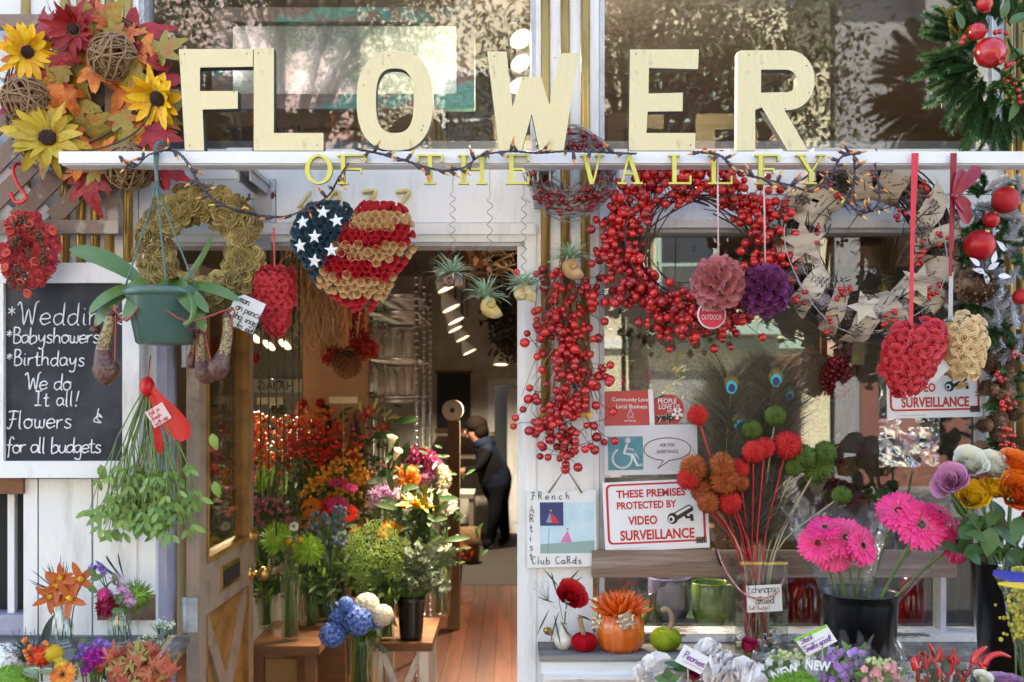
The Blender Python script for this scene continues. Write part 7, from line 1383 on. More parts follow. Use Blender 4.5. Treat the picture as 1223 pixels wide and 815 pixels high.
for i in range(190):
    x = 385 + R.gauss(0, 15); pts = [P(x * .6 + 390 * .4, 250, 1.85)]
    for k in range(5): pts.append(P(x + R.gauss(0, 8) + k * 1.5, 290 + k * 32 + U(-8, 8), 1.8 - U(0, .1)))
    mb.tube(curve(pts[:R.choice((4, 5, 6))], 3), .0038, 4)
ONE(mb, 'raffia_bundle', raf, 'hanging bundle of tangled tan raffia in front of the tan post', 'raffia', P(390, 430, 1.85))
# mirror-written street sign, price cards
t = T('shop_sign', 'pale sign strip with reversed lettering deep behind the bead strands', 'sign', P(327, 469, 3.85)); mb = MB(); mb.pbox(293, 361, 453, 469, 3.86, 3.88); B(mb, 'panel', mat('pale_grey_sign', (.42, .42, .40), None, .6), t); mb = MB(); put_text(mb, 'HAIIAG', (308, 455.5, 350, 466), 3.857, 0, .01, None, True); B(mb, 'lettering', sblk, t)
for x0_, x1_, y0_, lb in ((307, 339, 475, 'small cream price card left of the tan post above the flowers'), (393, 427, 474, 'small cream price card in front of the tan post above the flowers')):
    t = T('price_card', lb, 'card', P((x0_ + x1_) / 2, y0_ + 9, 1.6), 'price cards above the flowers'); mb = MB(); mb.pbox(x0_, x1_, y0_, y0_ + 8, 1.6, 1.604); B(mb, 'card', mat('cream_card', (.56, .44, .28), None, .7), t); mb = MB(); mb.tube([P((x0_ + x1_) / 2, y0_ + 8, 1.602), P((x0_ + x1_) / 2, 600, 1.7)], .002, 5); B(mb, 'stick', sst, t)
# dried bunches hanging from the ceiling
def dried(label, x, y_, rx, ry, yd, m_, n=420, up=200):
    t = T('dried_bunch', label, 'dried flowers', P(x, y_ + ry, yd), 'dried bunches hung from the ceiling'); mb = MB()
    for i in range(n): p = P(x + R.gauss(0, rx * .45), y_ + R.gauss(0, ry * .45), yd + R.gauss(0, .08)); mb.leaf(p, rv() + V((0, 0, -.8)), rv(), U(.03, .07), U(.012, .03), 'ovate', U(-.8, .8), .2, 3)
    B(mb, 'dried_leaves', m_, t); mb = MB()
    for i in range(26): mb.tube(curve([P(x + R.gauss(0, 3), y_ - up, yd), P(x + R.gauss(0, 4), y_ - ry, yd), P(x + R.gauss(0, rx * .4), y_ + R.gauss(0, ry * .3), yd)], 3), .003, 4)
    B(mb, 'stems', twig, t)
dbr = mat('dried_brown', (.07, .035, .02), (.12, .06, .03), .8); ddk = mat('dried_dark', (.022, .018, .014), (.05, .035, .025), .85); dtan = mat('dried_tan', (.28, .13, .05), (.20, .09, .04), .8)
dried('dark dried bunch hanging from the ceiling right of the reflector lamps', 606, 378, 24, 40, 3.0, ddk, 700); dried('brown dried bunch hanging at the top of the doorway above the leftmost air plant', 560, 305, 26, 20, 1.2, dtan, 380, 120); dried('rust brown dried bunch hanging at the top right of the doorway', 604, 308, 30, 22, 1.5, dbr, 420, 120); dried('dark dried bunch low at the back of the doorway beside the door post', 612, 400, 18, 34, 3.4, ddk, 420)
mb = MB()
for i in range(26): a, b_ = P(U(545, 625), U(296, 330), 1.2), P(U(545, 625), U(296, 335), 1.4); mb.tube(curve([a, a.lerp(b_, .5) + rv(.03), b_], 4), .005, 5)
ONE(mb, 'branch_bundle', palevine, 'bundle of bare brown branches hung across the top of the doorway', 'branches', P(590, 300, 1.3))
# back of the shop
t = T('work_table', 'pale work table at the back beside the person', 'table', P(548, 655, 7.6)); zt_ = zat(590, 7.6); mb = MB(); xa_, xb_ = P(518, 0, 7.6).x, P(566, 0, 7.6).x; mb.box(xa_, xb_, 7.6, 8.2, zt_ - .05, zt_); B(mb, 'top', mat('pale_table', (.42, .39, .33), None, .6), t)
for x in (xa_ + .03, xb_ - .03):
    for y in (7.63, 8.15): mb = MB(); mb.box(x - .025, x + .025, y - .025, y + .025, .004, zt_ - .051); B(mb, 'leg', mat('pale_table', (.42, .39, .33)), t)
mb = MB(); zz = zat(632, 7.6); mb.box(xa_, xb_, 7.66, 8.1, zz - .03, zz); B(mb, 'lower_shelf', mat('pale_table', (.42, .39, .33)), t)
t = T('wicker_basket', 'brown wicker basket under the work table', 'basket', P(560, 668, 7.3)); c = P(560, 0, 7.3); mb = MB(); r = S(14, 7.3); mb.lathe([(.001, .004), (r * .85, .004), (r, .36), (r * .94, .36), (r * .8, .03), (.001, .03)], 40, (c.x, c.y, 0), 0, None, lambda a, z: 1 + .02 * math.sin(a * 20 + z * 90)); B(mb, 'body', mat('wicker', (.22, .13, .06), None, .8, bump=(40, 1)), t)
t = T('paper_roll', 'roll of wrapping paper on a brown stand at the foot of the rack', 'paper roll', P(541, 600, 4.2)); c = P(541, 490, 4.2); mb = MB(); mb.lathe([(.001, -.1), (.075, -.1), (.075, .1), (.001, .1)], 24, c, 0, Matrix.Rotation(PI / 2, 3, 'X')); mb.lathe([(.001, .101), (.02, .101)], 12, c, 1, Matrix.Rotation(PI / 2, 3, 'X')); B(mb, 'roll', [mat('kraft_roll', (.50, .44, .38), None, .7), sblk], t); mb = MB(); mb.box(c.x - .04, c.x + .05, 4.2, 4.28, .004, c.z - .08); B(mb, 'stand', mat('dark_post', (.13, .075, .035), None, .8), t)
t = T('wall_board', 'black notice board on the back wall left of the back door', 'board', P(540, 525, 9.5)); mb = MB(); mb.pbox(522, 562, 446, 512, 9.55, 9.59); B(mb, 'panel', dark, t); mb = MB(); mb.pbox(520, 564, 443, 446, 9.54, 9.59); mb.pbox(520, 564, 512, 515, 9.54, 9.59); B(mb, 'frame', benchwood, t)
t = T('back_shelf', 'dark wall shelf of pots at the back behind the person', 'shelf', P(550, 540, 9.1)); mb = MB(); mb.pbox(520, 590, 518, 521, 9.0, 9.5); mb.pbox(520, 590, 545, 548, 9.0, 9.5); B(mb, 'board', mat('dark_shelf', (.12, .09, .07), None, .6), t)
for i, (x, c_) in enumerate(((530, (.45, .42, .36)), (545, (.12, .22, .06)), (583, (.5, .45, .1)))):
    mb = MB(); mb.lathe([(.001, 0), (.045, 0), (.06, .13), (.05, .13), (.001, .02)], 14); 
    for k in range(40): mb.leaf((0, 0, .13), rv() + V((0, 0, 1)), rv(), .14, .04, 'ovate', .7, .2, 3, 1)
    ONE(mb, 'potted_plant', [mat('pot_%d' % i, c_, None, .5), leafg], ('potted plant in a cream pot on the back shelf', 'potted plant in a green pot on the back shelf', 'potted plant in a yellow pot on the back shelf')[i], 'plant', P(x, 517.6, 9.2))
# person bending at the back table
yp = 8.3
t = T('person', 'person in a dark padded vest and dark trousers bending over the back work table', 'person', P(592, 655, yp))
def skin(name, js, es, m_, parent, root=0):
    me = bpy.data.meshes.new(name); me.from_pydata([j[0] for j in js], es, []); o = bpy.data.objects.new(name, me); COL.objects.link(o); md = o.modifiers.new('skin', 'SKIN')
    for i, j in enumerate(js): me.skin_vertices[0].data[i].radius = (j[1], j[1]) if not isinstance(j[1], tuple) else j[1]; me.skin_vertices[0].data[i].use_root = (i == root)
    sb = o.modifiers.new('sub', 'SUBSURF'); sb.levels = 2; sb.render_levels = 2; dg = bpy.context.evaluated_depsgraph_get(); nm = bpy.data.meshes.new_from_object(o.evaluated_get(dg)); bpy.data.objects.remove(o)
    for q in nm.vertices: q.co -= ORG[parent.name]
    nm.materials.clear(); nm.materials.append(m_); nm.polygons.foreach_set('use_smooth', [True] * len(nm.polygons)); o = bpy.data.objects.new(name, nm); COL.objects.link(o); o.parent = parent; ORG[o.name] = ORG[parent.name]; return o
J = lambda x, y_, dy=0: P(x, y_, yp + dy)
skinm = mat('skin', (.30, .15, .10), None, .5); cloth = mat('charcoal_trousers', (.010, .011, .015), None, .9, spec=.1); vest = mat('navy_padded_vest', (.010, .016, .034), None, .8, spec=.15, bump=(24, .5), stretch=(.3, .3, 2.2)); slv = mat('black_sleeve', (.008, .008, .009), None, .9, spec=.1); hair = mat('dark_hair', (.014, .009, .006), None, .9, spec=.1)
js = [(J(592, 588), (.17, .19)), (J(589, 566), (.20, .23)), (J(585, 544), (.20, .24)), (J(577, 530), .075), (J(570, 519), (.115, .12)), (J(567, 509), (.10, .11)), (J(594, 596, -.08), .085), (J(590, 622, -.10), .062), (J(585, 648, -.06), .042), (J(578, 653, -.16), .035), (J(597, 596, .09), .085), (J(601, 620, .08), .06), (J(604, 644, .14), .042), (J(597, 650, .05), .035), (J(584, 538, -.17), .055), (J(572, 560, -.2), .042), (J(556, 563, -.16), .03), (J(549, 564, -.14), .026), (J(584, 540, .17), .055), (J(570, 560, .18), .042), (J(555, 562, .10), .03), (J(548, 563, .08), .026)]
js = [(p, (r * 1.25, r * 1.25) if not isinstance(r, tuple) else r) for p, r in js]
EJ = [(0, 1), (1, 2), (2, 3), (3, 4), (4, 5), (0, 6), (6, 7), (7, 8), (8, 9), (0, 10), (10, 11), (11, 12), (12, 13), (2, 14), (14, 15), (15, 16), (16, 17), (2, 18), (18, 19), (19, 20), (20, 21)]
body = skin('body', js, EJ, skinm, t); me = body.data
for m_ in (vest, cloth, slv): me.materials.append(m_)
seg = [1, 1, 1, 0, 0, 2, 2, 2, 3, 2, 2, 2, 3, 1, 3, 3, 0, 1, 3, 3, 0]
for p in me.polygons:                                    # vest, trousers, sleeves and shoes by the nearest limb
    best = 1e9
    for k, (i, j) in enumerate(EJ):
        a, b_ = js[i][0] - ORG[body.name], js[j][0] - ORG[body.name]; ab = b_ - a; u = max(0, min(1, (p.center - a).dot(ab) / ab.length_squared)); d = (p.center - a - ab * u).length
        if d < best: best = d; p.material_index = seg[k]
mb = MB(); mb.ell(J(569.5, 508), (.125, .135, .11), 14, 10); mb.ell(J(573.5, 515), (.10, .135, .12), 14, 10); mb.ell(J(576, 522), (.07, .10, .09), 12, 8); B(mb, 'hair', hair, t)
mb = MB(); mb.tube([J(580, 529, -.10), J(573, 531, 0), J(580, 529, .10)], .055, 8); mb.ell(J(578, 530), (.13, .15, .10), 12, 8); B(mb, 'collar', vest, t)
mb = MB()
for dx in (-1, 1): mb.ell(J(557.5, 514, dx * .035), .012, 8, 6, 1)
mb.ell(J(556, 517), (.026, .016, .022), 8, 6, 0); mb.ell(J(558, 522), (.016, .025, .006), 8, 6, 2)
B(mb, 'face', [skinm, dark, mat('lips', (.35, .12, .1))], t)
# ------------------------------------------------------------------ flower stands inside
def bench(label, x0_, x1_, py, y, dep, legs=True, lm=None):
    z = zat(py, y); t = T('flower_bench', label, 'bench', P((x0_ + x1_) / 2, py, y), 'wooden flower benches'); xa_, xb_ = P(x0_, 0, y).x, P(x1_, 0, y).x; mb = MB(); mb.box(xa_, xb_, y, y + dep, z - .04, z); B(mb, 'top', benchwood, t)
    for x in (xa_ + .04, xb_ - .04):
        for yy in (y + .04, y + dep - .04): mb = MB(); mb.box(x - .022, x + .022, yy - .022, yy + .022, .004, z - .041); B(mb, 'leg', lm or white, t)
    if lm: return z
    mb = MB(); mb.bar((xa_ + .06, y + .05, z - .06), (xb_ - .06, y + .05, .12), .03, .03); mb.bar((xa_ + .06, y + .085, .12), (xb_ - .06, y + .085, z - .06), .03, .03); B(mb, 'brace', white, t); return z
zb1 = bench('lower honey wood bench at the left of the flowers, beside the open door', 296, 381, 772, .95, .5, True, benchwood); zb2 = bench('upper honey wood bench against the open door under the pink waxflower', 297, 348, 686, 1.55, .35); zb3 = bench('honey wood bench at the right of the flowers holding the black pot', 440, 516, 768, 1.3, .55)
zb4 = bench('tall honey wood bench hidden under the middle of the flowers', 372, 470, 722, 2.0, .3, True, benchwood)
mb = MB(); t = T('cardboard_box', 'brown cardboard box with a red glass mark under the lower bench', 'box', P(345, 815, 1.3)); a, b_ = P(301, 778, 1.28), P(392, 778, 1.28); mb.box(a.x, b_.x, 1.28, 1.56, .004, .52); B(mb, 'body', mat('cardboard', (.40, .26, .15), None, .85, noise=3, c3=(.34, .22, .12)), t); mb = MB()
mb.prism([[(363, 778), (374, 778), (372, 786), (369.5, 787), (369.5, 791), (373, 793), (364, 793), (367.5, 791), (367.5, 787), (365, 786)]], 1.276, 1.279); B(mb, 'glass_mark', mat('faded_red_print', (.45, .10, .08), None, .8), t)
vglass = glass('vase_glass', (.90, .94, .90), 1.5, .01); vwater = mat('stem_water_green', (.16, .22, .08), None, .2)
def vase(t, c, r, h, cut=0, m_=None, flare=1.12):
    mb = MB(); pr = [(.001, .002), (r * .86, .002), (r * .9, .01)] + [(r * (.9 + (flare - .9) * k / 8), .01 + (h - .01) * k / 8) for k in range(1, 9)] + [(r * (flare - .07), h), (r * .84, .02), (.001, .018)]
    mb.lathe(pr, 40, c, 0, None, (lambda a, z: 1 + .03 * math.sin(a * 14 + z * 150) * math.sin(a * 14 - z * 150)) if cut else None); return B(mb, 'vase', m_ or vglass, t)
midleaf = mat('mid_leaf', (.03, .065, .018), (.05, .095, .025), .5)
def bouquet(label, px, y, z, rp, hp, groups, vm=None, cut=0, nst=14, leaves=None, lspread=18, cat='bouquet', nl=40, llen=.055):
    c = P(px, 0, y); c.z = z; t = T('flower_bouquet', label, cat, c, 'bouquets on the flower benches'); r, h = S(rp, y), S(hp, y); vase(t, c, r, h, cut, vm); heads = []
    for nm, pr, lst, lb in groups:
        Ms = []
        for e in lst:
            x, y_, s_ = e[:3]; p = P(x, y_, y - U(0, .06)); heads.append(p); d = (p - (c + V((0, 0, h)))).normalized() * .5 + V((U(-.2, .2), -.8, .25)); d = V(e[3]) if len(e) > 3 else d; Ms.append(dirM(p, d, S(s_, y)))
        place(t, nm, pr, Ms, label=lb)
    mb = MB(); R.shuffle(heads); mouth = c + V((0, 0, h))
    for p in heads[:60]: f_ = c + V((U(-.5, .5) * r, U(-.5, .5) * r, .02)); m2 = mouth + V((U(-.7, .7) * r, U(-.7, .7) * r, 0)); mb.tube(curve([f_, m2, m2.lerp(p, .6) + V((0, .02, 0)), p + V((0, .01, 0))], 3), .003, 5)
    for i in range(nst): f_ = c + V((U(-.6, .6) * r, U(-.6, .6) * r, .02)); mb.tube([f_, mouth + V((U(-.7, .7) * r, U(-.7, .7) * r, U(-.04, .04)))], .0042, 5)
    B(mb, 'stems', stemg, t); mb = MB(); hs = heads or [mouth]; cxm = sum((p.x for p in hs)) / len(hs); czm = sum((p.z for p in hs)) / len(hs)
    for i in range(nl): p = V((cxm + R.gauss(0, S(lspread, y)), y + U(-.03, .1), czm * .55 + mouth.z * .45 + R.gauss(0, abs(czm - mouth.z) * .3 + .01))); mb.leaf(p, V((R.gauss(0, .7), -.4, U(-.3, 1))), (0, -1, .5), llen * U(.7, 1.3), llen * .3, 'lance', U(.1, .9), .2, 4)
    B(mb, 'leaves', leaves or midleaf, t); return t
def dots(x0_, x1_, y0_, y1_, n, s_): return [(U(x0_, x1_), U(y0_, y1_), U(s_ * .8, s_ * 1.2)) for _ in range(n)]
def sprays(lst, n, sp, s_):
    out = []
    for x, y_, a, l in lst:
        for i in range(n): f_ = i / n; out.append((x + math.cos(a) * l * f_ + R.gauss(0, sp), y_ - math.sin(a) * l * f_ + R.gauss(0, sp), U(s_ * .8, s_ * 1.2)))
    return out
ORB = berry_proto(mat('ilex_orange', (.66, .17, .02), (.62, .11, .015), .3)); YB = berry_proto(mat('amber_berry', (.70, .36, .05), (.66, .26, .03), .35)); RDB = berry_proto(mat('hypericum_red', (.56, .03, .02), (.50, .015, .015), .3))
spike = MB()
for i in range(60): f_ = i / 60; a = i * 2.4; spike.leaf((0, 0, f_ * 2 - 1), (math.cos(a), math.sin(a), .6), (0, 0, 1), .42 * (1.05 - f_ * .75), .36 * (1.05 - f_ * .7), 'obov', -.4, .3, 3)
BELL = Proto(spike, 'bell_spike', mat('bells_green', (.26, .42, .05), (.34, .50, .09), .6)); DEL = Proto(spike, 'delphinium_spike', mat('delphinium_violet', (.12, .06, .26), (.20, .12, .36), .6)); WAX = fluffy(30, .8, .4, mat('waxflower_pink', (.44, .10, .18), (.52, .2, .28), .6), 'waxflower'); UP = (0, -.25, 1)
bouquet('green bell spikes and pink waxflower in a cut glass vase on the upper bench', 313, 1.6, zb2, 11, 52, [('bell_spike', BELL, [(300, 572, 15, (-.1, -.2, 1)), (308, 576, 14, UP), (315, 572, 15, (.1, -.2, 1)), (323, 570, 15, (.35, -.2, 1)), (340, 578, 15, (.25, -.2, 1))], None), ('waxflower', WAX, dots(298, 345, 592, 628, 44, 2.8), None)], cut=1, nl=80)
GT2 = fluffy(340, .62, .07, mat('lime_pompon', (.24, .40, .04), (.34, .52, .07), .7), 'green_pompon', 'lance'); DAI = gerb(mat('white_daisy', (.66, .66, .62), None, .5), 'daisy', 16, mat('daisy_centre', (.1, .08, .03)))
bouquet('green pompons with yellow ball flowers in a cut glass vase on the lower bench', 347, 1.05, zb1, 11, 78, [('green_pompon', GT2, [(330, 643, 20), (368, 657, 19)], None), ('ball_flower', CRA, [(345, 647, 4.5), (352, 654, 5), (358, 646, 4.5)], None), ('daisy', DAI, [(351, 629, 7, (0, -.8, .6))], None)], cut=1, nst=22, nl=24)
IRI = starflower(6, .5, [mat('iris_violet', (.10, .05, .30)), mat('iris_yellow', (.6, .5, .1))], 'iris')
bouquet('blue grey thistles in a ribbed glass cylinder in the middle of the flowers', 388, 1.35, zb1 - .02 if False else zat(742, 1.35), 14, 92, [('thistle', spiky(160, .6, 1.0, .12, [mat('thistle_blue', (.12, .17, .26), None, .7), mat('thistle_tip', (.20, .26, .34), (.14, .18, .28), .7)], 'thistle', 1), dots(366, 414, 605, 652, 40, 3.6), None), ('iris', IRI, [(374, 672, 6), (371, 684, 5)], None)], cut=0, nst=26, leaves=mat('grey_green_leaf', (.20, .26, .15)), nl=60)
mb = MB(); zz = zat(742, 1.35); a = P(388, 0, 1.35); mb.box(a.x - .11, a.x + .11, 1.25, 1.46, .004, zz - .001); ONE(mb, 'crate', benchwood, 'wooden crate under the thistle vase behind the blue hydrangeas', 'crate', (a.x, 1.35, 0))
zz0 = zb4
GPK = gerb(mat('pink_gerbera_petal', (.72, .05, .28), (.68, .04, .24), .5), 'gerbera', 22); GRD = gerb(mat('red_gerbera_petal', (.66, .03, .015), None, .5), 'gerbera', 22); GOR = gerb(mat('orange_gerbera_petal', (.70, .20, .02), None, .5), 'gerbera', 22)
bouquet('pink, red and orange gerberas in the middle of the flowers', 400, 1.75, zz0 - .1, 14, 60, [('gerbera', GPK, [(403, 576, 13, (-.1, -.3, 1)), (418, 582, 11, (.3, -.3, 1)), (403, 603, 14)], 'pink gerbera'), ('gerbera', GRD, [(389, 604, 14), (416, 614, 13), (379, 628, 11)], 'red gerbera'), ('gerbera', GOR, [(371, 606, 14), (368, 622, 13), (384, 618, 11)], 'orange gerbera')], nl=70, lspread=24)
bouquet('sprays of orange winter berries at the left of the flowers', 330, 2.0, zz0 - .05, 14, 70, [('berry', ORB, sprays([(302, 590, 1.6, 110), (310, 585, 1.5, 70), (328, 560, 1.5, 65), (336, 540, 1.3, 40), (360, 530, 1.5, 45), (370, 525, 1.2, 40), (318, 560, 1.8, 60), (300, 545, 1.4, 50)], 34, 6, 2.6), None)], nl=150, lspread=26, leaves=mat('dark_leaf', (.04, .07, .02), (.09, .08, .02), .5))
bouquet('red hypericum berries in the middle left of the flowers', 372, 1.95, zz0 - .05, 14, 80, [('berry', RDB, sprays([(342, 545, 1.0, 34), (352, 545, 1.4, 30), (366, 545, 1.2, 42), (380, 555, 1.0, 48), (398, 560, .8, 46), (388, 545, 1.1, 30)], 36, 6, 2.8), None)], nl=170, lspread=30, leaves=mat('dark_leaf', (.04, .07, .02)))
bouquet('amber yellow berry sprays in the middle of the flowers', 400, 1.85, zz0 - .05, 14, 70, [('berry', YB, sprays([(360, 590, .5, 40), (372, 580, .6, 50), (380, 570, .5, 60), (395, 590, .5, 45), (410, 600, .9, 40), (420, 575, .7, 24)], 40, 5, 2.3), None)], nl=200, lspread=30, leaves=mat('rust_leaf', (.14, .06, .02), (.22, .10, .02), .6))
POM_R = ballflower(.75, 260, [mat('dark_red_globe', (.26, .01, .015), None, .8), mat('dark_red_tip', (.40, .02, .025), None, .8)], 'globe_flower'); POM_G = ballflower(.75, 260, [mat('deep_green_globe', (.02, .03, .012), None, .8), mat('deep_green_tip', (.045, .06, .02), None, .8)], 'globe_flower'); CRO = fluffy(60, .7, .3, mat('orange_globe', (.66, .13, .02), (.60, .09, .02), .6), 'orange_globe')
bouquet('dark red and green globe flowers standing tallest in the flowers before the tan post', 365, 2.15, zz0, 12, 80, [('globe_flower', POM_R, [(361, 483, 7), (357, 494, 6), (383, 482, 6.5), (390, 498, 6), (372, 506, 6), (355, 508, 5)], 'dark red globe'), ('globe_flower', POM_G, [(388, 489, 7), (327, 489, 7), (336, 489, 7), (348, 508, 7), (394, 508, 6), (348, 516, 6), (391, 517, 7)], 'dark green globe'), ('orange_globe', CRO, [(340, 549, 7), (346, 554, 6.5), (365, 561, 5.5), (430, 549, 4), (425, 561, 4)], None)], nl=50, lspread=30)
LIL = starflower(6, .42, [mat('red_lily', (.56, .05, .06), (.60, .12, .12), .45), mat('lily_throat', (.5, .25, .1))], 'lily'); LBUD = MB(); LBUD.ell((0, 0, 0), (.28, .28, 1), 8, 7); LBUD = Proto(LBUD, 'lily_bud', mat('lily_bud_green', (.36, .40, .10), (.44, .40, .14), .5))
bouquet('red lilies with pale green buds at the top of the flowers beside the rack', 446, 2.05, zz0, 12, 80, [('lily', LIL, [(440, 493, 15), (452, 516, 16), (434, 500, 11), (458, 511, 10)], None), ('lily_bud', LBUD, [(448, 482, 8, (.3, 0, 1)), (452, 490, 7, (.6, -.3, .7)), (462, 494, 8, (.8, -.2, .6)), (468, 498, 7, (1, -.1, .4)), (431, 486, 8, (-.1, -.1, 1)), (476, 499, 6, (1, -.2, .1))], None)], nl=80, lspread=26)
bouquet('violet delphinium spikes left of the red lilies', 425, 2.1, zz0, 10, 80, [('delphinium_spike', DEL, [(425, 508, 13, UP), (431, 530, 15, UP), (421, 516, 10, (-.2, -.2, 1))], None)], nl=40)
CAL = MB(); CAL.lathe([(.06, -1.2), (.12, -.6), (.2, 0), (.36, .7), (.42, .8), (.30, .68), (.1, .0)], 16, (0, 0, 0), 0, None, lambda a, z: 1 + (.35 * max(0, math.cos(a)) if z > .5 else 0)); CAL.tube([(0, 0, -.3), (0, 0, .55)], .06, 6, 1); CAL = Proto(CAL, 'calla_lily', [mat('calla_cream', (.66, .64, .46), (.7, .66, .5), .4), mat('calla_spadix', (.6, .45, .05))])
bouquet('two cream calla lilies with long green stems leaning right', 455, 1.7, zz0 - .05, 9, 60, [('calla_lily', CAL, [(467, 532, 14, (.25, -.35, 1)), (472, 546, 13, (.45, -.35, .9))], None)], nl=14, lspread=8, llen=.16)
DHM = fluffy(110, .7, .2, mat('wine_mum', (.26, .02, .09), (.34, .05, .14), .6), 'mum', 'strap'); PKM = fluffy(70, .7, .24, mat('rose_mum', (.44, .16, .30), (.5, .24, .36), .6), 'mum', 'strap'); WHM = fluffy(70, .7, .26, mat('blush_mum', (.64, .56, .50), (.68, .62, .54), .6), 'mum', 'strap'); TAN = fluffy(70, .7, .22, mat('tan_mum', (.42, .38, .24), (.48, .42, .3), .6), 'mum', 'strap'); ORM = fluffy(70, .7, .26, mat('tangerine_mum', (.62, .20, .02), (.66, .26, .04), .6), 'mum', 'strap'); LLM = fluffy(60, .75, .22, mat('lilac_mum', (.48, .26, .46), (.54, .34, .5), .6), 'mum', 'strap'); PKS = LLM
bouquet('wine and rose chrysanthemums in front of the right rack post', 505, 2.3, zz0, 14, 70, [('mum', DHM, [(484, 545, 9), (494, 543, 10), (506, 545, 10), (514, 548, 9), (500, 555, 10), (512, 558, 9), (521, 555, 8)], 'wine chrysanthemum'), ('mum', PKM, [(507, 570, 8), (514, 566, 8), (505, 577, 7)], 'rose chrysanthemum'), ('mum', TAN, [(526, 560, 8), (532, 568, 8), (530, 577, 8)], 'tan chrysanthemum')], nl=50)
bouquet('tangerine orange flowers under the wine chrysanthemums', 485, 2.0, zz0 - .1, 12, 60, [('mum', ORM, [(476, 562, 8), (486, 568, 9), (494, 572, 8), (480, 574, 8), (492, 563, 7)], 'tangerine flower'), ('mum', fluffy(70, .7, .26, mat('scarlet_mum', (.6, .02, .03), None, .6), 'mum'), [(471, 566, 7), (466, 562, 6)], 'scarlet flower')], nl=50)
bouquet('lilac stock flowers in the centre right of the flowers', 455, 1.6, zz0 - .1, 12, 60, [('mum', LLM, [(448, 590, 8), (456, 586, 8), (464, 585, 8), (470, 590, 7), (452, 598, 8), (460, 596, 8), (446, 602, 6)], 'lilac flower')], nl=60)
SFL = sunflower(mat('sunflower_amber', (.70, .36, .02), (.76, .46, .04), .5), sep, dkc, 18, 'sunflower')
bouquet('amber sunflower facing upwards right of the lilac stock', 498, 1.5, zb3 + .1, 11, 70, [('sunflower', SFL, [(497, 606, 25, (.15, -.05, 1))], None)], nl=60, lspread=14, llen=.11)
bouquet('blush white flower cluster at the right end of the flowers', 527, 1.9, zb3, 12, 70, [('mum', WHM, [(512, 592, 8), (521, 593, 9), (530, 597, 9), (538, 601, 8), (518, 601, 8), (528, 605, 8), (536, 609, 6)], 'blush flower')], nl=40)
dill = MB()
for i in range(46):
    a = i * 2.4; r = math.sqrt(i / 46); e = V((math.cos(a) * r, math.sin(a) * r, .35 * (1 - r * r))); dill.tube([(0, 0, -.5), e], .012, 3)
    for k in range(4): dill.ell(e + rv(.05), .055, 4, 3)
DILL = Proto(dill, 'lace_head', mat('dill_green', (.24, .34, .07), (.34, .44, .14), .7))
bouquet('feathery green dill and lace heads filling the front of the flowers', 440, 1.4, zb3, 14, 60, [('lace_head', DILL, [(445, 632, 14), (425, 650, 14), (455, 655, 15), (438, 668, 14), (412, 682, 14), (472, 662, 14), (460, 675, 15), (436, 697, 15), (428, 640, 12), (466, 640, 12), (450, 690, 14), (480, 650, 11), (415, 660, 11), (470, 682, 13)], None)], nl=240, lspread=26, leaves=mat('feathery_green', (.16, .27, .05), (.22, .34, .08), .6), llen=.05)
bouquet('leafy green ferns filling the gaps behind the front vases', 405, 1.7, zb1, 14, 40, [('fern_tip', BELL, [(U(375, 470), U(640, 700), 9, (U(-.7, .7), -.6, 1)) for _ in range(24)], None)], nl=260, lspread=42, leaves=mat('fern_green', (.06, .12, .02), (.12, .20, .04), .5), llen=.07)
for px, yy, z_, lb in ((318, 1.30, zb1, 'dark green leafy filler in a glass vase at the left end of the lower bench'), (372, 1.28, zb1, 'dark green leafy filler in a glass vase at the right end of the lower bench'), (462, 1.36, zb3, 'dark green leafy filler in a glass vase on the right bench')):
    bouquet(lb, px, yy, z_, 10, 44, [('fern_tip', BELL, [(px + U(-18, 18), U(660, 720), 8, (U(-.7, .7), -.6, 1)) for _ in range(10)], None)], nl=110, lspread=14, leaves=mat('fern_dark', (.035, .075, .015), (.07, .13, .025), .5), llen=.06)
bouquet('tall orange and scarlet autumn berries before the tan post', 385, 2.1, zb4, 14, 80, [('berry', ORB, sprays([(U(345, 430), U(560, 590), U(1.1, 2.0), U(50, 80)) for _ in range(7)], 24, 6, 2.6), None)], nl=150, lspread=30, leaves=mat('rust_leaf', (.14, .06, .02)))
bouquet('golden orange flowers above the feathery dill', 462, 1.55, zb3 + .05, 12, 60, [('mum', fluffy(70, .7, .28, mat('gold_mum', (.64, .30, .03), (.7, .38, .05), .6), 'mum'), [(462, 631, 9), (470, 634, 9), (458, 640, 8), (425, 634, 7), (474, 628, 7)], 'golden flower')], nl=60)
euc = MB(); 
for i in range(14): f_ = i / 14; [euc.leaf((0, 0, f_ * 2 - 1), (math.cos(k * PI + i), math.sin(k * PI + i), .4), (0, 0, 1), .5 * (1.1 - f_ * .5), .42 * (1.1 - f_ * .5), 'ovate', .2, .1, 3) for k in (0, 1)]
euc.tube([(0, 0, -1.4), (0, 0, 1)], .03, 4); EUC = Proto(euc, 'eucalyptus_sprig', mat('eucalyptus', (.15, .20, .13), (.24, .28, .18), .6))
bouquet('silvery eucalyptus in a black pot on the right bench', 491, 1.38, zb3, 15, 52, [('eucalyptus_sprig', EUC, [(U(488, 534), U(650, 706), U(11, 15), (U(-.6, 1), -.5, U(-.4, .8))) for _ in range(44)], None)], vm=blackp, nl=30)
HB = floret_ball(90, [mat('blue_hydrangea', (.07, .17, .58), (.20, .33, .70), .6), mat('blue_hydrangea_core', (.08, .12, .34))], 'hydrangea_head'); HWC = floret_ball(90, [mat('cream_hydrangea', (.62, .57, .47), (.66, .62, .52), .6)], 'hydrangea_head')
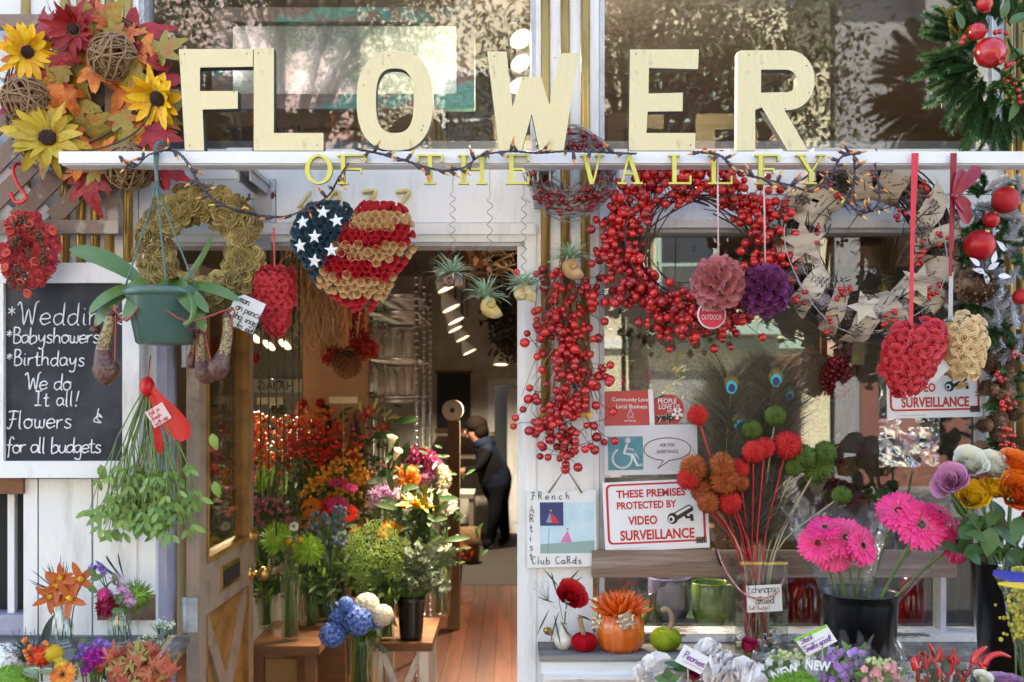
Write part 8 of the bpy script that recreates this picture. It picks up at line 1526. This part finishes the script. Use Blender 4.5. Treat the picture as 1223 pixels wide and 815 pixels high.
c0 = P(433, 0, .95); mb = MB(); mb.box(c0.x - .13, c0.x + .13, .84, 1.10, .004, zat(826, .95) - .001); ONE(mb, 'stool', benchwood, 'low wooden stool under the blue hydrangea vase', 'stool', (c0.x, .95, 0))
bouquet('blue and cream hydrangeas in a clear glass vase at the front of the flowers', 433, .95, zat(826, .95), 19, 66, [('hydrangea_head', HB, [(397, 758, 17), (404, 733, 15), (428, 741, 20), (451, 738, 15), (413, 722, 10)], 'blue hydrangea'), ('hydrangea_head', HWC, [(438, 724, 17), (457, 735, 14)], 'cream hydrangea')], nst=30, nl=46, llen=.08)
t = T('red_foliage', 'red autumn foliage on the floor at the right end of the flowers', 'foliage', P(540, 690, 5.6)); mb = MB()
for i in range(90): mb.leaf(P(543 + R.gauss(0, 7), 662 + R.gauss(0, 10), 5.6 + R.gauss(0, .06)), rv() + V((0, 0, .4)), rv(), .08, .04, 'ovate', .5, .2, 3)
B(mb, 'leaves', mat('burgundy_leaf', (.26, .02, .02), (.34, .06, .03), .5), t); mb = MB(); p = P(543, 700, 5.6); mb.lathe([(.001, .004), (.05, .004), (.07, .25), (.06, .25), (.001, .2)], 20, (p.x, p.y, 0)); B(mb, 'pot', blackp, t)
# ------------------------------------------------------------------ behind the display window
zf = zat(757, .1); mb = MB(); mb.box(P(722, 0, .1).x, 1.66, .101, .78, zf - .05, zf - .004); B(mb, 'display_floor', mat('green_felt', (.03, .07, .04), None, .95, noise=30, c3=(.05, .09, .05)), shop)
mb = MB(); mb.box(P(716, 0, .8).x, 2.58, .80, .84, .004, 2.28); B(mb, 'display_back', mat('dark_display_back', (.12, .118, .122), None, .7, noise=2.5, c3=(.16, .15, .145)), shop)
def jarthing(name, label, cat, px, y, rp, hp, prof, m_):
    c = V((P(px, 0, y).x, y, zf - .003)); r, h = S(rp, y), S(hp, y); mb = MB(); mb.lathe([(a * r if a > .01 else .001, b_ * h) for a, b_ in prof], 40, c); return ONE(mb, name, m_, label, cat, c)
CUP = [(.001, 0), (.5, 0), (.72, .06), (.92, .25), (1, .55), (1, .98), (.97, 1), (.93, .97), (.9, .55), (.6, .12), (.001, .08)]
jarthing('glass_vase', 'matt green glass vase behind the window right of the green velvet pumpkin', 'vase', 849, .22, 23, 54, CUP, mat('moss_green_glass', (.15, .24, .04), None, .22, coat=.4))
jarthing('glass_vase', 'lilac grey vase behind the window under the brown board', 'vase', 800, .34, 26, 52, CUP, mat('lilac_glass', (.19, .16, .30), None, .25, coat=.3)); jarthing('gourd_vase', 'black gourd shaped vase behind the window beside the orange planter', 'vase', 779, .17, 13, 44, [(.001, 0), (.8, 0), (1, .18), (.85, .38), (.35, .55), (.28, .8), (.42, .95), (.2, 1), (.001, 1)], mat('black_ceramic', (.015, .018, .015), None, .3, coat=.3))
RJ = [(.001, 0), (.95, 0), (1, .05), (1, .72), (.78, .82), (.8, 1), (.7, 1), (.001, .98)]
rj = mat('ruby_glass', (.22, .005, .012), None, .1, coat=.6)
for px, y, lb in ((963, .2, 'ruby red glass jar behind the window between the dried bouquet and the bucket'), (941, .3, 'ruby red glass jar half hidden behind the dried bouquet vase'), (1090, .25, 'ruby red glass jar behind the window right of the black gerbera bucket')): jarthing('glass_jar', lb, 'jar', px, y, 17, 58, RJ, rj)
jarthing('glass_vase', 'clear cylinder vase behind the window near the right bucket', 'vase', 1128, .32, 18, 70, CUP, vglass)
burl = mat('burlap', (.36, .29, .19), (.40, .33, .22), .9, noise=90, c3=(.24, .19, .12), bump=(300, .6)); t = T('burlap_bow', 'wide burlap ribbon bow hanging inside the display window under the berry wreath', 'bow', P(860, 470, .25))
for x, y_, d, L_, w_, bd in ((800, 385, (-.35, -.15, -1), 95, 44, .5), (835, 388, (.2, -.2, -1), 130, 60, -.3), (905, 395, (.85, -.1, -.55), 110, 44, .5), (960, 400, (.1, -.1, -1), 190, 40, .2), (880, 470, (.7, -.2, .35), 95, 30, .5)): mb = MB(); mb.leaf(P(x, y_, .25), d, (.2, -1, .1), S(L_, .25), S(w_, .25), 'strap', bd, .12, 10); B(mb, 'ribbon_loop', burl, t)
def windowplant(label, x, y_, rx, ry, yd, m_, n, L_=.05, flower=None, nf=0, cat='plant'):
    t = T('window_plant', label, cat, P(x, y_ + ry, yd), 'foliage behind the display window'); mb = MB()
    for i in range(n): mb.leaf(P(x + R.gauss(0, rx * .5), y_ + R.gauss(0, ry * .5), yd + R.gauss(0, .05)), rv() + V((0, -.2, .2)), rv(), L_ * U(.6, 1.3), L_ * .45, 'ovate', U(-.5, .9), .2, 4)
    B(mb, 'leaves', m_, t)
    if flower: place(t, 'blossom', flower[0], [dirM(P(x + R.gauss(0, rx * .5), y_ + R.gauss(0, ry * .5), yd - .07), rv() + V((0, -2, 0)), S(flower[1], yd)) for _ in range(nf)])
    mb = MB()
    for i in range(10): mb.tube(curve([P(x + U(-rx, rx) * .3, y_ + ry + 60, yd), P(x + U(-rx, rx) * .5, y_ + ry * .5, yd), P(x + U(-rx, rx), y_ - ry * .6, yd)], 4), .003, 4)
    B(mb, 'stems', twig, t)
olv = mat('dusty_leaf', (.10, .13, .05), (.16, .18, .07), .6); windowplant('leafy dried plant behind the window at the upper left above the red community sign', 750, 430, 34, 40, .3, olv, 220, .05, (PKC, 6), 3); windowplant('yellow green hydrangea leaves behind the window under the burlap bow', 815, 455, 34, 26, .4, mat('chartreuse_leaf', (.26, .28, .08), (.34, .34, .14), .6), 160, .05, (YC, 7), 4); windowplant('pale green dried plant behind the window left of the beige egg', 1010, 420, 30, 40, .45, mat('mauve_leaf', (.34, .24, .24), (.42, .32, .32), .6), 60, .08)
windowplant('dark green orchid leaves behind the window above the pink gerberas', 1075, 590, 46, 14, .35, mat('deep_leaf', (.03, .06, .025), None, .35), 26, .16); windowplant('rust coloured dried foliage behind the dried bouquet inside the window', 870, 620, 60, 34, .45, mat('rust_leaf', (.14, .06, .02)), 150, .06); windowplant('dusty dried foliage behind the window left of the shiny film', 985, 560, 26, 30, .5, mat('dried_brown', (.07, .035, .02)), 120, .05)
t = T('hanging_berry_ball', 'dark berry ball hanging inside the window with a kraft tag', 'ball ornament', P(1002, 478, .2)); place(t, 'berry', WBERRY, [dirM(P(1000, 452, .2) + V((p.x * S(17, .2), p.y * S(17, .2), p.z * S(24, .2))), p, S(3.4, .2)) for p in fib(120)]); mb = MB(); mb.ell(P(1000, 452, .2), (S(16, .2), S(16, .2), S(22, .2))); mb.tube([P(1000, 430, .2), P(1002, 300, .2)], .0015, 4); B(mb, 'core', ddk, t); mb = MB(); f = rotf(1026, 420, .05); mb.prism([[f(q) for q in ((1020, 404), (1031, 404), (1033, 408), (1033, 436), (1018, 436), (1018, 408))]], .14, .142); tg = B(mb, 'tag', mat('kraft_tag', (.40, .29, .17), None, .8), t); mb = MB(); mb.prism([arc(1022, 427, 3, 3.5, 0, 360, 12)[:-1]], .138, .1395); B(mb, 'green_dot', mat('lime_marker', (.25, .55, .03)), tg)
film = mat('silver_film', (.70, .70, .74), None, .12, .95, bump=(9, 1.0)); mb = MB(); nx, ny = 14, 26; vs_ = [P(1050 + 72 * i / nx + U(-1, 1), 440 + 118 * j / ny + U(-1, 1), .13 + U(-.014, .014)) for j in range(ny + 1) for i in range(nx + 1)]; mb.add(vs_, [(j * (nx + 1) + i, j * (nx + 1) + i + 1, (j + 1) * (nx + 1) + i + 1, (j + 1) * (nx + 1) + i) for j in range(ny) for i in range(nx)], 0, True); ONE(mb, 'foil_bag', film, 'crinkled silver foil bag hanging behind the half hidden surveillance sign', 'bag', P(1086, 558, .13))
t = T('wheat_sheaf', 'sheaf of dried wheat hanging inside the window seen through the birch wreath', 'dried flowers', P(1058, 360, .3)); mb = MB()
for i in range(120): a = R.gauss(0, .22); mb.tube([P(1060 + R.gauss(0, 2), 335, .3), P(1060 + math.sin(a) * 50, 335 - math.cos(a) * U(30, 56), .3 + U(-.03, .03))], .0013, 3); mb.tube([P(1060 + R.gauss(0, 2), 335, .3), P(1060 + R.gauss(0, 14), 375, .3)], .0013, 3)
B(mb, 'stalks', mat('wheat', (.38, .29, .15), (.30, .22, .11), .8), t); mb = MB(); mb.tube([P(1054, 335, .29), P(1066, 333, .29)], .006, 6); B(mb, 'tie', stemg, t)
mb = MB(); mb.pbox(962, 1058, 276, 292, .35, .39); mb.pbox(981, 988, 292.3, 500, .36, .38); B(mb, 'reflected_frame', benchwood, shop)  # brown bars stand in for woodwork reflected in the pane
